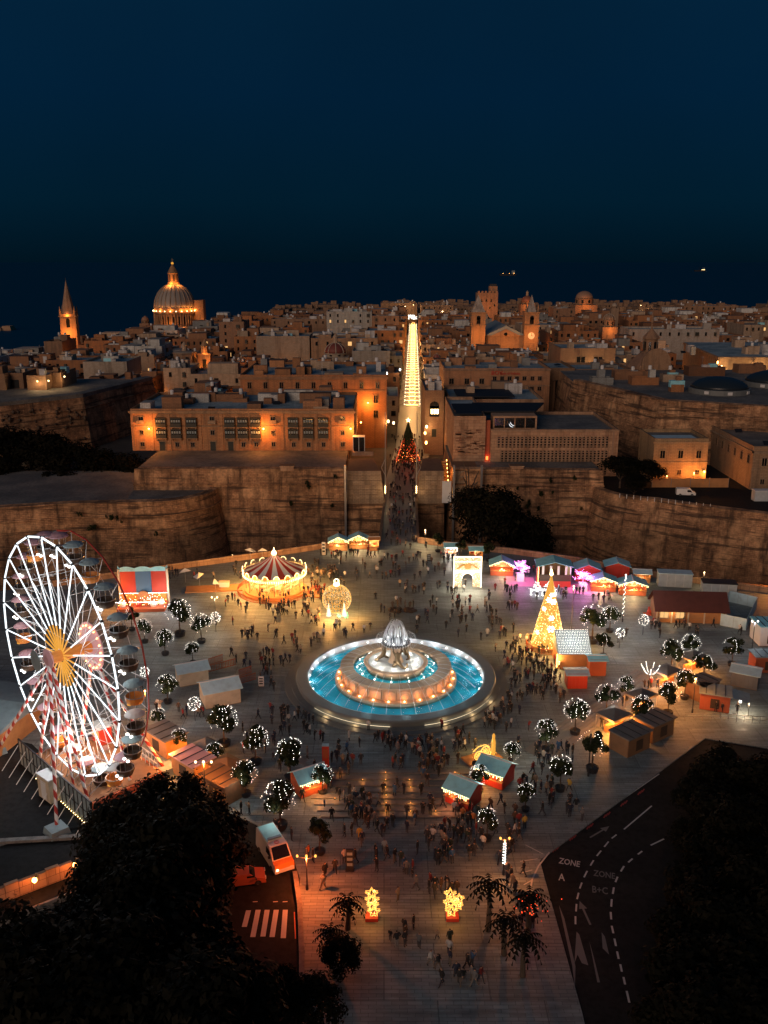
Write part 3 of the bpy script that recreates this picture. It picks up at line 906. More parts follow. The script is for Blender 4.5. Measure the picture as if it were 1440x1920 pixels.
# ---- parliament: a leaning stone block and a long slotted block, dark solar roofs
PW = atd(851, 785, 239.5).x, atd(911, 785, 239.5).x
P1 = named('parliament_block', 'pale leaning parliament block with rough tooled front, dark solar roof behind', 'building', PW[0], PW[1], 239.5, 36, -0.5, 20.8, (.40, .29, .20), clut=0, wallmat='ashlar')
b = MB()
for k in range(60):
    x, z = rng.uniform(-.45, .4) * (PW[1] - PW[0]) + .6, rng.uniform(10.5, 17.5)
    wv_ = rng.uniform(.25, .9)
    b.box(x - wv_, x + wv_, -.07, .02, z, z + .3)
stuff(b.build('tooled_stones', 'house_stone', P1, col=(.30, .16, .10)))
b = MB(); b.box(-3.5, 3.5, 2, 20, 20.85, 21.15); b.build('solar_roof', 'solar', P1)
x5, x6 = atd(921, 805, 239).x, atd(1161, 805, 239).x
P2 = named('parliament_block', 'long parliament block with rows of slotted stone louvres', 'building', x5, x6, 239, 30, -0.5, 17.3, (.40, .265, .18), clut=0, roof='terrace', wallmat='ashlar')
W5 = x6 - x5
fin = MB(); fin.box(-.42, -.12, -.3, .02, 0, 2.9, 1); fin.box(-.12, .42, -.04, .02, 0, 2.9, 0)
for k in range(4): fin.box(-.15, .40, -.22, .0, .3 + k * .7, .55 + k * .7, 1)
FIN = fin.mesh('louvre', ['glass_dark', 'house_stone'])
for row, z, n0 in ((0, 12.4, 0), (1, 8.6, 1), (2, 5.0, 1)):
    for k in range(n0, 29):
        obj('louvre', FIN, P2, (-W5 / 2 + 2.0 + k * (W5 - 5.2) / 28, 0, z), col=(.44, .29, .19))
cornice(P2, W5, 16.9, .3, .12, col=(.44, .30, .2)); MB().box(W5 / 2 - 1.6, W5 / 2 - 1.2, -.2, .05, 0, 17.0).build('edge_rib', 'house_stone', P2, col=(.46, .31, .21))
# roof storey and solar roof of the long block
b = MB(); b.box(-W5 / 2 + .8, -W5 / 2 + 12.6, 3, 8.5, 16.5, 20.4); b.build('roof_storey', 'ashlar', P2)
b = MB()
for k in range(4): b.box(-W5 / 2 + 1.2 + k * 2.8, -W5 / 2 + 3.7 + k * 2.8, 2.9, 3.0, 17.2, 19.9)
b.build('glazing', 'glass_dark', P2)
b = MB()
b.raw([(-W5 / 2 - 3, 8.6, 20.5), (-W5 / 2 + 13, 8.6, 20.5), (-W5 / 2 + 18, 24, 20.5), (-W5 / 2 - 3, 24, 20.5), (-W5 / 2 - 3, 8.6, 20.9), (-W5 / 2 + 13, 8.6, 20.9), (-W5 / 2 + 18, 24, 20.9), (-W5 / 2 - 3, 24, 20.9)],
      [(4, 5, 6, 7), (0, 1, 5, 4), (1, 2, 6, 5), (2, 3, 7, 6), (3, 0, 4, 7)])
b.build('solar_roof', 'solar', P2)
gl_ = thing('light_slot', 'tall glowing red slot between the two parliament blocks', 'light slot', ((PW[1] + x5) / 2, 240.5, 8))
MB().box(-.65, .65, 0, .3, -8, 11).build('back_panel', 'red_wood', gl_)
MB().box(-.3, .3, -.12, -.02, 0.2, 1.2).build('lit_panel', 'lit_orange', gl_)
lamp(gl_, (0, -.6, .8), 25, RED, .3)
# second solar roof, further back
x7, x8 = atd(848, 740, 272).x, atd(1030, 740, 272).x
P3 = named('parliament_block', 'rear parliament block under a wide dark blue solar roof, gap beside the bank', 'building', x7, x8, 281, 30, -0.5, 19.2, (.36, .25, .17), clut=4, wallmat='ashlar')
b = MB(); b.box(-12, 6, 3, 20, 19.3, 19.7); b.build('solar_roof', 'solar', P3)
BUSY.append((at(780, 900, 8).x, 64, 236, 312))
text('projected_mark', '((', 1.6, 'led_soft', P2, (-W5 / 2 + 6.0, 2.85, 17.7), (PI / 2, R(-50), 0))

# ---- ruined opera colonnade with red glow, and the long wall next to it
OP = named('opera_ruin', 'brown opera house ruin with dark doorway glowing red inside', 'building', atd(1031, 690, 342).x, atd(1078, 690, 342).x, 342, 26, -.5, 22, (.26, .155, .09), clut=0)
W9 = atd(1078, 690, 342).x - atd(1031, 690, 342).x
b = MB(); b.box(-2.6, 3.0, -.1, .1, 6, 17.5); b.build('doorway', 'glass_dark', OP)
for xx in (-2.9, -.2, 3.0): MB().lathe([(.6, 0), (.48, 11), (.7, 11.4)], 10, 0, Matrix.Translation((xx, -.7, 6))).build('column', 'house_stone', OP, col=(.3, .17, .1))
b = MB(); b.box(-1.5, 1.5, -.3, -.15, 7.5, 8.0); b.box(-.5, .5, -.3, -.15, 8.2, 11.5); b.build('red_light', 'bulb_red', OP)
lamp(OP, (0, -2.2, 9), 420, RED, .4)
b = MB(); b.lathe([(1.5, 0), (1.2, .3), (0, .6)], 12, 0, Matrix.Translation((0, 10, 22))); b.build('skylight', 'glass_dark', OP)
LW = named('long_hall', 'low brown hall with small square windows beside the opera ruin', 'building', atd(1079, 688, 345).x, atd(1186, 688, 345).x, 345, 24, -.5, 21.2, (.34, .2, .115), clut=4)
for k in range(5): window(LW, -9 + k * 4.4, 16.3, WIN_S, col=(.35, .22, .13))
TH = named('theatre_hall', 'tan hall with two dark picture windows and small white lamps', 'building', atd(1052, 648, 395).x, atd(1155, 648, 395).x, 395, 30, -.5, 24.5, (.46, .28, .16), clut=3)
for xx in (-3, 4.5): window(TH, xx, 17.8, WIN, sc=(3, 1, 1.5), col=(.4, .26, .16))
for k in range(5): tag(MB().sphere((0, 0, 0), .28).build('globe_lamp', 'bulb_warm', None, (atd(1100 + k * 21, 669, 392).x, 392, 16.6)), 'small round lamp in the row under the tan hall', 'lamp', 'globe lamps under the tan hall')
lamp(TH, (0, -4, 15), 700, WARM)

# ---- church with lantern tower (Our Lady of Victories square)
cx_ = atd(1232, 660, 345).x
CH = named('church', 'baroque church with curved pediment, stone lantern and slim spire behind the cavalier', 'church', cx_ - 9.5, cx_ + 9.5, 345, 24, -.5, 21, (.40, .235, .14), clut=0)
b = MB(); b.lathe([(9.2, 0), (9.0, 1.5), (4.0, 6.0)], 8, 0, Matrix.Translation((0, 9, 20.5))); b.build('roof_pyramid', 'house_stone', CH, col=(.34, .2, .13))
b = MB(); b.lathe([(3.4, 0), (3.4, .6), (2.6, .7), (2.6, 5.4), (3.3, 5.6), (3.3, 6.2), (2.4, 7.2), (.9, 8.8), (.35, 9.4), (.3, 11.4), (.55, 11.8), (.1, 17)], 10, 0, Matrix.Translation((0, 9, 26.2))); b.build('lantern_tower', 'house_stone', CH, col=(.42, .25, .15))
b = MB()
for k in range(8):
    a = k * PI / 4 + PI / 8
    b.box(-.45, .45, -.1, .1, 1.3, 4.6, M=Matrix.Translation((2.62 * math.cos(a), 9 + 2.62 * math.sin(a), 26.2)) @ Matrix.Rotation(a + PI / 2, 4, 'Z'))
b.build('lantern_openings', 'glass_dark', CH)
b = MB(); b.box(-5.4, 5.4, -.5, .6, 16, 24.2); b.lathe([(5.38, 0), (5.38, 1.0)], 20, 0, Matrix.Translation((0, .55, 23.6)) @ Matrix.Rotation(PI / 2, 4, 'X')); b.build('pediment', 'house_stone', CH, col=(.46, .28, .165))
for s_ in (-1, 1):
    b = MB(); b.tube([(s_ * (5.6 + 3.4 * k / 8), 0, 16 + 6.5 * (1 - k / 8) ** 2) for k in range(9)], .5, 6); b.build('volute', 'house_stone', CH, col=(.44, .27, .16))
# ---- great government palace on the right
q0, q1, q2, q3 = atd(1348, 668, 372), atd(1283, 640, 440), Vector((250, 366, 23)), Vector((260, 440, 23))
PA = thing('palace', 'great floodlit palace with amber front, far side in shade', 'building', (q0.x, q0.y, -.5))
poly = [(0, 0), (q2.x - q0.x, q2.y - q0.y), (q3.x - q0.x, q3.y - q0.y), (q1.x - q0.x, q1.y - q0.y)]
b = MB(); b.prism(poly, 0, 23.2, 0, topm=1); b.build('wall', ['house_stone', 'flat_roof'], PA, col=(.42, .27, .15))
b = MB(); b.prism(offset_poly(poly, .5), 22.2, 23.0, 0); b.build('cornice', 'house_stone', PA, col=(.44, .28, .16))
for k in range(12): window(PA, 3 + k * 4.2, 13.5, WIN, y=-.02 - (3 + k * 4.2) * .052, sc=(1, 1, 1.2), col=(.5, .33, .18))
b = MB()
for k in range(17):
    f_ = (k + .5) / 17
    b.box(-.6, .6, -.05, .1, 8, 12.2, M=Matrix.Translation(((q1.x - q0.x) * f_, (q1.y - q0.y) * f_, 0)) @ Matrix.Rotation(math.atan2(q0.y - q1.y, q0.x - q1.x), 4, 'Z'))
b.build('side_windows', 'glass_dark', PA)
clutter(PA, 60, 60, 24.1, STONES['cream'], 12, rng)
BUSY.append((q0.x - 4, 300, 340, 450))
for k, xx in enumerate((1352, 1420)):
    p0 = atd(xx, 672, 370); wall_lamp((p0.x, 369.2 - (p0.x - q0.x) * .05, 19.5), 'bright floodlight lantern high on the palace front, %s' % ('at its corner' if k == 0 else 'mid wall'), 800, WARM, off=(0.5, -1.8, -1.2), mat='bulb_warm')
for z in (20, 12, 8): lamp(PA, (-.8 + .3, -.5, z), 60, AMBER)
b = MB()
for z in (20.4, 11.5, 7.5): b.box(-.5, -.1, -.3, .1, z, z + 1.0)
b.build('corner_lights', 'bulb_amber', PA)

# ---- dark domes and huts on the cavalier
for k, (xx, yy, d_, r_) in enumerate(((1347, 742, 284, 8.8), (1448, 736, 300, 9.0))):
    p0 = atd(xx, yy, d_)
    D_ = thing('low_dome', 'dark shallow dome on a pale ring on the cavalier, %s' % ('whole and nearer the corner' if k == 0 else 'the further of the two'), 'dome', (p0.x, d_, 20.4))
    MB().lathe([(r_ * 1.06, 0), (r_ * 1.06, 1.6), (r_, 1.65)], 32).build('drum', 'basin_stone', D_)
    MB().lathe([(r_, 1.6), (r_ * .93, 2.6), (r_ * .75, 3.7), (r_ * .45, 4.6), (0.01, 5.0)], 32).build('shell', 'dome_dark', D_, smooth=True)
    for a in (-2.3, -1.57, -.8):
        b = MB(); b.box(-.7, .7, -.15, .1, .4, 1.3); b.build('vent', 'white_paint', D_, (r_ * 1.07 * math.cos(a), r_ * 1.07 * math.sin(a), 0), a + PI / 2)
for k, (xx, yy, w_, d_, h_, c) in enumerate(((1130, 722, 7, 5, 2.5, 'grey'), (1185, 712, 12, 5, 3, 'tan'), (1210, 722, 9, 5, 2.6, 'honey'), (1262, 716, 7, 4, 2.6, 'cream'), (1270, 735, 4, 3, 2.4, 'honey'), (1325, 705, 13, 6, 3.2, 'brown'), (1410, 700, 10, 6, 3, 'tan'))):
    p0 = at(xx, yy, 20.5)
    hut = thing('rampart_hut', '%s stone hut on the cavalier %s' % (c, ('by its far tip', 'with the longest roof', 'in the middle of the row', 'with a pale front', 'smallest, by the dark dome', 'behind the first dark dome', 'behind the second dark dome')[k]), 'hut', (p0.x, p0.y, 20.4))
    shell(hut, w_, d_, h_, STONES[c]); clutter(hut, w_, d_, h_, STONES['grey'], 1, rng)

# ---- amber lit house and the big house on the low right bastion
xa, xb = at(1222, 905, 4).x, at(1323, 905, 4).x
YH = named('lit_house', 'small square amber floodlit house on the low bastion near the van', 'house', xa, xb, 232, 14, 3.9, 11.8, (.48, .32, .17), clut=0, roof='terrace')
Wy = xb - xa
cornice(YH, Wy, 10.6, .35, .35, col=(.48, .34, .2)); cornice(YH, Wy, 5.4, .25, .15, col=(.48, .34, .2))
for k in range(3):
    window(YH, -Wy / 2 + Wy * (k + .5) / 3, 6.6, WIN, col=(.5, .36, .2)); window(YH, -Wy / 2 + Wy * (k + .5) / 3, 2.2, WIN_S, col=(.5, .36, .2))
MB().box(-Wy / 2 + 1, Wy / 2 - 2, 2, 8, 10.95, 11.2).build('roof_sheet', 'pale_roof', YH)
p0 = at(1281, 896, 4)
def post_lamp(loc, label, h=4.0, power=300, col=WARM, group=None, mat='bulb_warm', heads=1, cat='street lamp'):
    root = thing('street_lamp', label, cat, loc, 0, group)
    b = MB(); b.lathe([(.14, 0), (.12, .5), (.07, .6), (.05, h)], 8)
    for k in range(heads): 
        if heads > 1: b.rod((0, 0, h - .2), ((k - (heads - 1) / 2) * .9, 0, h - .05), .035)
    b.build('pole', 'dark_metal', root)
    for k in range(heads):
        MB().lathe([(.05, -.08), (.12, .02), (.1, .15), (.02, .2)], 8).build('lamp_head', mat, root, ((k - (heads - 1) / 2) * .9 if heads > 1 else 0, 0, h))
    if power: lamp(root, (0, -.15, h + .1 - .45), power, col, .2)
    return root
post_lamp((p0.x, 229, 3.95), 'lit lamp post in front of the amber floodlit house', 3.2, 900, AMBER)
wall_lamp((p0.x + 3.4, 231.8, 7.2), 'amber wall lamp low on the small floodlit house', 500, AMBER)
p0 = at(1249, 911, 4); post_lamp((p0.x, p0.y, 3.95), 'lit lamp post at the corner of the orange hoarding', 2.6, 260, AMBER)
xa, xb = at(1405, 918, 4).x, at(1600, 918, 4).x
BH = named('bastion_house', 'large stone house with balustraded roof on the low bastion, seen at its corner', 'house', xa, xb, 224, 38, 3.9, 11.3, (.40, .265, .16), clut=2, roof='terrace')
cornice(BH, xb - xa, 9.6, .4, .4); cornice(BH, xb - xa, 5.4, .25, .2)
b = MB(); b.box(-(xb - xa) / 2 - .4, -(xb - xa) / 2, -.4, 38, 9.6, 10); b.build('side_cornice', 'house_stone', BH, col=(.42, .3, .2))
for k in range(5): window(BH, -(xb - xa) / 2 + 3 + k * 4.6, 6.3, WIN); window(BH, -(xb - xa) / 2 + 3 + k * 4.6, 1.6, WIN_S)
for k in range(8): window(BH, -(xb - xa) / 2 - .0, 6.6, WIN, y=2.5 + k * 4.6, rz=-PI / 2, col=(.4, .27, .17))
# hoarding behind the van
h0, h1 = at(1246, 934, 4), at(1396, 934, 4)
HO = thing('hoarding', 'tan board hoarding behind the white van', 'fence', (h0.x, 226.5, 3.95))
n = 12; L = (h1.x - h0.x) / n
for k in range(n): MB().box(.02, L - .02, -.05, .05, 0, 2.4).build('board', 'orange_wood', HO, (k * L, 0, 0))
for k in range(0, n + 1, 3): MB().box(-.05, .05, -.12, -.06, 0, 2.7).build('post', 'steel', HO, (k * L, 0, 0))
p0 = at(1428, 938, 4); b = MB(); b.box(-2.2, 2.2, -1, 1, 0, 2.5); b.box(-2.3, 2.3, -1.1, 1.1, 2.5, 2.65, 1); tag(b.build('site_cabin', ['container_grey', 'white_paint'], None, (p0.x, p0.y, 4)), 'pale site cabin on the low bastion beside the large corner house', 'cabin')
for k in range(14):       # bollards along the bastion edge
    xx = 1166 + k * 13.2; p0 = at(xx, 935 + (xx - 1150) * .118, 4)
    tag(MB().lathe([(.09, 0), (.09, .95), (.05, 1.05)], 7).build('bollard', 'white_paint', None, (p0.x, p0.y + 2.2, 3.95)), 'slim white bollard along the edge of the low bastion', 'bollard', 'bollards on the low bastion')

# ---- buildings on the upper left bastion, with lamps
for k, (xl, xr, yy, d_, h_, nm) in enumerate(((-60, 12, 735, 318, 5.2, 'arched front'), (14, 46, 735, 322, 5, 'dark square opening'), (52, 88, 732, 318, 4.6, 'two bright lamps'), (96, 117, 728, 324, 4.8, 'narrow front'))):
    xl_, xr_ = atd(xl, yy, d_).x, atd(xr, yy, d_).x
    H_ = named('rampart_house', 'flat roofed brown house on the tall corner bastion with %s' % nm, 'house', xl_, xr_, d_, 16, 16.4, h_ + .6, (.36, .21, .12), clut=2)
    if k < 2: MB().box(-1.4, 1.4, -.1, .05, .2, 3.2).build('opening', 'glass_dark', H_)
    if k == 0: MB().lathe([(1.4, 0), (1.4, .16)], 12, 0, Matrix.Translation((0, .05, 3.2)) @ Matrix.Rotation(PI / 2, 4, 'X')).build('arch', 'glass_dark', H_)
for k, (xx, yy) in enumerate(((70, 714), (91, 713), (110, 709))):
    p0 = atd(xx, yy, 317); wall_lamp((p0.x, 317.6 if k < 2 else 323.5, p0.z), 'warm wall lamp on the rampart houses, %s' % ('beside the pair', 'at the house corner', 'on the narrow front')[k], 260, WARM, mat='bulb_warm')

# ================================================================== skyline churches and landmarks
def dome_profile(r, h, n=8, z=0):
    return [(r * math.cos(PI / 2 * i / n) + (.001 if i == n else 0), z + h * math.sin(PI / 2 * i / n)) for i in range(n + 1)]
# the great oval dome
p0 = atd(330, 610, 700)
GD = thing('great_dome_church', 'huge ribbed church dome with lantern, floodlit amber around its drum', 'church', (p0.x, 700, 0)); BUSY.append((p0.x - 24, p0.x + 24, 672, 740))
MB().box(-22, 22, -17, 24, -.5, 13.5).build('nave', 'house_stone', GD, col=(.36, .22, .13))
MB().lathe([(16.2, 12), (16.2, 13.4), (15.2, 13.5), (15.2, 22.5), (16.2, 22.8), (16.2, 24), (15.4, 24.2), (15.4, 26.5)], 32).build('drum', 'house_stone', GD, col=(.44, .26, .14))
MB().lathe(dome_profile(15.0, 17.5, 10, 26.4), 32).build('dome', 'dome_lead', GD, smooth=True)
rib = MB(); rib.tube([((q[0] + .1), 0, q[1]) for q in dome_profile(15.0, 17.5, 10, 26.4)[:-1]], .45, 5); RIB = rib.mesh('rib', ['house_stone'])
colm = MB(); colm.lathe([(.55, 13.5), (.45, 22), (.6, 22.4)], 7, 0, Matrix.Translation((15.6, 0, 0))); COLM = colm.mesh('column', ['house_stone'])
opn = MB(); opn.box(15.15, 15.3, -.9, .9, 14.8, 20.5); OPN = opn.mesh('drum_window', ['glass_dark'])
for k in range(24):
    a = k * PI / 12
    obj('rib', RIB, GD, (0, 0, 0), a, (.42, .33, .25)); obj('column', COLM, GD, (0, 0, 0), a + .06, (.46, .28, .15)); obj('column', COLM, GD, (0, 0, 0), a - .06, (.46, .28, .15)); obj('drum_window', OPN, GD, (0, 0, 0), a + PI / 24)
MB().lathe([(4.4, 43.5), (4.4, 45), (3.6, 45.1), (3.6, 51), (4.3, 51.4), (3.8, 52), (2.6, 54.5), (1.4, 56.5), (.8, 57), (.7, 58)], 12).build('lantern', 'house_stone', GD, col=(.46, .27, .14))
b = MB()
for k in range(8): b.box(3.5, 3.7, -.55, .55, 45.8, 50.3, M=Matrix.Rotation(k * PI / 4 + .3, 4, 'Z'))
b.build('lantern_openings', 'dark_wood', GD)
MB().sphere((0, 0, 58.6), 1.0).build('orb', 'lit_gold', GD); b = MB(); b.box(-.12, .12, -.12, .12, 59.5, 62.4); b.box(-.8, .8, -.12, .12, 60.9, 61.2); b.build('cross', 'bronze', GD)
MB().box(15.2, 22, -4, 6, 12, 32).build('side_tower', 'house_stone', GD, col=(.40, .23, .12))
b = MB()
for k in range(13):
    a = -PI + PI * k / 12
    b.sphere((16.2 * math.cos(a), 16.2 * math.sin(a), 24.4), .35, seg=6, rings=4)
    if k % 2 == 0 or k > 8: lamp(GD, (19.5 * math.cos(a), 19.5 * math.sin(a), 13.0), 1000, AMBER, .3); lamp(GD, (16.6 * math.cos(a), 16.6 * math.sin(a), 24.9), 420, AMBER, .2)
stuff(b.build('uplights', 'bulb_warm', GD))
lamp(GD, (-1, -6.5, 44.2), 1500, AMBER); lamp(GD, (4.8, -4.8, 44.2), 700, AMBER)
lamp(GD, (25, -9, 16), 900, AMBER)
# the slim spire
p0 = atd(131, 615, 600)
SPR = thing('spire_church', 'slender pale church spire on a square amber lit belfry by the sea', 'church', (p0.x, 600, 0), .15); BUSY.append((p0.x - 8, p0.x + 8, 588, 616))
MB().box(-5.3, 5.3, -5.3, 5.3, -.5, 27.5, tx=.5, ty=.5).build('belfry', 'house_stone', SPR, col=(.44, .26, .14))
MB().lathe([(5.0, 27.5), (4.0, 30), (.05, 48.5)], 8).build('spire', 'house_stone', SPR, col=(.46, .31, .21))
b = MB(); b.box(-1.1, 1.1, -4.98, -4.7, 19.0, 23.6); b.lathe([(1.1, 0), (1.1, .25)], 10, 0, Matrix.Translation((0, -4.7, 23.6)) @ Matrix.Rotation(PI / 2, 4, 'X')); b.build('belfry_opening', 'glass_dark', SPR)
for sx in (-1, 1):
    for sy in (-1, 1): MB().lathe([(.7, 26), (.6, 29.4), (.05, 32.5)], 6, 0, Matrix.Translation((sx * 4.5, sy * 4.5, 0))).build('pinnacle', 'house_stone', SPR, col=(.44, .27, .15))
MB().box(-5.6, 5.6, -5.6, 5.6, 25.6, 26.2).build('string_course', 'house_stone', SPR, col=(.44, .27, .15))
MB().rod((0, 0, 48), (0, 0, 50), .08).build('cross', 'bronze', SPR)
lamp(SPR, (0, -10, 15), 2600, AMBER); lamp(SPR, (0, -6.2, 26.6), 500, AMBER)
# twin tower cathedral
def bell_tower(xx, label, clock):
    p0 = atd(xx, 610, 520)
    T = thing('bell_tower', label, 'bell tower', (p0.x, 520, -.5)); BUSY.append((p0.x - 6, p0.x + 6, 512, 530))
    MB().box(-4, 4, 0, 8, 0, 33).build('shaft', 'house_stone', T, col=(.46, .275, .15))
    for z in (25.4, 32.4): MB().box(-4.4, 4.4, -.4, 8.4, z, z + .7).build('string_course', 'house_stone', T, col=(.48, .29, .16))
    b = MB(); b.box(-1.1, 1.1, -.05, .1, 26.6, 30); b.lathe([(1.1, 0), (1.1, .15)], 10, 0, Matrix.Translation((0, .1, 30)) @ Matrix.Rotation(PI / 2, 4, 'X')); b.build('bell_opening', 'glass_dark', T)
    MB().lathe([(5.2 if not clock else 3.6, 33.1), (.05, 42.5)], 4, 0, Matrix.Translation((0, 4, 0)) @ Matrix.Rotation(PI / 4, 4, 'Z')).build('spire', 'house_stone', T, col=(.56, .50, .44))
    if clock:
        MB().lathe([(1.9, 0), (1.9, .2)], 20, 0, Matrix.Translation((0, .05, 20)) @ Matrix.Rotation(PI / 2, 4, 'X')).build('clock_face', 'white_paint', T)
        b = MB(); b.box(-.12, .12, -.24, -.18, 19.9, 21.5); b.box(-.1, 1.1, -.24, -.18, 19.9, 20.1); b.build('clock_hands', 'dark_metal', T)
        for sx in (-1, 1): MB().lathe([(.5, 33), (.4, 36), (.05, 38)], 6, 0, Matrix.Translation((sx * 3.4, .8, 0))).build('pinnacle', 'house_stone', T, col=(.48, .3, .17))
    lamp(T, (0, -7, 20), 1300, AMBER)
    return T
bell_tower(897, 'cathedral bell tower with broad pale pyramid spire', False)
bell_tower(997, 'cathedral bell tower with a white clock face and slim spire', True)
p0 = atd(948, 625, 524)
NV = thing('cathedral', 'cathedral with a blue-grey gabled roof between two bell towers', 'church', (p0.x, 524, -.5)); BUSY.append((p0.x - 13, p0.x + 13, 512, 580))
MB().box(-11, 11, 0, 48, 0, 20).build('wall', 'house_stone', NV, col=(.42, .26, .15))
MB().raw([(-11.6, -.6, 20), (11.6, -.6, 20), (0, -.6, 25.5), (-11.6, 50, 20), (11.6, 50, 20), (0, 50, 25.5)], [(0, 2, 5, 3), (1, 4, 5, 2), (0, 3, 4, 1), (0, 1, 2), (3, 5, 4)]).build('roof', 'panel_grey', NV)
b = MB(); b.raw([(-9, -.9, 19.5), (9, -.9, 19.5), (0, -.9, 23.6), (-9, -.5, 19.5), (9, -.5, 19.5), (0, -.5, 23.6)], [(0, 1, 2), (0, 2, 5, 3), (1, 4, 5, 2), (0, 3, 4, 1)]); b.build('pediment', 'house_stone', NV, col=(.46, .28, .16))
MB().lathe([(1, 0), (1, .2)], 10, 0, Matrix.Translation((0, -.9, 20.6)) @ Matrix.Rotation(PI / 2, 4, 'X')).build('rose_window', 'glass_dark', NV)
lamp(NV, (0, -8, 15), 900, AMBER)
# smaller domes
def dome_church(xx, ybase, d, r, hdrum, hdome, hl, label, dcol, ribs=0, wcol=(.40, .25, .15), seg=16, lampw=0, cat='church'):
    p0 = atd(xx, ybase, d)
    T = thing('dome_church', label, cat, (p0.x, d, -.5)); BUSY.append((p0.x - r - 2, p0.x + r + 2, d - r - 2, d + r + 2))
    z0 = p0.z + .5
    MB().box(-r * 1.25, r * 1.25, -r * 1.25, r * 1.25, 0, z0).build('wall', 'house_stone', T, col=wcol)
    MB().lathe([(r, z0), (r, z0 + hdrum), (r * 1.08, z0 + hdrum + .05), (r * 1.08, z0 + hdrum + .5)], seg).build('drum', 'house_stone', T, col=wcol)
    b = MB()
    for k in range(8):
        a = k * PI / 4 + PI / 8
        b.box(r - .1, r + .08, -r * .12, r * .12, z0 + hdrum * .3, z0 + hdrum * .85, M=Matrix.Rotation(a, 4, 'Z'))
    b.build('drum_windows', 'glass_dark', T)
    dp = dome_profile(r, hdome, 7, z0 + hdrum + .5)
    MB().lathe(dp, seg).build('dome', 'object_paint', T, smooth=True, col=dcol)
    if ribs:
        me = MB().tube([(q[0] + .04, 0, q[1]) for q in dp[:-1]], r * .045, 5).mesh('rib', ['house_stone'])
        for k in range(ribs): obj('rib', me, T, (0, 0, 0), 2 * PI * k / ribs + .1, (.6, .52, .42))
    if hl:
        zt = z0 + hdrum + .4 + hdome
        MB().lathe([(r * .22, zt - .2), (r * .22, zt + hl * .6), (r * .28, zt + hl * .62), (.05, zt + hl)], 8).build('lantern', 'house_stone', T, col=(.55, .42, .3))
    if lampw: lamp(T, (0, -r * 2.2, z0 - 2), lampw, AMBER)
    return T
dome_church(629, 668, 430, 5.0, 1.2, 4.6, 4.2, 'church with a dark red ribbed dome and pale lantern', (.22, .05, .035), 8, (.5, .42, .33))
dome_church(819, 676, 420, 1.8, .6, 1.8, .8, 'little chapel with a small red dome on a flat white roof', (.30, .06, .04), 6, (.55, .45, .36), 10)
dome_church(1095, 571, 850, 8.0, 5.0, 6.6, 0, 'plain domed drum, salmon stone, on the far skyline', (.42, .24, .15), 0, (.44, .25, .15), 16, 1500)
dome_church(988, 570, 800, 5.0, 1.5, 5.0, 4.5, 'pointed red-brown dome on the skyline beside the crenellated tower', (.36, .13, .07), 0, (.40, .22, .13), 12, 700)
dome_church(1141, 612, 560, 3.6, 3.4, 3.6, .8, 'small striped dome with pale ribs on a tall drum', (.36, .22, .13), 10, (.44, .27, .16), 14, 500)
dome_church(348, 694, 400, 5.0, 7.2, .8, 4.0, 'octagonal church drum with flat cap and lit lantern', (.34, .28, .22), 0, (.33, .22, .145), 8, 0)
dome_church(818 / 3 , 606, 720, 3.0, 1.6, 3.2, .4, 'small round domed turret next to the great dome', (.34, .19, .12), 0, (.36, .22, .14), 12, 0)
dome_church(1152, 578, 700, 2.2, 1.0, 2.4, .4, 'tiny pale dome between rooftops near the striped dome', (.5, .4, .3), 0, (.44, .3, .2), 10)
p0 = atd(386, 690, 404)
GT = thing('gilded_tower', 'small bell turret glowing amber beside the octagonal drum', 'bell tower', (p0.x, 404, -.5)); BUSY.append((p0.x - 5, p0.x + 5, 398, 412))
MB().box(-2.6, 2.6, -2.6, 2.6, 0, 21).build('shaft', 'house_stone', GT, col=(.46, .27, .14)); MB().box(-3, 3, -3, 3, 21, 21.6).build('string_course', 'house_stone', GT, col=(.46, .28, .15))
MB().lathe([(2.0, 21.6), (1.7, 24.4), (2.0, 24.7), (1.0, 26), (.1, 27.6)], 8).build('cupola', 'house_stone', GT, col=(.48, .29, .15)); MB().box(-.8, .8, -2.68, -2.4, 15.5, 19).build('bell_opening', 'glass_dark', GT)
lamp(GT, (2.2, -5, 15), 1100, AMBER); lamp(GT, (.4, -3.4, 22), 160, AMBER)
# crenellated tower
p0 = atd(914, 575, 800)
CT = thing('crenellated_tower', 'square crenellated tower block rising over the far roofs', 'tower', (p0.x, 800, -.5)); BUSY.append((p0.x - 12, p0.x + 12, 790, 820))
MB().box(-8.8, 8.8, 0, 16, 0, 34.5).build('wall', 'house_stone', CT, col=(.44, .255, .16))
for k in range(6): MB().box(-.9, .9, 0, 1, 34.5, 36).build('merlon', 'house_stone', CT, (-7.8 + k * 3.1, 0, 0), col=(.46, .27, .17))
MB().box(1.5, 8.4, 2, 10, 34.5, 40).build('turret', 'house_stone', CT, col=(.44, .26, .16)); MB().box(2.2, 7.7, 3, 9, 40, 41.8).build('turret_top', 'dark_metal', CT)
for x, z in ((-5, 29), (-1, 29), (3, 29), (-4, 23), (2, 23), (6, 25)): window(CT, x, z - 2, WIN)
lamp(CT, (0, -14, 22), 2200, AMBER)
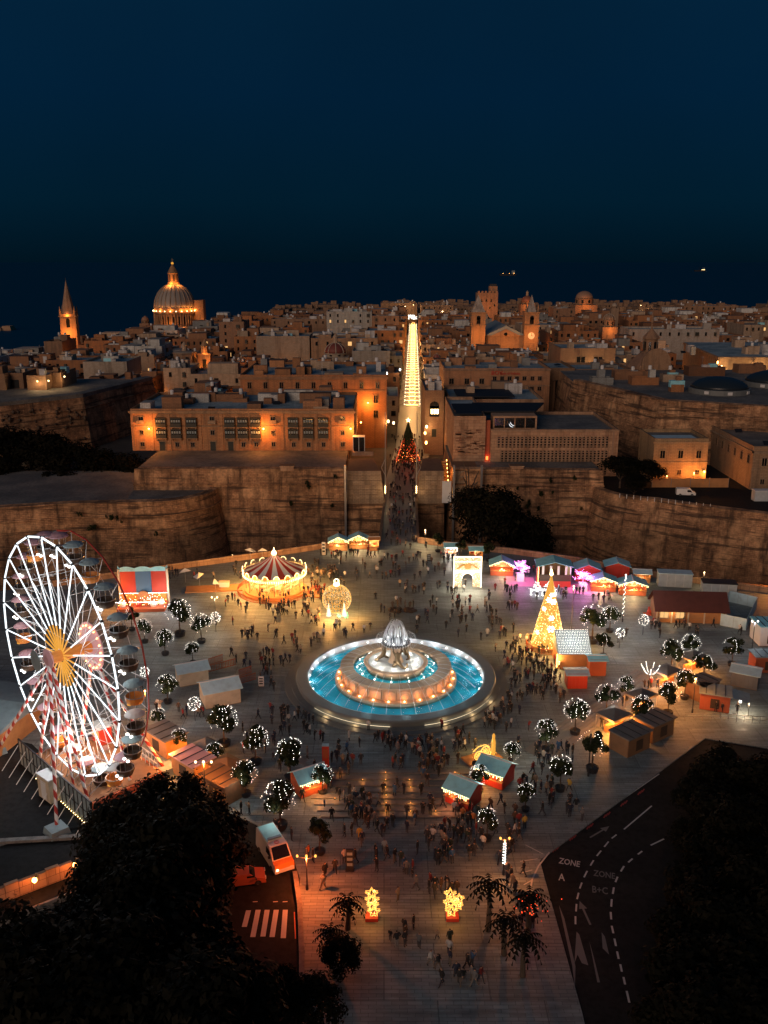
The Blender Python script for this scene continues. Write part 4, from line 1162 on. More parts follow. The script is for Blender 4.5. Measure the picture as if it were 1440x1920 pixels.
# bright hotel, four storey block, others picked out by eye
for (xl, xr, yt, d_, D_, c, lb, rows, seed) in (
        (612, 697, 584, 640, 24, (.56, .56, .52), 'long off-white building with a dark roof arcade near the street lights', 2, 1),
        (697, 748, 592, 630, 24, (.44, .25, .15), 'orange stone block with two window rows beside the off-white building', 3, 2),
        (410, 457, 603, 520, 22, (.38, .225, .14), 'tall brown four storey house with small balconies, alone above the roofs', 4, 3),
        (508, 612, 598, 700, 20, (.38, .235, .15), 'long low orange block with a blue sheet roof on the skyline', 1, 4),
        (790, 850, 572, 880, 30, (.42, .25, .15), 'wide fort-like orange wall at the far end of the street', 1, 5),
        (714, 782, 568, 905, 30, (.40, .24, .14), 'long fortress wall with two lamps on the skyline', 0, 6),
        (1283, 1385, 573, 880, 30, (.42, .25, .15), 'long many-windowed orange block at the seaward end of the skyline', 3, 7),
        (1038, 1078, 578, 760, 24, (.40, .22, .13), 'broad salmon block below the plain domed drum', 2, 8),
        (480, 580, 630, 450, 22, (.40, .34, .27), 'blank cream wall with pale roof huts in the middle of town', 0, 9),
        (583, 708, 634, 445, 18, (.42, .27, .165), 'long orange and cream terrace behind the red dome', 1, 10),
        (660, 731, 658, 405, 20, (.46, .42, .36), 'wide cream hall with dark flat roof beside the main street', 0, 11),
        (1180, 1350, 617, 500, 20, (.50, .46, .41), 'very long pale low building in front of the far right roofs', 1, 12),
        (82, 116, 640, 520, 24, (.34, .21, .13), 'blank brown house wall standing at the edge above the sea', 0, 13),
        (155, 237, 678, 395, 24, (.50, .44, .36), 'wide cream terrace house with a broad flat roof above the tall corner bastion', 0, 14)):
    xl_, xr_ = atd(xl, yt, d_).x, atd(xr, yt, d_).x
    zt = atd((xl + xr) / 2, yt, d_).z
    H_ = named('town_building', lb, 'building', xl_, xr_, d_, D_, -.5, zt + .5, c, clut=5 + rows)
    if rows: rows_of_windows(H_, xr_ - xl_, D_, zt + .5, 4.0, 4.6, 1.2, .05, (0,), rows, random.Random(seed))
for k, (xx, yy, d_) in enumerate(((775, 571, 895), (760, 574, 898), (830, 583, 870), (1200, 572, 870), (283 + 700, 578, 850))):
    p0 = atd(xx, yy, d_); wall_lamp((p0.x, d_ - 2, p0.z), 'far wall lamp on the skyline, %s' % ('brightest, over the street end', 'on the fortress wall', 'on the fort-like orange wall', 'on the many-windowed block', 'below the red-brown dome')[k], 1500, WARM, mat='bulb_warm')

# ================================================================== rows of ordinary houses
def street_x(v): return 10.3 + (v - 331) * 0.0318
def free(x0, x1, y0, y1):
    for a, b_, c, d in BUSY:
        if x0 < b_ and x1 > a and y0 < d and y1 > c: return False
    return True
def in_town(x, y):
    inside = False; n = len(_city)
    for i in range(n):
        (xa, ya), (xb, yb) = _city[i], _city[i - 1]
        if (ya > y) != (yb > y) and x < (xb - xa) * (y - ya) / (yb - ya) + xa: inside = not inside
    return inside
LMK = [(o['label'] if False else nm, o.location.x, o.location.y) for nm, o in (('great ribbed dome', GD), ('slim spire', SPR), ('cathedral roof', NV), ('palace', PA), ('bank', BK), ('balcony building', BB), ('auberge', AB), ('lantern church', CH), ('crenellated tower', CT), ('gilded bell turret', GT), ('long hall', LW), ('theatre hall', TH))]
for o in list(bpy.data.objects):
    if o.name.startswith(('dome_church', 'town_building')) and o.parent is None: LMK.append((' '.join(o['label'].split()[:5]).rstrip(','), o.location.x, o.location.y))
hr = random.Random(21)
houses, lamps_at = [], []
v = 296.0; row = 0
while v < 1035:
    D = hr.uniform(19, 27) if v < 520 else hr.uniform(24, 34)
    for side in (-1, 1):
        u = 5.2
        col_n = 0
        while True:
            W = hr.uniform(11, 24) if v < 520 else hr.uniform(15, 30)
            xm = street_x(v) + side * (u + W / 2)
            if abs(xm) - W / 2 > (v + 20) * 0.455 + 8: break
            y0 = v + hr.uniform(-2, 2)
            dd = D + hr.uniform(-4, 2)
            if xm < -62 and y0 < 352: pass
            elif in_town(xm, y0 + dd * .6) and in_town(xm, y0):
                if free(xm - W / 2, xm + W / 2, y0, y0 + dd): houses.append((xm, y0, W - .12, dd, row, side))
                elif W > 13 and free(xm - W / 4, xm + W / 4, y0, y0 + dd): houses.append((xm, y0, W / 2, dd, row, side))
            u += W; col_n += 1
            if col_n % 3 == 0:
                if hr.random() < .7: lamps_at.append((street_x(v) + side * (u + 2.4), y0 - 1, row))
                u += 4.8
    v += D + (5.0 if row % 2 else 0.6); row += 1
ROOFW = {0: 'flat', }
cname = {'tank': 'white water tanks', 'solar': 'solar panels', 'blue': 'a blue sheet', None: 'bare huts'}
print('houses', len(houses))
HOUSE_MAX = 300
houses.sort(key=lambda q: q[1])
for (xm, y0, W, D, row, side) in houses[:HOUSE_MAX]:
    r = random.Random(int(xm * 7 + y0 * 13))
    fall = max(0.0, -xm - 125) * .085 + max(0, y0 - 820) * .012
    H = max(6.0, 14.8 + r.gauss(0, 2.6) + (2.0 if y0 < 420 and xm > -90 else 0) - fall)
    cn = r.choices(list(STONES), (30, 26, 16, 12, 9, 7))[0]
    g = r.uniform(.85, 1.12)
    col = tuple(min(.8, q * g) for q in STONES[cn])
    T = thing('town_house', '', 'house', (xm, y0, -.5), 0, 'flat roofed houses of the old town')
    shell(T, W, D, H, col, r.choice(('flat_roof', 'flat_roof', 'terrace')))
    up = r.random() < .6
    if up:
        o = obj('upper_storey', CUBE2, T, (r.uniform(-.15, .15) * W, D * r.uniform(.45, .62), H - .9)); o.scale = (W * r.uniform(.35, .65), D * r.uniform(.3, .55), r.uniform(3, 4.6))
        o.color = (*(col if r.random() < .5 else tuple(q * 1.1 for q in STONES[r.choice(('cream', 'off-white', 'tan'))])), 1)
    fe = clutter(T, W, D, H, col, r.randint(3, 6) if y0 < 600 else r.randint(2, 4), r)
    rows_of_windows(T, W, D, H, 4.0, 3.4, 1.2, .05, (0, 1 if side < 0 and xm < 0 else 2) if y0 < 560 else (0,), 2 if y0 < 560 else 1, r)
    f0 = fe[0] if fe else None
    lm = min(LMK, key=lambda q: math.hypot(q[1] - xm, (q[2] - y0) * .7))[0]
    zone = ('near the gate' if y0 < 400 else 'mid town' if y0 < 620 else 'far end of town')
    sd_ = ('great dome side' if side < 0 else 'cathedral side')
    T['label'] = '%s house with %s%s near the %s' % (cn, cname[f0], ' and upper storey' if up else '', lm)
if len(houses) > HOUSE_MAX:
    b = MB()
    for (xm, y0, W, D, row, side) in houses[HOUSE_MAX:]:
        H = 13.4 + rng.gauss(0, 2.6) - max(0.0, -xm - 125) * .085
        b.box(xm - W / 2, xm + W / 2, y0, y0 + D, -.5, H); x = rng.uniform(-.3, .3) * W + xm
        for q in range(4):
            x = rng.uniform(-.42, .42) * W + xm; y = y0 + rng.uniform(.15, .85) * D
            w_ = rng.uniform(1.2, 3.4); b.box(x - w_, x + w_, y - w_, y + w_, H, H + rng.uniform(1.6, 4))
        for q in range(int(W / 3.4)):
            b.box(xm - W / 2 + 1 + q * 3.4, xm - W / 2 + 2.2 + q * 3.4, y0 - .05, y0, H - 4, H - 2.2, 1)
    tag(b.build('distant_rooftops', ['house_stone', 'glass_dark'], None, col=(.37, .235, .15)), 'mass of distant brown rooftops at the far end of town', 'rooftops', None, 'stuff')
for k, (x, y, row) in enumerate(lamps_at[:70]):
    T = thing('street_lamp', 'amber street lamp deep in a side street of the old town', 'street lamp', (x, y, -.5), 0, 'street lamps in the side streets')
    MB().rod((0, 0, 0), (0, 0, 7.0), .07).build('pole', 'dark_metal', T); MB().ball((0, 0, 7.1), .25).build('lamp_head', 'bulb_amber', T)
    lamp(T, (0, -.3, 7.2), 700, AMBER, .3)
LAMP_K = 3.0
# ================================================================== shared builders for the square
def skin(name, verts, edges, radii, mats=None, emats=None, sub=1, hair=None):
    """one continuous body grown round a skeleton; emats = material slot of each edge"""
    bm = bmesh.new()
    ly = bm.verts.layers.skin.verify()
    bv = []
    for i, (p, r) in enumerate(zip(verts, radii)):
        v_ = bm.verts.new(p)
        v_[ly].radius = (r, r) if isinstance(r, (int, float)) else r
        v_[ly].use_root = (i == 0)
        bv.append(v_)
    for a_, b_ in edges: bm.edges.new((bv[a_], bv[b_]))
    me = bpy.data.meshes.new(name); bm.to_mesh(me); bm.free()
    o = bpy.data.objects.new(name, me); C.objects.link(o)
    sk = o.modifiers.new('skin', 'SKIN'); sk.use_smooth_shade = True
    if sub:
        ss = o.modifiers.new('sub', 'SUBSURF'); ss.levels = sub; ss.render_levels = sub
    dg = bpy.context.evaluated_depsgraph_get()
    out = bpy.data.meshes.new_from_object(o.evaluated_get(dg))
    bpy.data.objects.remove(o); bpy.data.meshes.remove(me)
    out.name = name
    out.materials.clear()
    for q in (mats or ['bronze']): out.materials.append(M_[q])
    if emats:
        V = [Vector(p) for p in verts]
        for f in out.polygons:
            c = f.center; best, bm_ = 1e9, 0
            for (a_, b_), m in zip(edges, emats):
                d = V[b_] - V[a_]; t_ = max(0, min(1, (c - V[a_]).dot(d) / max(1e-9, d.length_squared)))
                dist = (V[a_] + d * t_ - c).length - (radii[a_] + (radii[b_] - radii[a_]) * t_)
                if dist < best: best, bm_ = dist, m
            if hair and bm_ == hair[0] and hair[1](c): bm_ = hair[2]
            f.material_index = bm_
    return out
def bulbs(pts, r=0.07, m=0, b=None):
    b = b or MB()
    for p in pts: b.ball(p, r, m)
    return b
def circle(r, n, z=0, a0=0):
    return [(r * math.cos(a0 + 2 * PI * k / n), r * math.sin(a0 + 2 * PI * k / n), z) for k in range(n)]

# ================================================================== the fountain
t = NT('pool_water')
t.t.nodes.remove(t.b)
o_ = t.t.nodes['Material Output']
gls = t.n('BsdfGlossy'); gls.inputs['Roughness'].default_value = .4
trn = t.n('BsdfTransparent'); trn.inputs['Color'].default_value = (.72, .93, .97, 1)
frs = t.n('Fresnel'); frs.inputs['IOR'].default_value = 1.2
bp_ = t.n('Bump'); bp_.inputs['Strength'].default_value = .35; bp_.inputs['Distance'].default_value = .1
t.l(t.noise(t.pos(), 1.6, 4), bp_.inputs['Height'])
t.l(bp_.outputs[0], gls.inputs['Normal']); t.l(bp_.outputs[0], frs.inputs['Normal'])
mx = t.n('MixShader'); t.l(frs.outputs[0], mx.inputs[0]); t.l(trn.outputs[0], mx.inputs[1]); t.l(gls.outputs[0], mx.inputs[2]); t.l(mx.outputs[0], o_.inputs['Surface'])
plain('pool_teal', (0.012, 0.46, 0.60), .6, 0, .2, .6)
plain('jet_water', (.82, .88, .92), .3, 0, .05)
_pt = M_['pool_teal'].node_tree.nodes['Principled BSDF']; _pt.inputs['Emission Color'].default_value = (.01, .62, .85, 1); _pt.inputs['Emission Strength'].default_value = .10   # floor itself made to glow, standing in for even underwater light
M_['jet_water'].node_tree.nodes['Principled BSDF'].inputs['Transmission Weight'].default_value = .35
FP = at(742, 1276)
FT = thing('fountain', 'great round travertine fountain with tritons, teal pools and glowing plinth', 'fountain', (FP.x, FP.y, 0))
MB().lathe([(16.4, 0), (16.4, .16), (15.4, .17), (15.4, .3), (14.4, .31)], 72, cap=False).build('base_step', 'basin_stone', FT)
MB().lathe([(14.45, .0), (14.6, .6), (14.75, 1.1), (14.6, 1.28), (13.15, 1.3), (12.97, 1.2)], 72, cap=False).build('basin_rim', 'basin_stone', FT, smooth=False)
MB().lathe([(12.86, -.0), (12.95, 1.24)], 72, cap=False).build('basin_liner', 'basin_liner', FT)
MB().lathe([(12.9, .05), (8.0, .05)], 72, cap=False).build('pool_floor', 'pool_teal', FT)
MB().lathe([(12.9, .36), (8.6, .36)], 72, cap=False).build('pool_water', 'pool_water', FT)
MB().lathe([(9.0, .1), (9.0, .74), (8.7, .82), (8.1, .82)], 64, cap=False).build('plinth_ledge', 'travertine', FT)
MB().lathe([(7.85, .1), (7.85, 2.35), (8.15, 2.4), (8.15, 2.62), (6.3, 2.62), (6.2, 2.3)], 64, cap=False).build('plinth', 'travertine', FT)
pf = MB()
for s_ in (-1, 1): pf.box(7.8, 8.05, s_ * .92 - .07, s_ * .92 + .07, .85, 2.34)
pf.tube([(8.0, .85 * math.cos(a), 1.9 + .35 * math.sin(a)) for a in [PI * k / 8 for k in range(9)]], .06, 4)
PF = pf.mesh('plinth_panel', ['travertine'])
slab = MB(); slab.box(6.35, 8.16, -.60, .60, 2.63, 2.69); SLAB = slab.mesh('rim_slab', ['travertine'])
for k in range(24): obj('plinth_panel', PF, FT, (0, 0, 0), k * PI / 12 + PI / 24)
for k in range(32): obj('rim_slab', SLAB, FT, (0, 0, 0), k * PI / 16)
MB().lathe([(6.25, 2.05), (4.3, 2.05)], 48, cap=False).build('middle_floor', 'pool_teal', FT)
MB().lathe([(6.25, 2.42), (4.4, 2.42)], 48, cap=False).build('middle_water', 'pool_water', FT)
MB().lathe([(4.2, 2.0), (4.45, 2.7), (4.75, 3.15), (4.6, 3.3), (4.15, 3.3), (4.05, 3.1)], 48, cap=False).build('upper_basin', 'travertine', FT, smooth=True)
MB().lathe([(4.1, 3.12), (.01, 3.12)], 40, cap=False).build('upper_water', 'basin_liner', FT)
MB().lathe([(1.2, 3.0), (.8, 4.0), (.7, 5.6)], 16, cap=False).build('stem', 'travertine', FT)
MB().lathe([(.5, 5.45), (1.4, 5.7), (2.0, 6.05), (2.15, 6.3), (2.05, 6.36), (1.3, 6.2), (.01, 6.15)], 36, cap=False).build('top_bowl', 'dark_metal', FT, smooth=True)
bw = MB()
for k in range(30):
    a = 2 * PI * k / 30; bw.box(2.08, 2.17, -.09, .09, 6.02, 6.26, M=Matrix.Rotation(a, 4, 'Z'))
bw.build('bowl_beading', 'steel', FT)
# tritons: kneeling tailed figures, arms up to the bowl
tv = [(0, 0, .75), (0, -.05, 1.15), (0, -.12, 1.55), (0, -.1, 1.75), (0, -.14, 2.0),          # pelvis belly chest neck head
      (.3, -.1, 1.6), (.5, .1, 2.0), (.42, .35, 2.6), (-.3, -.1, 1.6), (-.5, .1, 2.0), (-.42, .35, 2.6),
      (.25, -.35, .45), (.45, -.75, .2), (.8, -.9, .12), (1.1, -.6, .25), (1.05, -.3, .55), (-.3, -.3, .4), (-.55, -.1, .1), (-.5, .3, .05)]
te = [(0, 1), (1, 2), (2, 3), (3, 4), (2, 5), (5, 6), (6, 7), (2, 8), (8, 9), (9, 10), (0, 11), (11, 12), (12, 13), (13, 14), (14, 15), (0, 16), (16, 17), (17, 18)]
tr_ = [.3, .27, .33, .13, .17, .16, .12, .09, .16, .12, .09, .27, .2, .15, .12, .2, .25, .16, .12]
TRI = skin('triton', tv, te, tr_, ['bronze'])
for k in range(3):
    a = -PI / 2 + .12 + k * 2 * PI / 3
    o = obj('triton', TRI, FT, (1.75 * math.cos(a), 1.75 * math.sin(a), 3.1), a + PI / 2); o.scale = (1.25, 1.25, 1.18)
# water: crown of jets, curtain of radial arcs
b = MB()
for k in range(44):
    a = 2 * PI * k / 44 + rng.uniform(-.05, .05); rr = rng.uniform(1.65, 2.0) if k % 3 else rng.uniform(1.0, 1.5); hh = rng.uniform(2.7, 3.3)
    b.tube([((.2 + (rr - .2) * s ** .9) * math.cos(a), (.2 + (rr - .2) * s ** .9) * math.sin(a), 6.3 + hh * (1 - (max(0, s - .12) / .88) ** 2.1) * (.75 + .25 * min(1, s * 8))) for s in [q / 9 for q in range(10)]], [.035 - .012 * q / 9 for q in range(10)], 4)
stuff(b.build('crown_jets', 'jet_water', FT))
b = MB()
for k in range(40):
    a = 2 * PI * k / 40; r0 = 2.1; hh = rng.uniform(.8, 1.25)
    b.tube([((r0 + 1.0 * s) * math.cos(a), (r0 + 1.0 * s) * math.sin(a), 6.3 + hh * 4 * s * (1 - s) - .2 * s) for s in [q / 7 for q in range(8)]], .013, 3)
stuff(b.build('rim_sprays', 'jet_water', FT))
b = MB()
for k in range(36):
    a = 2 * PI * k / 36 + .05
    b.tube([((5.0 + 6.9 * s) * math.cos(a), (5.0 + 6.9 * s) * math.sin(a), 2.6 + 1.4 * s * (1 - s) * 2 - 1.95 * s ** 2) for s in [q / 8 for q in range(9)]], [.008 + .016 * q / 8 for q in range(9)], 4)
stuff(b.build('radial_jets', 'jet_water', FT))
b = MB()
for k in range(28):
    a = 2 * PI * k / 28 + .1
    b.tube([((4.6 + 1.3 * s) * math.cos(a), (4.6 + 1.3 * s) * math.sin(a), 3.1 - .7 * s ** 2) for s in [q / 4 for q in range(5)]], .02, 3)
stuff(b.build('spill_jets', 'jet_water', FT))
# fittings: rows of lights, and fill lamps added without fittings
dsc = MB().lathe([(.10, 0), (.10, .1), (.06, .14)], 8).mesh('rim_light', ['bulb_white'])
for k in range(36):
    a = 2 * PI * k / 36
    obj('pool_light', dsc, FT, (12.7 * math.cos(a), 12.78 * math.sin(a), .8))
    if k % 2 == 0: lamp(FT, (12.2 * math.cos(a), 12.2 * math.sin(a), 1.0), 12, (.9, .96, 1.0), .2)
dsa = MB().lathe([(.11, 0), (.11, .1), (.06, .16)], 8).mesh('plinth_light', ['bulb_warm'])
for k in range(24):
    a = 2 * PI * k / 24 + PI / 24
    obj('plinth_light', dsa, FT, (8.55 * math.cos(a), 8.55 * math.sin(a), .83)); lamp(FT, (8.42 * math.cos(a), 8.42 * math.sin(a), 1.1), 12, (1, .27, .035), .12)
    if k % 2 == 0: lamp(FT, (10.6 * math.cos(a), 10.6 * math.sin(a), 2.2), 22, (.6, .93, 1.0), .3)  # cool ring over the water has no fitting, added to light the pool
for k in range(10):
    a = 2 * PI * k / 10 + .2
    obj('basin_light', dsc, FT, (3.3 * math.cos(a), 3.3 * math.sin(a), 3.16)); lamp(FT, (3.0 * math.cos(a), 3.0 * math.sin(a), 3.7), 13, (1, .9, .75), .15)
for k in range(14):
    a = 2 * PI * k / 14 + .1
    obj('middle_light', dsc, FT, (5.7 * math.cos(a), 5.7 * math.sin(a), 2.46)); lamp(FT, (5.3 * math.cos(a), 5.3 * math.sin(a), 2.9), 9, (1, .85, .65), .1)
for k in range(6):
    a = 2 * PI * k / 6 + .3
    obj('bowl_light', dsc, FT, (1.6 * math.cos(a), 1.6 * math.sin(a), 6.4)); lamp(FT, (1.2 * math.cos(a), 1.2 * math.sin(a), 6.7), 16, (.92, .97, 1.0), .2); lamp(FT, (6.9 * math.cos(a), 6.9 * math.sin(a), 5.4), 42, (.90, .97, 1.0), .5)  # outer ring hangs in mid-air, added as cool fill for the paving
b = MB()
b.lathe([(14.74, .42), (14.78, .5)], 60, a0=-PI * .78, a1=-PI * .52, cap=False); b.lathe([(14.74, .42), (14.78, .5)], 60, a0=-PI * .42, a1=-PI * .12, cap=False)
b.build('rim_light_strip', 'lit_cream', FT)
for k in (-.72, -.62, -.36, -.26, -.16): lamp(FT, (15.2 * math.cos(PI * k), 15.2 * math.sin(PI * k), .6), 10, WARM, .2)

# ================================================================== the ferris wheel
t = NT('candy_stripe')
tc = t.n('TexCoord'); sx = t.n('SeparateXYZ'); t.l(tc.outputs['Object'], sx.inputs[0])
ang = t.math('DIVIDE', t.math('ARCTAN2', sx.outputs['Y'], sx.outputs['X']), 2 * PI)
t.out(t.mix(t.math('GREATER_THAN', t.math('FRACT', t.math('ADD', t.math('MULTIPLY', sx.outputs['Z'], .62), ang)), .5), (.72, .70, .68), (.42, .035, .025)), .4)
HUB = Vector((-37.6, 96.0, 16.2)); WR = 14.2
wz = math.atan2(-.71, .70)                      # local x lies in the wheel's plane, local y along the axle (away)
WH = thing('ferris_wheel', 'tall ferris wheel with white light tubes, yellow hub and candy striped legs', 'ferris wheel', (HUB.x, HUB.y, 0), wz)
hz = HUB.z; NS = 24; AX = 3.5
def wp(k, r, y): a = 2 * PI * k / NS + .06; return Vector((r * math.cos(a), y, hz + r * math.sin(a)))
led = MB()
for k in range(NS):
    me = MB().rod(wp(k, WR, 0), wp(k + 1, WR, 0), .11, seg=6).build('rim_tube', 'led_white', WH)
    s1 = MB().rod(wp(k, 3.7, .4), wp(k, WR - .25, 0), .075, seg=6).build('spoke_tube', 'led_white', WH)
    MB().rod(wp(k, .8, .5), wp(k, 3.7, .4), .10, seg=6).build('spoke_tube', 'lit_gold', WH)
    MB().sphere(tuple(wp(k, WR, 0)), .2, seg=6, rings=4).build('rim_joint', 'dark_metal', WH)
for k in range(NS):
    b = MB(); b.rod(wp(k, WR, AX), wp(k + 1, WR, AX), .1, seg=5); b.build('back_rim', 'red_paint' if -5 < (k if k < 12 else k - 24) < 7 else 'steel', WH); MB().rod(wp(k, WR, 0), wp(k, WR, AX), .05, seg=4).build('cross_bar', 'steel', WH)
    MB().rod(wp(k, .8, AX - .5), wp(k, WR - .2, AX), .04, seg=5).build('back_spoke', 'white_paint', WH)
    b = MB(); b.rod(wp(k, 9.6, .2), wp(k + 1, 9.6, AX - .2), .035, seg=4); b.rod(wp(k, 9.6, AX - .2), wp(k, 9.6, .2), .035, seg=4); b.rod(wp(k, 5.4, .4), wp(k + 1, 9.6, .2), .03, seg=4); b.rod(wp(k, 11.6, AX), wp(k + 1, 11.6, AX), .03, seg=4); b.build('brace', 'white_paint', WH)
b = MB(); b.rod((0, -1.0, hz), (0, AX + 1.4, hz), .7, seg=14); b.build('axle', 'orange_paint', WH)
MB().lathe([(.1, 0), (1.0, .1), (1.3, .4), (.6, .6)], 12, 0, Matrix.Translation((0, -.7, hz)) @ Matrix.Rotation(PI / 2, 4, 'X')).build('hub_flower', 'pink_cover', WH)
MB().lathe([(3.0, 0), (3.0, .12), (.5, .2)], 24, 0, Matrix.Translation((0, AX + .8, hz)) @ Matrix.Rotation(PI / 2, 4, 'X')).build('back_disc', 'pink_cover', WH)
b = MB()
for k in range(18): a = 2 * PI * k / 18; b.ball((2.6 * math.cos(a), AX + .55, hz + 2.6 * math.sin(a)), .12)
stuff(b.build('disc_bulbs', 'bulb_amber', WH))
MB().lathe([(1.3, 0), (1.3, .06)], 18, 0, Matrix.Translation((-2.6, -1.4, hz - .9)) @ Matrix.Rotation(PI / 2, 4, 'X')).build('round_sign', 'panel_grey', WH)
# gondolas
can = MB().lathe([(1.35, 0), (1.3, .12), (.75, .42), (.05, .55)], 12); 
CANS = [MB().lathe([(1.12, 0), (1.1, .1), (.65, .38), (.05, .5)], 12).mesh('canopy', [q]) for q in ('pink_cover', 'blue_cover', 'white_paint')]
TUBS = [MB().lathe([(.35, 0), (.8, .12), (1.0, .55), (1.02, .95), (.94, .95), (.85, .5), (.2, .25)], 12).mesh('tub', [q]) for q in ('dark_wood', 'orange_paint', 'red_wood')]
gf = MB()
for k in range(4): a = PI / 2 * k + .5; gf.rod((.92 * math.cos(a), .92 * math.sin(a), .9), (.92 * math.cos(a), .92 * math.sin(a), 2.3), .03, seg=4)
gf.rod((0, 0, .3), (0, 0, 2.5), .04, seg=4); gf.lathe([(1.05, .9), (1.05, .98), (.97, .98)], 12, cap=False)
GF = gf.mesh('frame', ['steel'])
gl2 = MB()
for s_ in (-1, 1): gl2.sphere((s_ * .38, -.85, .05), .2, seg=8, rings=5, sz=.6)
GL = gl2.mesh('headlights', ['bulb_white']); GLa = MB().sphere((0, -.6, .12), .35, seg=8, rings=5, sz=.4).mesh('headlights', ['lit_gold'])
for k in range(NS):
    p0 = wp(k, WR - .25, AX / 2 + .2)
    g = bpy.data.objects.new('gondola', None); C.objects.link(g); g.parent = WH; g.location = (p0.x, p0.y, p0.z - 2.3)
    hv = math.cos(2 * PI * k / NS + .06)
    obj('canopy', CANS[(0 if hv < -.3 else 1 if hv > .2 and k < 12 else (k % 3))], g, (0, 0, 2.25)); obj('tub', TUBS[0 if k % 4 else 1], g); obj('frame', GF, g); obj('headlights', GL if k % 4 else GLa, g)
# legs: striped struts from both hub ends
def leg(foot, top, r=.2):
    a, c = Vector(foot), Vector(top); d = c - a
    o = MB().lathe([(r, 0), (r, d.length)], 10).build('leg', 'candy_stripe', WH, a); o.rotation_mode = 'QUATERNION'; o.rotation_quaternion = d.to_track_quat('Z', 'Y'); return o
iM = Matrix.Rotation(-wz, 4, 'Z')
def loc_w(p): return iM @ (Vector((p[0], p[1], 0)) - Vector((HUB.x, HUB.y, 0)))
feet = []
for q in (at(107, 1562), at(-8, 1412), at(312, 1447)):
    f_ = loc_w(q); feet.append(f_); 
leg((feet[0].x, feet[0].y, 0), (0, -.9, hz)); leg((feet[1].x, feet[1].y, 0), (-.6, 0, hz)); leg((feet[2].x, feet[2].y, 0), (.5, AX + .6, hz - 1.5))
for sx_ in (-1, 1):
    leg((sx_ * 6.2, -.8, .8), (0, -.8, hz)); leg((sx_ * 6.2, AX + 1.1, .8), (0, AX + 1.1, hz)); leg((sx_ * 2.8, -.8, .8), (0, -.8, hz), .14)
for f_ in feet: MB().box(-1.1, 1.1, -1.1, 1.1, 0, .8, tx=.15, ty=.15).build('ballast', 'panel_grey', WH, (f_.x, f_.y, 0))
# deck, screens, cabinet
MB().box(-7.5, 7.5, -2.4, AX + 4.8, .0, .9).build('deck', 'red_wood', WH)
MB().box(-7.2, 7.2, -2.1, AX + 4.5, .9, .98).build('deck_plate', 'brown_wood', WH)
s0, s1 = loc_w(at(40, 1432)), loc_w(at(176, 1556)); dS = (s1 - s0)
scr = MB().box(.03, .97, -.05, .05, 0, 3.4, 1).box(.0, .04, -.12, .06, 0, 3.5).box(.96, 1, -.12, .06, 0, 3.5).box(0, 1, -.1, .06, 1.6, 1.7).box(0, 1, -.1, .06, 3.35, 3.5).box(.45, .5, -.12, .06, 0, 3.4)
SCR = scr.mesh('screen_panel', ['dark_metal', 'panel_grey'])
FS = thing('screen_fence', 'blue-grey boarded screen on scaffold frame along the wheel', 'fence', (0, 0, 0), 0)
w0, w1 = at(40, 1432), at(176, 1556); dW = w1 - w0
FS.location = (w0.x, w0.y, 0); FS.rotation_euler = (0, 0, math.atan2(dW.y, dW.x))
for k in range(9):
    o = obj('screen_panel', SCR, FS, (dW.length * k / 9, 0, 0)); o.scale = (dW.length / 9, 1, 1)
b = MB()
for k in range(10): b.rod((dW.length * k / 9, -.1, 2.6), (dW.length * k / 9, -2.4, 0), .05, seg=4)
b.build('stays', 'steel', FS)
b = MB()
for k in range(26): b.ball((dW.length * (.25 + .68 * k / 25), -.2, .12), .07)
stuff(b.build('foot_lights', 'bulb_warm', FS))
p0 = at(98, 1495); CBX = thing('cabinet', 'white generator cabinet standing by the screen fence', 'cabinet', (p0.x, p0.y, 0), -.72)
MB().box(-1.3, 1.3, -.9, .9, .1, 3.0).build('body', 'cream_paint', CBX); MB().box(-1.38, 1.38, -.98, .98, 3.0, 3.12).build('lid', 'white_paint', CBX); MB().box(-.55, .55, -.95, -.9, .3, 2.5).build('door', 'white_paint', CBX)
for x_ in (-1.1, 1.1): MB().box(x_ - .1, x_ + .1, -.8, .8, 0, .1).build('skid', 'dark_metal', CBX)
r2 = random.Random(44)
for k in range(9): MB().box(-.55, .55, -.45, .45, .98, 1.3 + .25 * r2.random()).build('step_block', r2.choice(('red_wood', 'orange_wood', 'steel', 'white_paint')), WH, (r2.uniform(-6.5, 6.5), r2.choice((-1.7, AX + 2.2, AX + 3.4)), 0))
b = MB()
for k in range(16):
    x = -7.0 + k * .93
    b.box(x - .03, x + .03, AX + 4.3, AX + 4.36, .98, 2.1); b.box(x - .03, x + .03, -2.06, -2.0, .98, 2.0)
b.box(-7.1, 7.0, AX + 4.3, AX + 4.36, 2.04, 2.1); b.box(-7.1, 7.0, -2.06, -2.0, 1.94, 2.0); b.build('deck_railing', 'white_paint', WH)
for k in range(4): MB().box(-.9, .9, 0, .5, 0, .23 * (k + 1)).build('entry_step', 'steel', WH, (5.0, AX + 6.4 - .5 * k, 0))
MB().box(-1.1, 1.1, -.8, .8, .98, 3.2).build('control_booth', 'red_paint', WH, (-4.5, AX + 3.2, 0)); MB().box(-1.3, 1.3, -1.0, 1.0, 3.2, 3.35).build('booth_roof', 'pale_roof', WH, (-4.5, AX + 3.2, 0)); MB().box(-.8, .8, -.86, -.8, 1.9, 2.8).build('booth_window', 'lit_window', WH, (-4.5, AX + 3.2, 0))
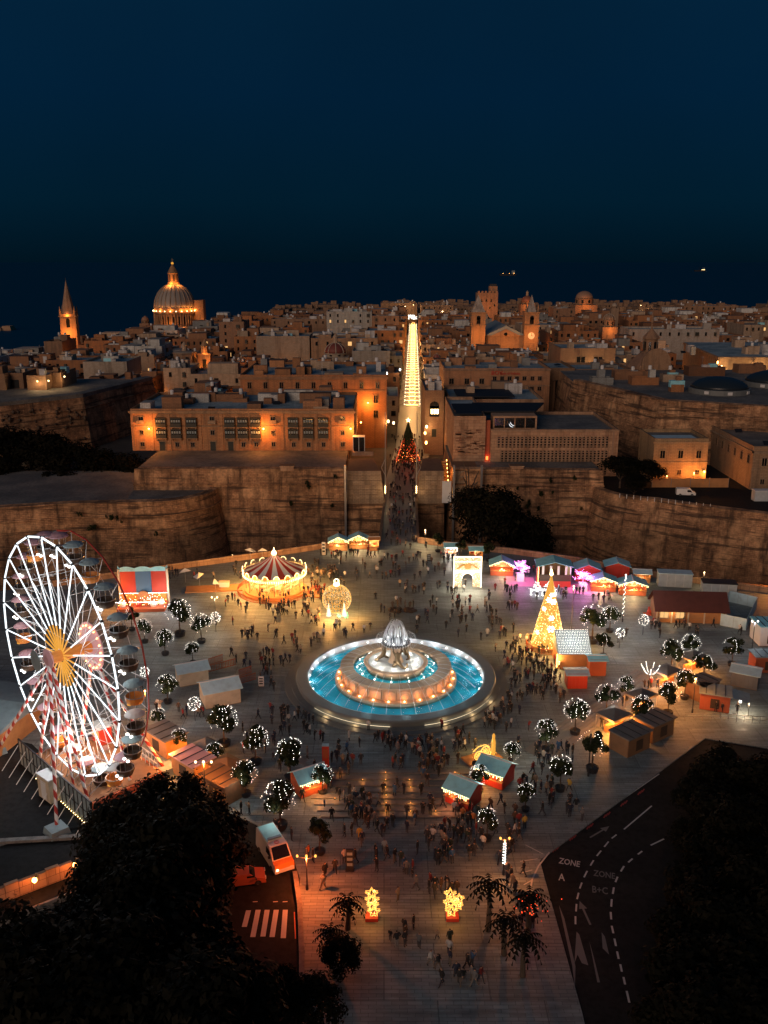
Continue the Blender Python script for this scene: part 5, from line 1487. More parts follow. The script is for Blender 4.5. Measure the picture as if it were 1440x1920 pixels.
for k in range(10):
    a0 = Vector((-6.8 + k * 1.4, -.4, .98)); b = MB(); b.rod(a0, a0 + Vector((1.0, 0, 2.2)), .05, seg=4); b.rod(a0 + Vector((1.4, AX, 0)), a0 + Vector((.2, AX, 2.6)), .05, seg=4); b.rod(a0, a0 + Vector((0, AX, 1.9)), .04, seg=4); b.build('base_truss', 'steel', WH)
b = MB()
for k in range(60): b.ball((r2.uniform(-7, 7), r2.choice((-2.2, AX + 4.5)), 1.0), .06)
stuff(b.build('deck_bulbs', 'bulb_gold', WH))
# light given off by the tubes
for k in range(12): lamp(WH, (8.5 * math.cos(k * PI / 6), -1.0, hz + 8.5 * math.sin(k * PI / 6)), 105, (.9, .96, 1.0), .8)
for x_ in (-5, 0, 5): lamp(WH, (x_, AX / 2 + .4, 3.4), 240, (1, .62, .42), .5); 
lamp(WH, (0, AX + 3, 6), 500, (1, .5, .3), .5); lamp(WH, (0, AX / 2, hz), 260, AMBER, .5)
lamp(WH, (6.5, AX + 6, 3), 300, AMBER, .3)
# white scroll railing at the queue
p0, p1 = at(252, 1405), at(302, 1440); d_ = p1 - p0
RL = thing('queue_railing', 'white railing with round scrolls beside the wheel entrance', 'railing', (p0.x, p0.y, 0), math.atan2(d_.y, d_.x))
for k in range(3):
    L = d_.length / 3; b = MB(); b.box(0, L - .05, -.04, .04, 1.05, 1.15); b.box(0, L - .05, -.04, .04, .1, .2); b.box(0, .08, -.04, .04, 0, 1.15)
    b.tube([(L / 2 + .36 * math.cos(a), 0, .62 + .36 * math.sin(a)) for a in [2 * PI * q / 14 for q in range(14)]], .05, 4, closed=True); b.build('panel', 'white_paint', RL, (L * k, 0, 0))
# big dark blue-grey roof left of the wheel (service tent)
p0 = at(28, 1400); TB = thing('service_tent', 'wide flat blue-grey tent roof with amber walls beside the wheel', 'tent', (p0.x - 8, p0.y + 4, 0), -.25)
MB().box(-11, 8.5, -5.5, 8, 0, 3.2).build('wall', 'orange_wood', TB); MB().raw([(-11.5, -6, 3.2), (9, -6, 3.2), (9, 8.5, 3.2), (-11.5, 8.5, 3.2), (-11.5, 1.2, 4.6), (9, 1.2, 4.6)], [(0, 1, 5, 4), (2, 3, 4, 5), (1, 2, 5), (3, 0, 4)]).build('roof', 'panel_grey', TB)
for k in range(4): MB().box(-.5, .5, -5.6, -5.5, 0, 2.6).build('door', 'cream_paint', TB, (-8 + k * 4.6, 0, 0))
lamp(TB, (7.5, -7.2, 2.6), 110, AMBER)

# ================================================================== the carousel
CP = at(516, 1108)
CR = thing('carousel', 'round carousel with red and white striped canopy and glowing amber deck', 'carousel', (CP.x, CP.y, 0))
MB().lathe([(6.1, 0), (6.1, .35), (5.7, .36), (5.7, .75), (.1, .76)], 40).build('deck', 'orange_wood', CR)
for k in range(24):
    a0, a1 = 2 * PI * k / 24, 2 * PI * (k + 1) / 24; b = MB(); am = (a0 + a1) / 2
    pr = [(5.7, 4.15), (4.2, 4.75), (2.6, 5.55), (1.2, 6.45), (.25, 7.25)]
    for (r0, z0), (r1, z1) in zip(pr, pr[1:]):
        b.face([(r0 * math.cos(a0), r0 * math.sin(a0), z0), (r0 * math.cos(a1), r0 * math.sin(a1), z0), (r1 * math.cos(a1), r1 * math.sin(a1), z1), (r1 * math.cos(a0), r1 * math.sin(a0), z1)])
    b.build('canopy_gore', 'red_paint' if k % 2 else 'white_paint', CR)
cs = MB(); cs.box(-.62, .62, -.06, .06, -.25, .25, 0); cs.lathe([(.52, 0), (.52, .12)], 12, 0, Matrix.Translation((0, .06, .25)) @ Matrix.Rotation(PI / 2, 4, 'X')); cs.lathe([(.3, 0), (.3, .05)], 10, 1, Matrix.Translation((0, -.07, .32)) @ Matrix.Rotation(PI / 2, 4, 'X'))
for k in range(9): a = PI * k / 8; cs.ball((.5 * math.cos(a), -.12, .28 + .5 * math.sin(a)), .07, 2)
CSM = cs.mesh('crest', ['cream_paint', 'orange_paint', 'bulb_warm'])
for k in range(18):
    a = 2 * PI * k / 18; obj('crest', CSM, CR, (5.85 * math.cos(a), 5.85 * math.sin(a), 4.1), a + PI / 2)
b = MB()
for r_, z in ((5.95, 3.82), (5.9, 3.55)):
    for p in circle(r_, 90, z): b.ball(p, .075)
stuff(b.build('eave_bulbs', 'bulb_warm', CR))
MB().lathe([(5.75, 3.45), (5.85, 4.15)], 40, cap=False).build('fascia', 'cream_paint', CR)
MB().lathe([(1.6, .76), (1.5, 2.2), (1.7, 3.4), (2.4, 4.0)], 12).build('centre_drum', 'lit_orange', CR)
for k in range(12): a = 2 * PI * k / 12 + .1; MB().rod((5.4 * math.cos(a), 5.4 * math.sin(a), .76), (5.4 * math.cos(a), 5.4 * math.sin(a), 3.6), .06).build('post', 'bronze', CR)
# horses
hv = [(0, 0, 1.0), (.45, 0, 1.02), (.7, 0, 1.35), (.8, 0, 1.6), (1.08, 0, 1.48), (-.45, 0, 1.02), (-.75, 0, .75), (.5, .13, .65), (.75, .13, .4), (.5, -.13, .65), (.3, -.13, .3), (-.45, .13, .6), (-.65, .13, .25), (-.45, -.13, .6), (-.35, -.13, .25)]
he = [(0, 1), (1, 2), (2, 3), (3, 4), (0, 5), (5, 6), (1, 7), (7, 8), (1, 9), (9, 10), (5, 11), (11, 12), (5, 13), (13, 14)]
HRS = skin('horse', hv, he, [.24, .24, .15, .13, .09, .25, .06, .09, .05, .09, .05, .1, .05, .1, .05], ['cream_paint'])
for ring, n in ((4.6, 14), (3.2, 9)):
    for k in range(n):
        a = 2 * PI * k / n; o = obj('horse', HRS, CR, (ring * math.cos(a), ring * math.sin(a), .85 + .35 * (k % 2)), a + PI / 2)
        MB().rod((0, 0, -.3), (0, 0, 2.9 - .35 * (k % 2)), .035, seg=5).build('pole', 'bronze', o)
MB().lathe([(.3, 7.2), (.5, 7.45), (.35, 7.9), (.12, 8.0), (.05, 8.6)], 10).build('finial', 'bulb_warm', CR)
for k in range(8):
    a = 2 * PI * k / 8 + .2; lamp(CR, (3.9 * math.cos(a), 3.9 * math.sin(a), 3.2), 130, (1, .55, .16), .25); lamp(CR, (7.6 * math.cos(a), 7.8 * math.sin(a), 3.6), 560, (1, .43, .10), .3)
lamp(CR, (.2, -.3, 8.8), 60, WARM, .2)
# low fence round the carousel, one panel per bay
CF = thing('carousel_fence', 'low brown picket fence around the carousel deck', 'fence', (CP.x, CP.y, 0))
fb = MB(); fb.box(-.85, .85, -.03, .03, .85, .95); fb.box(-.85, .85, -.03, .03, .1, .18)
for k in range(9): fb.box(-.83 + k * .2, -.77 + k * .2, -.02, .02, .1, .9)
FB = fb.mesh('panel', ['red_wood'])
for k in range(26):
    a = 2 * PI * k / 26
    if .3 < a < 1.2: continue
    obj('panel', FB, CF, (7.0 * math.cos(a), 7.0 * math.sin(a), 0), a + PI / 2)
b = MB(); b.box(-1.8, 1.8, -2.8, 2.2, 0, .25); tag(b.build('boarding_platform', 'orange_wood', None, (CP.x + 7.8, CP.y - .6, 0), -.35), 'low wooden boarding platform beside the carousel', 'platform')
b = MB(); b.box(-6, 6, -1.6, 1.8, 0, .22); tag(b.build('boarding_platform', 'orange_wood', None, (CP.x - 11, CP.y + 1.0, 0), .12), 'long wooden deck leading from the kiddie ride to the carousel', 'platform')
p0 = at(421, 1102); b = MB(); b.box(-.9, .9, -.4, .4, 0, 1.0); b.box(-1, 1, -.5, .5, 1.0, 1.1, 1); tag(b.build('ticket_counter', ['white_paint', 'cream_paint'], None, (p0.x, p0.y, .22)), 'small white ticket counter on the wooden deck', 'counter')

# ================================================================== giant lit bauble
BP = at(631, 1156)
BA = thing('light_bauble', 'giant walk-in golden bauble of lights with ring on top', 'light ornament', (BP.x, BP.y + 1.5, 0)); br_ = 2.55; bz = 2.75
b = MB()
for k in range(12):
    a = PI * k / 12
    b.tube([(br_ * math.cos(q) * math.cos(a), br_ * math.cos(q) * math.sin(a), bz + br_ * math.sin(q)) for q in [R(-72) + R(324) * s / 30 for s in range(31)]], .035, 4)
for z in (-1.8, -1.0, 0, 1.0, 1.8): rr = math.sqrt(br_ ** 2 - z * z); b.tube([(p[0], p[1], bz + z) for p in circle(rr, 28)], .03, 4, closed=True)
b.build('frame', 'lit_gold', BA)
b = MB(); r2 = random.Random(5)
for k in range(1500):
    z = r2.uniform(-.93, 1); a = r2.uniform(0, 2 * PI); s = math.sqrt(1 - z * z); n_ = Vector((s * math.cos(a), s * math.sin(a), z))
    if n_.y < -.35 and abs(n_.x) < .42 and -.75 < n_.z < .35 and r2.random() < .8: continue
    b.ball(n_ * br_ + Vector((0, 0, bz)), .045, 0 if r2.random() < .55 else 1)
stuff(b.build('fairy_lights', ['bulb_gold', 'lit_cream'], BA))
MB().lathe([(.5, bz + br_ - .05), (.5, bz + br_ + .35), (.35, bz + br_ + .4)], 12).build('cap', 'bulb_warm', BA)
b = MB(); b.tube([(.38 * math.cos(a), 0, bz + br_ + .75 + .38 * math.sin(a)) for a in [2 * PI * q / 12 for q in range(12)]], .1, 5, closed=True); b.build('hanging_ring', 'bulb_warm', BA)
b = MB()
for s_ in (-1.35, 1.35):
    for q in range(5): b.lathe([(.5 - q * .08, 0), (.05, .7)], 7, 0, Matrix.Translation((s_, -1.6, .2 + q * .42)))
b.build('light_trees', 'lit_cream', BA)
for x_, c in ((.5, 'bulb_green'), (1.7, 'bulb_green')): b = MB(); [b.ball((x_ + r2.uniform(-.35, .35), -2.3 + r2.uniform(-.3, .3), .1 + r2.uniform(0, .7) * (1.6 if x_ > 1 else 1)), .06) for q in range(40)]; stuff(b.build('gift_lights', c, BA))
lamp(BA, (0, 0, bz), 380, (1, .6, .2), .8); lamp(BA, (-1.2, -4.2, 2.2), 520, (1, .40, .08), .8); lamp(BA, (3.2, -2.6, 2.0), 220, (1, .40, .08), .6)

# ================================================================== white light arch
AP = at(876, 1101); AR = thing('light_arch', 'tall white portal of lights with gold scroll and arched opening', 'light arch', (AP.x, AP.y, 0), 0)
def arch_mesh(b, W, H, ow, oh, d, m=0):
    n = 10
    pts = [(-ow, 0)] + [(-ow * math.cos(PI * k / n), oh + ow * math.sin(PI * k / n)) for k in range(n + 1)] + [(ow, 0)]
    out = [(-W, 0), (-W, H * .35)] + [(-W + 2 * W * k / (n - 2), H) for k in range(n - 1)] + [(W, H * .35), (W, 0)]
    for y in (0, d):
        for i in range(len(pts) - 1):
            a0, a1, c1, c0 = pts[i], pts[i + 1], out[i + 1], out[i]
            b.face([(q[0], y, q[1]) for q in (c0, c1, a1, a0)][::1 if y else -1], m)
    for seq in (pts, out):
        for i in range(len(seq) - 1): b.face([(seq[i][0], 0, seq[i][1]), (seq[i + 1][0], 0, seq[i + 1][1]), (seq[i + 1][0], d, seq[i + 1][1]), (seq[i][0], d, seq[i][1])], m)
b = MB(); arch_mesh(b, 2.65, 6.1, 1.05, 1.75, .9); b.build('panel', 'cream_paint', AR)
b = MB(); r2 = random.Random(8)
for k in range(800):
    x, z = r2.uniform(-2.6, 2.6), r2.uniform(.05, 6.05)
    if abs(x) < 1.1 and z < 1.75 + math.sqrt(max(0, 1.1 - x * x)): continue
    if 3.7 < z < 4.7 and (abs(x) + abs(z - 4.2) * 1.6) < 1.9: continue
    if r2.random() < .35 + .3 * math.sin(x * 5) * math.sin(z * 4.2): continue
    b.ball((x, -.06, z), .042)
stuff(b.build('fairy_lights', 'bulb_cream', AR))
b = MB()
for s_ in (-1, 1):
    b.tube([(s_ * (.2 + 1.9 * q), -.1, 4.15 + .35 * math.sin(q * PI * 1.6)) for q in [k / 10 for k in range(11)]], .12, 5)
b.lathe([(.62, 0), (.62, .1)], 14, 0, Matrix.Translation((0, -.02, 4.2)) @ Matrix.Rotation(PI / 2, 4, 'X')); b.build('gold_scroll', 'lit_gold', AR)
b = MB()
for x in (-2.6, 2.6): b.box(x - .06, x + .06, -.12, -.02, 0, 6.1)
b.box(-2.66, 2.66, -.12, -.02, 6.05, 6.17); b.tube([(-1.1 * math.cos(PI * k / 14), -.08, 1.75 + 1.1 * math.sin(PI * k / 14)) for k in range(15)], .06, 4)
for z in (5.1, 3.3, 2.95): b.box(-2.55, 2.55, -.1, -.03, z, z + .06)
b.build('light_border', 'bulb_cream', AR)
for x in (-2, 0, 2): lamp(AR, (x, -3.2, 2.4), 120, (1, .80, .55), .8); 
lamp(AR, (0, 2.0, 2.6), 120, (1, .85, .65), .6)

# ================================================================== golden cone tree
TP = at(1027, 1212); TR = 2.7; THT = 12.4
GTR = thing('light_cone_tree', 'tall golden cone Christmas tree of lights with white star flowers', 'christmas tree', (TP.x, TP.y, 0))
MB().lathe([(TR, .5), (.12, THT - .3)], 24).build('cone', 'lit_gold', GTR)
b = MB(); r2 = random.Random(3)
for k in range(3600):
    q = 1 - math.sqrt(r2.random()); a = r2.uniform(0, 2 * PI); rr = TR * (1 - q) + .05; edge = r2.random()
    b.ball((rr * math.cos(a), rr * math.sin(a), .5 + (THT - .8) * q), .04 + .02 * r2.random(), 0 if edge < .6 else 1 if edge < .85 else 2)
stuff(b.build('fairy_lights', ['bulb_gold', 'lit_orange', 'bulb_warm'], GTR))
b = MB(); b.lathe([(.02, THT - .4), (.3, THT - .1), (.05, THT + .8)], 6); b.build('tip', 'bulb_warm', GTR)
for z, a, s in ((3.9, -1.6, .95), (5.6, -1.55, .7), (8.1, -1.3, .8), (8.4, -1.9, .8), (9.2, -.9, .55), (9.2, -1.5, .6), (6.9, -2.4, .6), (3.0, -2.6, .6)):
    rr = TR * (1 - (z - .5) / (THT - .8)) + .18; b = MB()
    M0 = Matrix.Translation((rr * math.cos(a), rr * math.sin(a), z)) @ Matrix.Rotation(a + PI / 2, 4, 'Z')
    for k in range(6): q = k * PI / 3; b.tube([M0 @ Vector((s * .25 * math.cos(q), -.05, s * .25 * math.sin(q))), M0 @ Vector((s * .62 * math.cos(q), -.1, s * .62 * math.sin(q)))], [s * .16, s * .07], 5)
    b.build('star_flower', 'bulb_white', GTR)
for k in range(6): a = k * PI / 3; lamp(GTR, (3.6 * math.cos(a), 3.6 * math.sin(a), 3.0), 330, (1, .45, .10), .6)
lamp(GTR, (0, -2.4, 8.5), 90, (1, .58, .2), .5)
GFN = thing('tree_fence', 'low lit fence around the golden cone tree', 'fence', (TP.x, TP.y, 0))
for k in range(14): a = 2 * PI * k / 14; obj('panel', FB, GFN, (3.4 * math.cos(a), 3.4 * math.sin(a), 0), a + PI / 2)
# red tree up the street
p0 = at(765, 868, 0); r2 = random.Random(4)
RT = thing('red_light_tree', 'tall dark Christmas tree dotted with red lights inside the city gate', 'christmas tree', (p0.x, p0.y, 0))
MB().lathe([(3.6, .6), (3.0, 2.4), (2.3, 5.0), (1.4, 8.6), (.1, 13.0)], 14).build('cone', 'leaf_tree', RT)
b = MB()
for k in range(700):
    q = 1 - math.sqrt(r2.random()); a = r2.uniform(0, 2 * PI); rr = 3.7 * (1 - q) ** 1.1 + .1; b.ball((rr * math.cos(a), rr * math.sin(a), .6 + 12.4 * q), .065, 0 if r2.random() < .92 else 1)
stuff(b.build('fairy_lights', ['bulb_red', 'bulb_amber'], RT))
b = MB()
for k in range(5): a = 2 * PI * k / 5 + PI / 2; b.rod((0, 0, 13.3), (.75 * math.cos(a), 0, 13.3 + .75 * math.sin(a)), .16, .03, 4)
b.build('star', 'bulb_warm', RT)
lamp(RT, (0, -4.6, 3), 60, (1, .10, .03), .6)

# ================================================================== street light arches
ga = MB(); r2 = random.Random(9)
for s_ in (-1, 1):
    for k in range(11): ga.ball((s_ * (2.7 + r2.uniform(-.3, .3)), r2.uniform(-.2, 10), 9.2 + r2.uniform(-.6, .9)), .085)
SIDE = ga.mesh('light_curtain', ['bulb_cream'])
go_ = MB()
for k in range(12): a = 2 * PI * k / 12; go_.ball((1.15 * math.cos(a), 0, 10.2 + .9 * math.sin(a)), .13)
go_.box(-2.2, 2.2, -.08, .08, 9.1, 9.22); ORN = go_.mesh('gold_ornament', ['bulb_amber'])
wr = MB(); wr.tube([(-4.6 + 9.2 * k / 10, 0, 9.0 + 1.5 * math.sin(PI * k / 10)) for k in range(11)], .05, 4); WIRE = wr.mesh('wire', ['dark_metal'])
for k in range(42):
    y = 332 + k * 10.7
    T = thing('street_light_arch', 'arch of white light curtains and gold ornament hung over the main street', 'light arch', (street_x(y), y, 0), -.032, 'light arches along the main street')
    obj('light_curtain', SIDE, T); obj('gold_ornament', ORN, T); obj('wire', WIRE, T)
    if k % 3 == 1: lamp(T, (0, 3, 7.5), 1100, (1, .50, .16), 1.0)
p0 = atd(774, 608, 776); T = thing('street_end_lights', 'bright crown of lights closing the far end of the street arches', 'light ornament', (p0.x, 781, 0))
b = MB()
for k in range(60): b.ball((r2.uniform(-3.6, 3.6), 0, 13 + r2.uniform(0, 3.4)), .24)
stuff(b.build('fairy_lights', 'bulb_white', T)); b = MB(); b.tube([(-4.2 + 8.4 * k / 10, 0, 12.5 + 4 * math.sin(PI * k / 10)) for k in range(11)], .12, 5); b.build('frame', 'dark_metal', T)
# small shop lights and a lit sign along the street mouth
b = MB(); 
for k in range(3): b.box(k * .9, k * .9 + .55, -.1, 0, 0, 1.2); b.box(k * .9 - .1, k * .9 + .65, -.1, 0, 1.3, 1.5)
p0 = atd(808, 776, 286); tag(b.build('shop_sign', 'bulb_warm', None, tuple(p0)), 'small glowing shop sign on the narrow corner building', 'sign')
for k, (xx, yy, d_, c, lb) in enumerate(((728, 790, 300, 'bulb_warm', 'beside the auberge wall'), (738, 793, 305, 'bulb_warm', 'under the auberge, second along'), (800, 800, 287, 'bulb_warm', 'below the glowing shop sign'), (797, 812, 283, 'bulb_amber', 'halfway down the corner building'), (799, 830, 275, 'bulb_amber', 'by the parliament corner'), (725, 700, 330, 'bulb_white', 'top of the auberge corner'), (750, 693, 370, 'bulb_white', 'high on a house by the light arches'))):
    p0 = atd(xx, yy, d_); T = thing('shop_lantern', 'small glowing lantern %s' % lb, 'lantern', tuple(p0))
    MB().lathe([(.12, -.5), (.34, -.2), (.3, .3), (.08, .5)], 8).build('globe', c, T); MB().box(-.05, .05, -.05, .8, .5, .6).build('bracket', 'dark_metal', T); lamp(T, (0, -.8, -.2), 160, WARM if c != 'bulb_amber' else AMBER, .2)
# ================================================================== market stalls
def roof_slopes(root, W, D, z, rise, mat, axis='x', over=.35, lights=None):
    """two slopes, each a part; ridge along x or y"""
    w_, d_ = W / 2 + over, D / 2 + over
    for s_ in (-1, 1):
        if axis == 'x': v_ = [(-w_, s_ * d_, z - .1), (w_, s_ * d_, z - .1), (w_, 0, z + rise), (-w_, 0, z + rise)]
        else: v_ = [(s_ * w_, -d_, z - .1), (s_ * w_, d_, z - .1), (0, d_, z + rise), (0, -d_, z + rise)]
        b = MB(); b.raw(v_ + [(p[0], p[1], p[2] - .08) for p in v_], [(0, 1, 2, 3), (7, 6, 5, 4), (0, 4, 5, 1), (1, 5, 6, 2), (2, 6, 7, 3), (3, 7, 4, 0)]); b.build('roof_slope', mat, root)
def icicles(root, pts, mat='bulb_warm', drop=.5, r=.06, seed=1):
    q = random.Random(seed); b = MB()
    for p0, p1, n in pts:
        a, c = Vector(p0), Vector(p1)
        for k in range(n):
            m = a.lerp(c, (k + .5) / n)
            for j in range(q.randint(1, 3)): b.ball((m.x, m.y, m.z - j * drop * .35 - q.uniform(0, .1)), r)
    return stuff(b.build('light_string', mat, root))
def stall(label, x, y, W, D, H, rz=0.0, roof='teal_roof', wall='red_wood', axis='x', rise=.9, open_front=True, power=60, lit=True, col=WARM, group='market stalls', seed=1, strings=True, name='market_stall', gable=None):
    p0 = at(x, y); r = random.Random(seed)
    T = thing(name, label, 'market stall', (p0.x, p0.y + D / 2 * math.cos(rz), 0), rz, group)
    n = max(2, int(W / .55))
    hW, hD = W / 2, D / 2
    plank = MB().box(-.5, .5, -.04, .04, 0, 1).mesh('plank', [wall])
    def planks(xa, ya, xb, yb, z0, z1):
        L = math.hypot(xb - xa, yb - ya); k_ = max(2, int(round(L / .6))); a_ = math.atan2(yb - ya, xb - xa)
        for k in range(k_):
            f_ = (k + .5) / k_; o = obj('plank', plank, T, (xa + (xb - xa) * f_, ya + (yb - ya) * f_, z0), a_); o.scale = (L / k_ - .015, 1, z1 - z0)
    MB().box(-hW, hW, -hD, hD, 0, .12).build('floor', 'brown_wood', T)
    planks(-hW, hD, hW, hD, .1, H); planks(-hW, -hD, -hW, hD, .1, H); planks(hW, hD, hW, -hD, .1, H)
    if open_front:
        planks(-hW, -hD, hW, -hD, .1, 1.05)
        MB().box(-hW - .1, hW + .1, -hD - .3, -hD + .25, 1.06, 1.13).build('counter', 'orange_wood', T)
        MB().box(-hW + .05, hW - .05, -hD - .03, -hD + .05, H - .35, H).build('fascia', wall, T)
        b = MB()
        for k in range(int(W * 4)): q_ = r.uniform(.1, .26); x_ = r.uniform(-hW + .25, hW - .25); b.box(x_ - q_ / 2, x_ + q_ / 2, hD - .5, hD - .2, 1.1, 1.1 + q_ * 2, r.randint(0, 2))
        for k in range(int(W * 2)): q_ = r.uniform(.15, .3); x_ = r.uniform(-hW + .25, hW - .25); b.box(x_ - q_ / 2, x_ + q_ / 2, -hD - .2, -hD + .15, 1.13, 1.13 + q_, r.randint(0, 2))
        MB().box(-hW + .2, hW - .2, hD - .6, hD - .05, 1.0, 1.08).build('shelf', 'brown_wood', T)
        stuff(b.build('goods', ['orange_paint', 'cream_paint', 'red_paint'], T))
    else: planks(-hW, -hD, hW, -hD, .1, H)
    gm = gable or wall
    if rise:
        roof_slopes(T, W, D, H, rise, roof, axis)
        (MB().box(-hW - .4, hW + .4, -.09, .09, H + rise - .03, H + rise + .05) if axis == 'x' else MB().box(-.09, .09, -hD - .4, hD + .4, H + rise - .03, H + rise + .05)).build('ridge_cap', 'white_paint', T)
        for s_ in (-1, 1):
            v_ = [(-hW, s_ * (hD - .02), H), (hW, s_ * (hD - .02), H), (0, s_ * (hD - .02), H + rise - .12)] if axis == 'y' else [(s_ * (hW - .02), -hD, H), (s_ * (hW - .02), hD, H), (s_ * (hW - .02), 0, H + rise - .12)]
            b = MB(); b.face(v_); b.build('gable', gm, T)
    else:
        MB().box(-hW - .25, hW + .25, -hD - .3, hD + .2, H, H + .14).build('roof', roof, T)
        for q_ in (-.33, 0, .33): MB().box(W * q_ - .05, W * q_ + .05, -hD - .28, hD + .18, H + .145, H + .21).build('roof_batten', 'dark_metal', T)
        MB().box(-hW * .3, hW * .3, -hD - .1, -hD - .05, .5, 1.9).build('shutter', 'dark_wood', T)
    if lit:
        if strings:
            if axis == 'y' and rise: icicles(T, [((-hW - .3, -hD - .4, H - .1), (0, -hD - .4, H + rise), int(W * 3)), ((0, -hD - .4, H + rise), (hW + .3, -hD - .4, H - .1), int(W * 3))], seed=seed)
            else: icicles(T, [((-hW - .3, -hD - .42, H - .1), (hW + .3, -hD - .42, H - .1), int(W * 5))], seed=seed)
        b = MB(); b.lathe([(.05, 0), (.14, .1), (.05, .3)], 8, 0, Matrix.Translation((0, 0, H - .5))); b.build('lamp_bulb', 'bulb_warm', T)
        lamp(T, (0, -.2, H - .6), power, col, .15); lamp(T, (0, -hD - .9, H - .6), power * 1.1, col, .2)
    return T
G1 = 'stalls by the moat near the gate'
stall('teal roofed stall with glowing front by the moat, beside the white totem', 634, 1033, 3.9, 2.6, 2.2, .05, axis='y', rise=.95, seed=11, power=110, wall='orange_wood')
stall('teal roofed stall with glowing front by the moat, second from the white totem', 672, 1030, 3.9, 2.6, 2.3, .02, axis='y', rise=.95, seed=12, power=110, wall='orange_wood')
stall('small orange kiosk next to the gate bridge', 701, 1033, 1.9, 1.9, 2.6, .1, wall='orange_wood', rise=.3, seed=13, power=80, roof='orange_wood', strings=False)
stall('white-lit open kiosk with blue roof behind the light arch', 846, 1046, 2.6, 2.4, 2.5, 0, wall='white_paint', rise=.5, seed=14, power=130, col=(1, .85, .7), strings=False)
stall('blue roofed kiosk half hidden behind the light arch', 893, 1052, 2.6, 2.2, 2.4, 0, wall='orange_wood', rise=.5, seed=15, power=30, strings=False)
stall('teal roofed stall with red front between the light arch and the pink tree', 942, 1080, 4.4, 3.2, 2.3, -.08, wall='red_wood', axis='y', rise=1.0, seed=16, power=120)
stall('closed red stall with teal gable behind the lit stalls, beside the stage', 1104, 1091, 4.6, 3.6, 2.6, -.12, wall='red_paint', axis='y', rise=1.0, open_front=False, lit=False, seed=17)
stall('open stall with golden icicle lights beside the pink tree', 1133, 1110, 4.5, 2.8, 2.2, -.14, wall='red_wood', axis='y', rise=.8, seed=18, power=150)
stall('closed red stall with teal roof behind the tall lamp pole', 1159, 1085, 4.5, 3.2, 2.6, -.14, wall='red_paint', axis='y', rise=.8, open_front=False, lit=False, seed=19)
stall('open stall with golden icicle lights and white counter by the tall lamp pole', 1188, 1117, 4.8, 3.0, 2.2, -.14, wall='red_wood', axis='y', rise=.8, seed=20, power=150)
stall('small stall with orange posts behind the golden icicle stalls', 1205, 1093, 3.0, 2.0, 2.0, -.14, wall='orange_wood', rise=.5, seed=33, power=30, roof='pale_roof', strings=False)
stall('teal roofed stall edged with amber icicles beside the lower steps', 578, 1490, 3.4, 2.6, 2.1, .55, axis='x', rise=.9, seed=21, power=70, wall='red_wood', col=AMBER)
stall('teal roofed stall on the slope below the golden carriage', 870, 1513, 3.1, 2.8, 2.1, -.65, axis='x', rise=.9, seed=22, power=45, wall='red_paint', col=(1, .3, .12))
stall('teal roofed stall with amber icicles right beside the golden carriage', 931, 1474, 3.4, 3.0, 2.1, -.62, axis='x', rise=.9, seed=23, power=55, wall='red_paint', col=AMBER)
stall('cream hut with pale hipped roof beside the brown fences, the smaller one', 357, 1284, 4.2, 3.0, 2.3, .42, roof='pale_roof', wall='cream_paint', open_front=False, lit=False, rise=.7, seed=24)
stall('cream hut with pale hipped roof beside the brown fences, the larger one', 409, 1324, 4.9, 3.8, 2.5, .42, roof='pale_roof', wall='cream_paint', open_front=False, lit=False, rise=.8, seed=25)
stall('red kiosk with teal lid below the fairy-light roof', 1120, 1268, 2.4, 2.0, 2.7, 0, roof='teal_roof', wall='red_wood', open_front=False, lit=False, rise=.25, seed=26)
stall('red kiosk with pale lid and amber side beside the crowd', 1082, 1292, 2.8, 2.2, 2.4, 0, roof='pale_roof', wall='red_paint', open_front=False, lit=False, rise=.25, seed=27)
for k, (x, y, W, D, rz, rf, wl, lb) in enumerate((
        (309, 1412, 4.6, 3.0, -.75, 'tent_cloth', 'orange_wood', 'brown hut with grey lid nearest the ferris wheel queue'),
        (360, 1462, 4.4, 3.0, -.72, 'pink_cover', 'orange_wood', 'brown hut with pinkish lid in the row by the wheel'),
        (416, 1500, 4.2, 2.8, -.70, 'brown_wood', 'brown_wood', 'brown hut with lit yellow floor in front, end of the row'),
        (1184, 1412, 4.2, 3.0, .62, 'tent_cloth', 'brown_wood', 'dark brown hut at the road end of the row'),
        (1230, 1386, 4.2, 3.0, .62, 'tent_cloth', 'brown_wood', 'dark brown hut second from the road end'),
        (1320, 1312, 3.8, 2.8, .62, 'tent_cloth', 'brown_wood', 'dark brown hut half hidden by trees further along the row'))):
    stall(lb, x, y, W, D, 2.5, rz, roof=rf, wall=wl, open_front=False, lit=False, rise=0, seed=40 + k, group='plain huts along the edges')
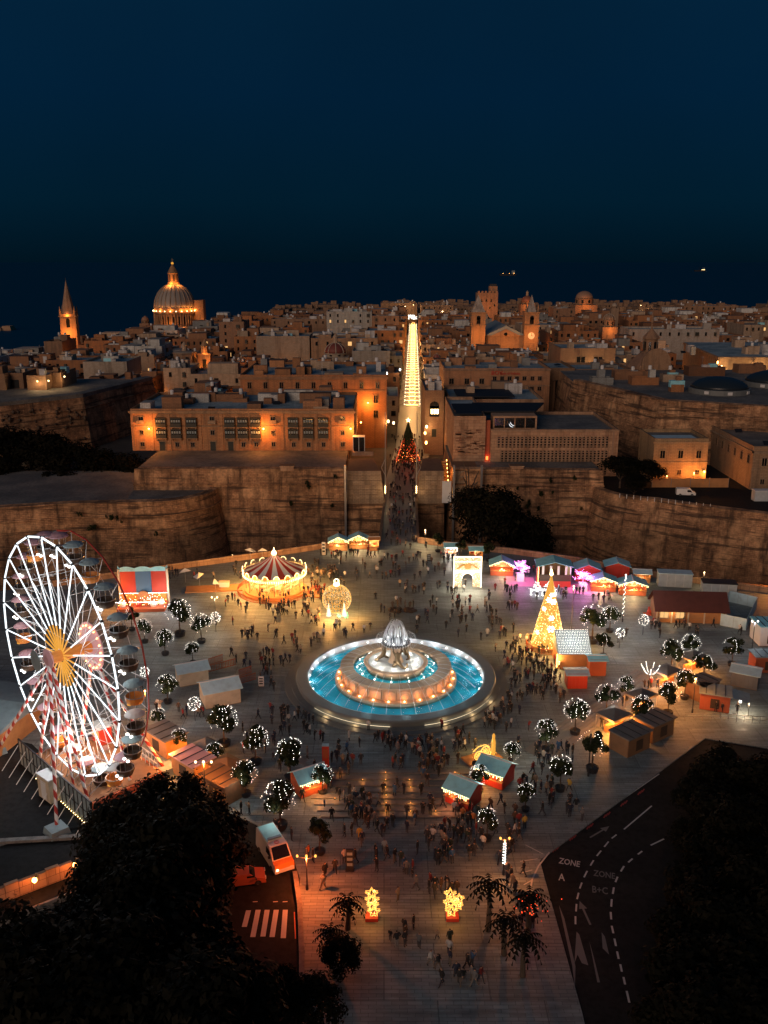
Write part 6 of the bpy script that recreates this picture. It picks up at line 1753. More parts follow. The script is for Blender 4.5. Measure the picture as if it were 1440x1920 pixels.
# open tents with amber light beneath
def tent(label, x, y, W, D, H, rz, power, roof='tent_cloth', col=AMBER, lit=True):
    p0 = at(x, y); T = thing('market_tent', label, 'tent', (p0.x, p0.y, 0), rz, 'open tents')
    for sx in (-1, 1):
        for sy in (-1, 1): MB().rod((sx * W * .47, sy * D * .47, 0), (sx * W * .47, sy * D * .47, H), .06, seg=5).build('post', 'steel', T)
    b = MB(); w_, d_ = W / 2, D / 2
    b.raw([(-w_, -d_, H), (w_, -d_, H), (w_, d_, H), (-w_, d_, H), (0, 0, H + .8), (-w_, -d_, H - .3), (w_, -d_, H - .3), (w_, d_, H - .3), (-w_, d_, H - .3)], [(0, 1, 4), (1, 2, 4), (2, 3, 4), (3, 0, 4), (0, 5, 6, 1), (1, 6, 7, 2), (2, 7, 8, 3), (3, 8, 5, 0)]); b.build('canopy', roof, T)
    MB().box(-w_ * .8, w_ * .8, -.35, .35, 0, .9).build('table', 'orange_wood', T)
    if lit: MB().ball((0, -.2, H - .35), .13).build('lamp_bulb', 'bulb_amber', T); power *= 1.8; lamp(T, (0, -.2, H - .55), power, col, .15); lamp(T, (-W * .62, -D * .35, 1.7), power * .9, col, .2); lamp(T, (0, -D * .75, 1.5), power * .4, col, .2)  # two lamps added outside the canopy so the amber glow shows
    return T
tent('grey tent with bright amber floor at the road end of the hut row', 1150, 1366, 3.8, 3.2, 2.3, .62, 150)
tent('grey tent over amber light among the hut row trees', 1200, 1328, 3.6, 3.0, 2.3, .62, 120)
tent('grey tent in the amber passage behind the hut row', 1248, 1282, 3.6, 3.0, 2.3, .62, 110)
tent('dark tent glowing amber at the far end of the hut row', 1296, 1254, 3.6, 3.0, 2.3, .55, 110)
tent('brown awning with yellow light beside the hut row by the wheel', 428, 1462, 3.6, 3.0, 2.3, -.7, 100, 'brown_wood')
tent('small awning with amber light between the huts by the wheel', 388, 1423, 2.6, 2.4, 2.2, -.7, 60, 'tent_cloth')
# stage booth
p0 = at(1040, 1101); ST = thing('stage_booth', 'tall dark stage booth with teal canopy, white columns and red base', 'stage', (p0.x, p0.y + 1.9, 0), -.06)
MB().box(-3.1, 3.1, -1.9, 1.9, 0, 1.2).build('base', 'red_paint', ST); MB().box(-3.1, 3.1, 1.7, 1.9, 1.2, 4.2).build('back_wall', 'dark_wood', ST); MB().box(-3.1, 3.1, -1.92, -1.8, 1.22, 2.5).build('front_panel', 'dark_wood', ST)
for s_ in (-1, 1): MB().box(s_ * 3.0 - .1, s_ * 3.0 + .1, -1.7, 1.7, 1.2, 4.2).build('side_wall', 'white_paint' if s_ > 0 else 'brown_wood', ST)
for k in range(4): MB().box(-2.2 + k * 1.45 - .2, -2.2 + k * 1.45 + .2, -1.85, -1.6, 2.5, 4.2).build('column', 'white_paint', ST)
roof_slopes(ST, 6.3, 3.9, 4.25, .9, 'teal_roof', 'y')
icicles(ST, [((-3.1, -1.95, .3), (-3.1, -1.95, 4.2), 26)], 'bulb_amber', .1); lamp(ST, (0, -.6, 3.6), 60, WARM)
# pink light trees on white cubes
pk = random.Random(31)
for k, (x, y, lb) in enumerate(((975, 1089, 'pink light tree in a white cube planter beside the red fronted stall'), (1092, 1107, 'pink light tree in a white cube planter on the pink carpet beside the stage'))):
    p0 = at(x, y); T = thing('pink_light_tree', lb, 'light tree', (p0.x, p0.y, 0))
    MB().box(-.75, .75, -.75, .75, 0, 1.5, tx=.08, ty=.08).build('planter', 'white_paint', T)
    b = MB(); tips = []
    b.rod((0, 0, 1.4), (0, 0, 2.4), .09, seg=5)
    for q in range(22):
        a, el, L = pk.uniform(0, 2 * PI), pk.uniform(.05, 1.3), pk.uniform(1.2, 2.2)
        e_ = Vector((L * math.cos(el) * math.cos(a), L * math.cos(el) * math.sin(a), 2.4 + L * math.sin(el) * .8)); b.rod((0, 0, 2.3), e_, .05, .02, 4)
        for j in range(5): t0 = Vector((0, 0, 2.3)).lerp(e_, pk.uniform(.45, 1)); t1 = t0 + Vector((pk.uniform(-.5, .5), pk.uniform(-.5, .5), pk.uniform(-.2, .45))); b.rod(t0, t1, .03, .015, 3); tips += [t0, t1, t0.lerp(t1, .5)]
    b.build('branches', 'pink_cover', T); stuff(bulbs(tips, .075).build('blossom_lights', 'bulb_pink', T))
    lamp(T, (0, -1.6, 2.8), 240, (1, .25, .75), .6); lamp(T, (0, 1.0, 3.2), 120, (1, .25, .75), .6)
for k, (q, lb) in enumerate((([(948, 1080), (1000, 1083), (1004, 1100), (950, 1099)], 'pink carpet under the first pink tree'), ([(1050, 1098), (1120, 1092), (1150, 1118), (1065, 1112)], 'pink carpet under the pink tree beside the stage'))):
    pts = px(q); b = MB(); b.prism(pts[::-1], .004, .03); tag(b.build('carpet', 'carpet_pink'), lb, 'carpet')
# white reindeer lights
dv = [(0, 0, .95), (.5, 0, .98), (.72, 0, 1.4), (.95, 0, 1.55), (1.15, 0, 1.45), (-.5, 0, .95), (.5, .14, .5), (.52, .14, .03), (.5, -.14, .5), (.6, -.14, .03), (-.5, .14, .5), (-.55, .14, .03), (-.5, -.14, .5), (-.45, -.14, .03), (.88, .12, 1.75), (.7, .35, 2.15), (.88, -.12, 1.75), (.7, -.35, 2.15), (-.7, 0, 1.05)]
de = [(0, 1), (1, 2), (2, 3), (3, 4), (0, 5), (1, 6), (6, 7), (1, 8), (8, 9), (5, 10), (10, 11), (5, 12), (12, 13), (3, 14), (14, 15), (3, 16), (16, 17), (5, 18)]
DEER = skin('body', dv, de, [.2, .2, .13, .12, .07, .21, .08, .05, .08, .05, .09, .05, .09, .05, .04, .02, .04, .02, .05], ['led_soft'])
for k, (x, y, s_) in enumerate(((1001, 1116, 1.1), (1013, 1117, 1.25), (1024, 1118, 1.2), (1034, 1116, 1.1))):
    p0 = at(x, y); T = thing('light_reindeer', 'white glowing reindeer figure in the team behind the golden cone tree', 'light reindeer', (p0.x, p0.y, 0), rng.uniform(-.4, .4) + PI * (k % 2), 'white reindeer light figures'); o = obj('body', DEER, T); o.scale = (s_, s_, s_)
    stuff(bulbs([(v_[0] * s_ + rng.uniform(-.2, .2), v_[1] * s_ + rng.uniform(-.22, .22), v_[2] * s_ + rng.uniform(-.1, .1)) for v_ in dv for j in range(3)], .05).build('fairy_lights', 'bulb_white', T))
    if k % 2: lamp(T, (0, -1.2, 1.6), 60, WHITE, .3)
# containers, long timber house, fenced yard
for k, (x, y, W, lb) in enumerate(((1267, 1102, 6.2, 'white container cabin with pale lid behind the long timber house'), (1350, 1121, 6.0, 'white container cabin with dark lid behind the long timber house'))):
    p0 = at(x, y); T = thing('container_cabin', lb, 'container', (p0.x, p0.y + 1.2, 0), -.14); MB().box(-W / 2, W / 2, -1.2, 1.2, .1, 2.7).build('body', 'container_grey', T); MB().box(-W / 2 - .1, W / 2 + .1, -1.35, 1.3, 2.7, 2.85).build('lid', 'pale_roof' if k == 0 else 'dark_metal', T)
    for j in range(3): MB().box(-.03, .03, -1.24, -1.2, .2, 2.6).build('rib', 'white_paint', T, (-W / 4 + j * W / 4, 0, 0))
    for j in (-1, 1): MB().box(-.2, .2, -1.1, 1.1, 0, .1).build('foot', 'dark_metal', T, (j * W * .35, 0, 0))
p0 = at(1296, 1168); T = thing('timber_house', 'long timber chalet with big dark red roof and small lit windows', 'chalet', (p0.x, p0.y + 2.2, 0), -.07); W = 11.8
MB().box(-W / 2, W / 2, -2.2, 2.4, 0, 2.6).build('wall', 'brown_wood', T)
lg = MB().box(-W / 2 - .05, W / 2 + .05, -.09, .09, 0, .26).mesh('log', ['orange_wood'])
for k in range(9): obj('log', lg, T, (0, -2.26, .05 + k * .285))
for s_ in (-1, 1): b = MB(); b.raw([(-W / 2 - .4, s_ * 3.0, 2.35), (W / 2 + .4, s_ * 3.0, 2.35), (W / 2 + .4, 0, 5.0), (-W / 2 - .4, 0, 5.0)], [(0, 1, 2, 3)]); b.raw([(-W / 2 - .4, s_ * 3.0, 2.2), (W / 2 + .4, s_ * 3.0, 2.2), (W / 2 + .4, 0, 4.85), (-W / 2 - .4, 0, 4.85)], [(0, 1, 2, 3)]); b.build('roof_slope', 'dark_red_roof', T)
for s_ in (-1, 1): b = MB(); b.face([(s_ * W / 2, -2.2, 2.6), (s_ * W / 2, 2.4, 2.6), (s_ * W / 2, 0, 4.7)]); b.build('gable', 'brown_wood', T)
for x in (-4.6, -1.9): window(T, x, .95, WIN_LIT, y=-2.36, sc=(1.1, 1, .55), col=(.5, .4, .3))
for x in (-5.8, -3.3, -.5, 2.2, 5.8): MB().box(-.1, .1, -.12, .12, 0, 2.55).build('post', 'cream_paint', T, (x, -2.42, 0))
lamp(T, (-3.3, -3.2, 2.0), 26, WARM, .2)
p0 = at(1240, 1150); b = thing('fire_pit_figure', 'red glowing nativity figure group at the end of the timber chalet', 'light ornament', (p0.x - 2.4, p0.y - .5, 0))
for k in range(3): MB().lathe([(.4, 0), (.34, .6), (.16, 1.1), (.2, 1.35), (.04, 1.5)], 8).build('figure', 'bulb_red' if k == 1 else 'red_paint', b, (k * .8, (k % 2) * .4, 0))
MB().box(-.8, 2.4, -.6, .9, -.0, .1).build('base', 'red_wood', b); lamp(b, (.6, -.9, 1.2), 150, (1, .22, .08), .3)
FY = thing('site_fence', 'pale blue sheet fence round a yard next to the timber chalet', 'fence', (0, 0, 0)); q = px([(1350, 1172), (1398, 1182), (1418, 1140), (1366, 1128)]); FY.location = (q[0][0], q[0][1], 0)
for i in range(4):
    a, c = Vector(q[i]), Vector(q[(i + 1) % 4]); d_ = c - a; n = max(2, int(d_.length / 1.6))
    for k in range(n): o_ = MB().box(.02, d_.length / n - .02, -.03, .03, 0, 2.1).build('sheet', 'pale_roof', FY, (*(a + d_ * k / n - Vector(q[0])), 0), math.atan2(d_.y, d_.x))
for k, (x, y, W, D, H, wl, rf, lb) in enumerate(((1443, 1212, 3.4, 4.0, 3.4, 'white_paint', 'teal_roof', 'tall white booth with teal lid beside the sheet fence'), (1403, 1290, 3.6, 3.0, 2.4, 'tent_cloth', 'pale_roof', 'grey hut with pale lid behind the red hut with the awning'), (1440, 1262, 4.0, 2.6, 2.6, 'red_wood', 'panel_grey', 'red hut with grey lid below the tall white booth'), (1346, 1334, 3.8, 3.2, 2.5, 'red_wood', 'panel_grey', 'red hut with bright lamp under its grey awning'))):
    T = stall(lb, x, y, W, D, H, -.35 if k == 3 else (-.5 if k == 1 else 0), roof=rf, wall=wl, open_front=False, lit=False, rise=0 if k != 1 else .5, seed=60 + k, group='huts by the fenced yard')
    if k == 3:
        b = MB(); b.raw([(W / 2 - .2, -D / 2, 2.5), (W / 2 - .2, D / 2, 2.5), (W / 2 + 2.6, D / 2, 2.0), (W / 2 + 2.6, -D / 2, 2.0)], [(0, 1, 2, 3)]); b.build('awning', 'panel_grey', T)
        for y_ in (-1.5, 1.5): MB().rod((W / 2 + 2.5, y_, 0), (W / 2 + 2.5, y_, 2.0), .05).build('post', 'steel', T)
        MB().box(W / 2 + 1.2, W / 2 + 1.5, -1.3, 1.3, 1.75, 1.85).build('tube_light', 'bulb_white', T); lamp(T, (W / 2 + 2.0, -1.2, 1.7), 110, (1, .7, .42), .3)
# amber flood over the corner by the railing
p0 = at(1330, 1345); p1 = at(1300, 1354)
def railing(label, pts, h=1.1, mat='dark_metal', name='railing'):
    T = thing(name, label, 'railing', (pts[0][0], pts[0][1], 0))
    for i in range(len(pts) - 1):
        a, c = Vector(pts[i][:2]), Vector(pts[i + 1][:2]); d_ = c - a; n = max(1, int(d_.length / 1.8)); L = d_.length / n
        b = MB(); b.box(0, L, -.025, .025, h - .06, h); b.box(0, L, -.02, .02, .5, .54); b.box(0, .06, -.03, .03, 0, h); b.box(L / 2 - .015, L / 2 + .015, -.015, .015, .05, h); me = b.mesh('panel', [mat])
        for k in range(n): q_ = a + d_ * k / n - Vector(pts[0][:2]); obj('panel', me, T, (q_.x, q_.y, 0), math.atan2(d_.y, d_.x))
    return T
railing('thin metal railing at the lit corner above the road', px([(1283, 1352), (1350, 1352), (1500, 1362)]), mat='steel')
# house with fairy light roof
p0 = at(1076, 1254); T = thing('light_roof_hut', 'pale hut with its sloping roof covered in white fairy lights', 'hut', (p0.x, p0.y + 2.0, 0)); W = 5.0
MB().box(-W / 2, W / 2, -2.0, 2.4, 0, 2.6).build('wall', 'orange_wood', T)
MB().raw([(-W / 2 - .1, -2.3, 2.5), (W / 2 + .1, -2.3, 2.5), (W / 2 + .1, 1.4, 5.0), (-W / 2 - .1, 1.4, 5.0), (-W / 2 - .1, 2.6, 2.6), (W / 2 + .1, 2.6, 2.6)], [(0, 1, 2, 3), (3, 2, 5, 4), (0, 3, 4), (1, 5, 2)]).build('roof', 'panel_grey', T)
b = MB()
for i in range(20):
    for j in range(16): f_ = j / 15; b.ball((-W / 2 + .1 + i * (W - .2) / 19 + rng.uniform(-.05, .05), -2.2 + 3.5 * f_, 2.64 + 2.4 * f_), .042)
stuff(b.build('fairy_lights', 'bulb_white', T)); lamp(T, (-2.9, -2.6, 1.8), 160, (1, .6, .22), .3); lamp(T, (0, -1.4, 5.2), 40, WHITE, .5)
icicles(T, [((-W / 2 - .15, -2.0, .2), (-W / 2 - .15, -2.0, 2.5), 30)], 'bulb_amber', .05)
# kiddie ride facade
p0 = at(268, 1140); T = thing('kiddie_ride', 'fairground ride facade with red and blue panels, wavy blue crest and lights', 'fairground ride', (p0.x, p0.y, 0), .06); W = 8.4
for k in range(3): MB().box(-W / 2 + k * W / 3 + .03, -W / 2 + (k + 1) * W / 3 - .03, 2.0, 2.2, 2.2, 6.4).build('panel', ('red_paint', 'blue_paint', 'red_paint')[k], T)
b = MB(); n = 24
for k in range(n):
    xa, xb = -W / 2 - .2 + (W + .4) * k / n, -W / 2 - .2 + (W + .4) * (k + 1) / n; f0, f1 = [6.9 + .35 * abs(math.sin(q * PI * 3 / n)) + (.5 if q in (0, n) else 0) for q in (k, k + 1)]
    b.face([(xa, 1.9, 6.3), (xb, 1.9, 6.3), (xb, 1.9, f1), (xa, 1.9, f0)])
b.build('crest', 'teal_roof', T)
for s_ in (-1, 1): MB().lathe([(.22, 0), (.22, 6.6), (.3, 6.8)], 8, 0, Matrix.Translation((s_ * (W / 2 + .1), 1.9, 0))).build('column', 'cream_paint', T)
MB().box(-W / 2, W / 2, -2.0, 2.0, 0, .6).build('deck', 'red_wood', T); MB().box(-W / 2 + .2, W / 2 - .2, 1.6, 1.9, .6, 2.2).build('scenery', 'orange_paint', T)
MB().lathe([(1.1, 0), (1.1, .3)], 16, 0, Matrix.Translation((0, 1.4, 1.7)) @ Matrix.Rotation(PI / 2, 4, 'X')).build('sunburst', 'orange_wood', T)
b = MB()
for k in range(110): b.ball((rng.uniform(-W / 2, W / 2), 1.3 - rng.random() * 3, rng.uniform(.8, 2.3)), .07, rng.choice((0, 0, 1, 2)))
for k in range(40): b.ball((-W / 2 + W * k / 39, -2.05, 1.9), .08, 0); b.ball((-W / 2 + W * k / 39, 1.2, 2.4), .08, 0)
stuff(b.build('light_string', ['bulb_white', 'bulb_amber', 'bulb_red'], T))
for k in range(6): b = MB(); b.lathe([(.5, 0), (.6, .4), (.4, .9)], 8); b.build('ride_car', rng.choice(('orange_paint', 'red_paint', 'white_paint')), T, (-3.4 + k * 1.35, -.6 + (k % 2) * .8, .6))
lamp(T, (-1.5, -1.6, 2.0), 45, (1, .8, .65), .4); lamp(T, (2.5, -1.6, 2.0), 45, (1, .7, .5), .4); lamp(T, (0, -3.6, 1.6), 45, (1, .55, .3), .4); lamp(T, (-5.5, -1.5, 3), 260, AMBER, .4); lamp(T, (5.2, -.5, 3), 130, WHITE, .4)
# brown fences near the cream huts
for k, (q, lb) in enumerate((([(388, 1250), (418, 1240)], 'brown timber fence behind the smaller cream hut'), ([(390, 1262), (442, 1248)], 'brown timber fence between the cream huts'), ([(446, 1285), (480, 1275)], 'brown timber fence by the larger cream hut'), ([(448, 1270), (472, 1262)], 'short brown timber fence across from the larger cream hut'))):
    pts = px(q); a, c = Vector(pts[0]), Vector(pts[1]); d_ = c - a; n = max(2, int(d_.length / 1.7)); T = thing('timber_fence', lb, 'fence', (a.x, a.y, 0), math.atan2(d_.y, d_.x))
    for j in range(n): o_ = obj('panel', FB, T, (d_.length * (j + .5) / n, 0, 0)); o_.scale = (d_.length / n / 1.72, 1, 1.3)
# dark sculpture mound in the middle of the square
p0 = at(752, 1146); T = thing('sculpture_mound', 'dark rocky mound with dark standing figures between carousel and fountain', 'sculpture', (p0.x, p0.y, 0)); r2 = random.Random(2); b = MB()
for k in range(26): a = r2.uniform(0, 2 * PI); q_ = r2.random() ** .6; b.sphere((2.6 * q_ * math.cos(a), 1.1 * q_ * math.sin(a), .1 + .35 * (1 - q_)), r2.uniform(.35, .7) * (1.2 - q_ * .5), seg=7, rings=5, sz=.75)
b.build('rocks', 'dark_wood', T)
# golden carriage on a lit platform
p0 = at(905, 1424); T = thing('light_carriage', 'golden carriage of lights with two wheels on an amber platform', 'light ornament', (p0.x, p0.y, 0), .5)
MB().box(-2.3, 2.3, -1.2, 1.4, 0, .25).build('platform', 'orange_wood', T)
for k, (x, y) in enumerate(((-.9, -.4), (.5, .2))):
    b = MB(); b.tube([(x + .62 * math.cos(a), y, .95 + .62 * math.sin(a)) for a in [2 * PI * q / 18 for q in range(18)]], .06, 5, closed=True); b.tube([(x + .3 * math.cos(a), y, .95 + .3 * math.sin(a)) for a in [2 * PI * q / 12 for q in range(12)]], .04, 4, closed=True)
    for q in range(8): b.rod((x, y, .95), (x + .6 * math.cos(q * PI / 4), y, .95 + .6 * math.sin(q * PI / 4)), .03, seg=4)
    b.build('wheel', 'bulb_gold', T)
b = MB(); b.tube([(-1.2, -.4, .55), (-.2, -.6, .35), (.9, -.3, .5), (1.2, 0, .9)], .06, 5); b.tube([(-1.2, .4, 1.2), (-.4, .5, 1.6), (.6, .4, 1.7), (1.2, .3, 1.3)], .06, 5); b.build('body_frame', 'bulb_gold', T)
for k in range(3): b = MB(); b.lathe([(.25, .25), (.3, 1.0), (.16, 1.7), (.2, 2.0), (.05, 2.25)], 8); b.build('figure', 'lit_gold', T, (1.5 + .22 * k, -.1 + .3 * k, .1 + .25 * k))
stuff(bulbs([(rng.uniform(-1.4, 1.9), rng.uniform(-.7, .6), rng.uniform(.4, 1.9)) for k in range(90)], .045).build('fairy_lights', 'bulb_gold', T)); lamp(T, (0, -.9, 1.6), 120, (1, .55, .15), .4); lamp(T, (1.2, 1.2, 2.0), 60, (1, .55, .15), .4)
# star towers
def star_tower(label, x, y, spots, flip=1):
    p0 = at(x, y); T = thing('star_tower', label, 'light ornament', (p0.x, p0.y, 0)); MB().box(-.6, .6, -.5, .5, 0, .35).build('base', 'red_paint', T); MB().rod((0, .1, .3), (0, .1, 3.0), .04).build('pole', 'dark_metal', T)
    for (dx, dz, s_) in spots:
        b = MB(); pts = [((s_ if q % 2 == 0 else s_ * .45) * math.sin(q * PI / 5) + dx, -.1, (s_ if q % 2 == 0 else s_ * .45) * math.cos(q * PI / 5) + dz) for q in range(10)]; b.tube(pts, .055, 5, closed=True); b.tube([(p[0] * 1, p[1] + .25, p[2]) for p in pts], .04, 4, closed=True)
        b.build('star', 'bulb_gold', T)
    stuff(bulbs([(dx + rng.uniform(-s_, s_) * .6, .05, dz + rng.uniform(-s_, s_) * .6) for dx, dz, s_ in spots for q in range(10)], .035).build('fairy_lights', 'bulb_amber', T)); lamp(T, (0, -1.2, 1.6), 16, AMBER, .4); lamp(T, (-.6, 1.4, 1.6), 26, AMBER, .4)
star_tower('stack of glowing gold stars partly behind a palm', 697, 1722, ((0, 2.75, .62), (.05, 2.0, .7), (.1, 1.45, .6), (.2, .75, .62)))
star_tower('cluster of glowing gold stars on a red base', 848, 1722, ((-.25, 2.7, .6), (.6, 2.2, .5), (-.3, 1.7, .62), (.55, 1.45, .45), (-.1, .8, .62), (.2, 1.9, .4)))
# red pillar, totems, sign boards
p0 = at(611, 1437); T = thing('red_pillar', 'tall red advertising pillar near the lower steps', 'pillar', (p0.x, p0.y, 0)); MB().box(-.42, .42, -.3, .3, .08, 2.9).build('body', 'red_paint', T); MB().box(-.5, .5, -.38, .38, 0, .08).build('foot', 'dark_metal', T); MB().box(-.3, .3, -.33, -.3, 1.3, 2.5).build('poster', 'red_wood', T); MB().box(-.42, .42, -.3, .3, 2.91, 3.0).build('cap', 'pale_roof', T)
for k, (x, y, mt, lb) in enumerate(((656, 1632, 'dark_metal', 'dark information totem with pale strips below the steps'), (490, 1287, 'white_paint', 'white map sign board beside the brown fence'), (607, 1041, 'white_paint', 'slim white totem by the moat parapet'), (804, 1052, 'dark_metal', 'black advertising box near the gate bridge'))):
    p0 = at(x, y); T = thing('info_totem', lb, 'totem', (p0.x, p0.y, 0)); h = (2.5, 1.6, 2.9, 1.5)[k]; MB().box(-.38, .38, -.12, .12, .06, h).build('body', mt, T); MB().box(-.45, .45, -.25, .25, 0, .06).build('foot', 'dark_metal', T)
    for j in range(3): MB().box(-.28, .28, -.14, -.12, h * (.25 + .25 * j), h * (.38 + .25 * j)).build('print', 'panel_grey' if mt != 'white_paint' else 'dark_metal', T)
# white sail canopies by the carousel
for k, (x, y) in enumerate(((348, 1092), (375, 1101), (405, 1112), (470, 1052), (492, 1052))):
    p0 = at(x, y); T = thing('sail_flag', 'white pointed sail parasol on the %s' % ('deck left of the carousel' if k < 3 else 'parapet side behind the carousel') if False else ('white pointed sail parasol beside the long wooden deck' if k < 3 else 'white pointed sail parasol behind the carousel'), 'parasol', (p0.x, p0.y, 0), k, 'white sail parasols'); MB().rod((0, 0, 0), (0, 0, 2.3), .04).build('pole', 'steel', T); MB().raw([(-1.1, -.5, 2.0), (1.2, 0, 2.4), (-.9, .8, 2.2), (0, .1, 2.9)], [(0, 1, 3), (1, 2, 3), (2, 0, 3)]).build('canopy', 'white_paint', T)
# ================================================================== lamps of the square
for k, (x, y, h, pw, col, mt, hd, lb) in enumerate((
        (1070, 1196, 9.0, 500, WARM, 'bulb_warm', 1, 'tall lamp pole beside the golden cone tree'), (1167, 1166, 8.5, 300, WHITE, 'bulb_white', 1, 'tall lamp pole by the icicle stalls wound with white lights'),
        (405, 1172, 5.0, 200, WARM, 'bulb_warm', 2, 'lamp post with globes by the lit trees near the carousel'), (386, 1505, 5.2, 420, AMBER, 'bulb_warm', 3, 'multi-headed lamp post by the brown huts'),
        (576, 1668, 3.8, 620, (1, .16, .03), 'bulb_gold', 3, 'lamp post with a string of bulbs beside the crossing'), (944, 1640, 4.2, 300, (1, .28, .06), 'bulb_gold', 2, 'lamp post wound with white lights above the parking bays'),
        (1298, 1336, 5.0, 330, AMBER, 'bulb_amber', 1, 'amber lamp post at the end of the hut row'), (1103, 1455, 5.5, 0, AMBER, 'dark_metal', 1, 'unlit lamp post beside the half lit tree'), (1408, 1232, 6.0, 90, WHITE, 'bulb_white', 2, 'lamp post by the tall white booth'),
        (276, 1352, 4.4, 260, AMBER, 'bulb_amber', 1, 'amber lamp post at the wheel queue'), (797, 1024, 3.6, 330, WARM, 'bulb_warm', 1, 'bright lamp on the parapet end by the gate bridge'), (1438, 1108, 4.0, 300, AMBER, 'bulb_amber', 1, 'amber lamp post by the moat beside the containers'), (1318, 1100, 2.8, 60, WARM, 'bulb_warm', 1, 'small lamp between the container cabins'))):
    p0 = at(x, y); T = post_lamp((p0.x, p0.y, 0), lb, h, pw, col, None, mt, hd)
    if k in (1, 5): b = MB(); [b.ball((.12 * math.cos(q * 1.1), .12 * math.sin(q * 1.1), 1.2 + q * (h - 1.6) / 46), .055) for q in range(46)]; stuff(b.build('light_string', 'bulb_white', T))
for k, (x, y) in enumerate(((436, 1050), (405, 1058), (365, 1062), (555, 1034), (576, 1031))):
    p0 = at(x, y - 2); T = thing('parapet_light', 'small warm light fixed to the moat parapet behind the carousel', 'light', (p0.x, p0.y + .3, .6), 0, 'small lights along the parapet'); MB().lathe([(.12, 0), (.12, .16), (.05, .2)], 8).build('lens', 'bulb_warm', T); MB().box(-.15, .15, .05, .3, -.05, .05).build('bracket', 'dark_metal', T); lamp(T, (0, -.5, .1), 70, WARM, .1)
for (x, y) in ((637, 1447), (723, 1447), (853, 1447), (680, 1461), (723, 1461), (768, 1461), (723, 1475), (770, 1475), (724, 1490), (724, 1504), (770, 1504), (679, 1520), (770, 1520), (817, 1520), (628, 1496), (724, 1520)):
    p0 = at(x, y + 3); T = thing('step_light', 'small warm light set into the shallow steps below the fountain', 'light', (p0.x, p0.y, .13), 0, 'lights on the shallow steps'); MB().lathe([(.05, 0), (.045, .08), (.02, .1)], 8).build('lens', 'bulb_gold', T); MB().lathe([(.12, -.08), (.12, .0)], 8).build('ring', 'dark_metal', T); lamp(T, (0, -.3, .4), 5, AMBER, .1)
# low wall with two amber lamps, down on the left
p0, p1 = at(-60, 1742), at(150, 1660); d_ = p1 - p0
T = thing('roadside_wall', 'dark ramp wall lit amber by two lamps at the lower road', 'wall', (p0.x, p0.y, 0), math.atan2(d_.y, d_.x))
for k in range(8): L = d_.length / 8; MB().box(.02, L - .02, -.2, .2, -.1, 1.5 if k % 3 else 1.65).build('panel', 'ashlar', T, (k * L, 2.2, 0)); MB().box(.0, L, -.12, .12, -.1, .55).build('kerb', 'kerb_stone', T, (k * L, -1.2, 0))
for k, f_ in enumerate((.55, .93)): wl = wall_lamp(tuple(p0 + d_ * f_ + Vector((-.9 * math.sin(0), 1.9, 1.9))), 'amber lamp on the roadside ramp wall, %s' % ('by the lower end' if k == 0 else 'by the trees'), 55, (1, .2, .03), None, (0, -1.0, -.2), 'bulb_amber')
# ================================================================== road markings
def mark(name, pts, mat, z=-.114):
    b = MB(); b.face([(p[0], p[1], z) for p in pts]); return struct(b.build(name, mat))
def stripe(x0, y0, x1, y1, w_, mat='road_white', z=-.112):
    a, c = at(x0, y0, -.12), at(x1, y1, -.12); d_ = (c - a).normalized(); n_ = Vector((-d_.y, d_.x, 0)) * w_ / 2
    return mark('road_line', [a - n_, c - n_, c + n_, a + n_], mat, z)
for x0, y0, x1, y1 in ((1236, 1451, 1125, 1528), (1125, 1528, 1030, 1600), (1030, 1600, 1010, 1625), (1010, 1625, 998, 1650), (998, 1650, 994, 1672)): stripe(x0, y0, x1, y1, .16, 'road_white', .008 if x1 < 1012 else -.112)
for x0, y0, x1, y1 in ((985, 1586, 1018, 1603), (975, 1617, 1008, 1612), (977, 1639, 998, 1633), (982, 1661, 996, 1653)): stripe(x0, y0, x1, y1, .12, 'road_white', .008)
dash = [(1222, 1511, 1170, 1555), (1156, 1565, 1147, 1572), (1141, 1578, 1133, 1588), (1127, 1595, 1119, 1605), (1113, 1613, 1107, 1623), (1101, 1633, 1095, 1645), (1091, 1655, 1087, 1666), (1085, 1674, 1082, 1686), (1081, 1695, 1080, 1709), (1079, 1718, 1079, 1733)]
for q in dash: stripe(*q, .16)
for q in ((1245, 1573, 1220, 1585), (1204, 1596, 1196, 1602), (1186, 1610, 1178, 1617), (1170, 1624, 1164, 1634), (1158, 1644, 1154, 1654), (1151, 1664, 1149, 1676), (1147, 1686, 1146, 1700), (1145, 1710, 1146, 1724), (1147, 1736, 1150, 1750), (1152, 1760, 1155, 1774), (1157, 1784, 1160, 1798), (1163, 1808, 1166, 1822), (1169, 1832, 1172, 1846), (1175, 1858, 1180, 1880)): stripe(*q, .18)
for pts in ([(1048, 1697), (1058, 1722), (1079, 1812), (1078, 1856), (1073, 1812)], [(1081, 1747), (1086, 1752), (1103, 1810), (1091, 1806), (1083, 1790), (1077, 1806)], [(1105, 1765), (1112, 1790), (1125, 1842), (1120, 1842)], [(1128, 1748), (1134, 1756), (1142, 1790), (1130, 1778)]): mark('road_hatching', [at(*p, -.12) for p in pts][::-1], 'road_faded')
def road_text(s, x, y, size, mat, rz, sy=1.7):
    p0 = at(x, y, -.12); o = text('road_lettering', s, size, mat, None, (p0.x, p0.y, -.112), (0, 0, rz), 0.0, .012); o.scale = (1, sy, 1); return struct(o)
road_text('ZONE', 1067, 1622, .78, 'road_white', -.30); road_text('A', 1053, 1651, .9, 'road_white', -.2)
road_text('ZONE', 1133, 1645, .78, 'road_faded', -.25); road_text('B+C', 1125, 1675, .85, 'road_faded', -.2)
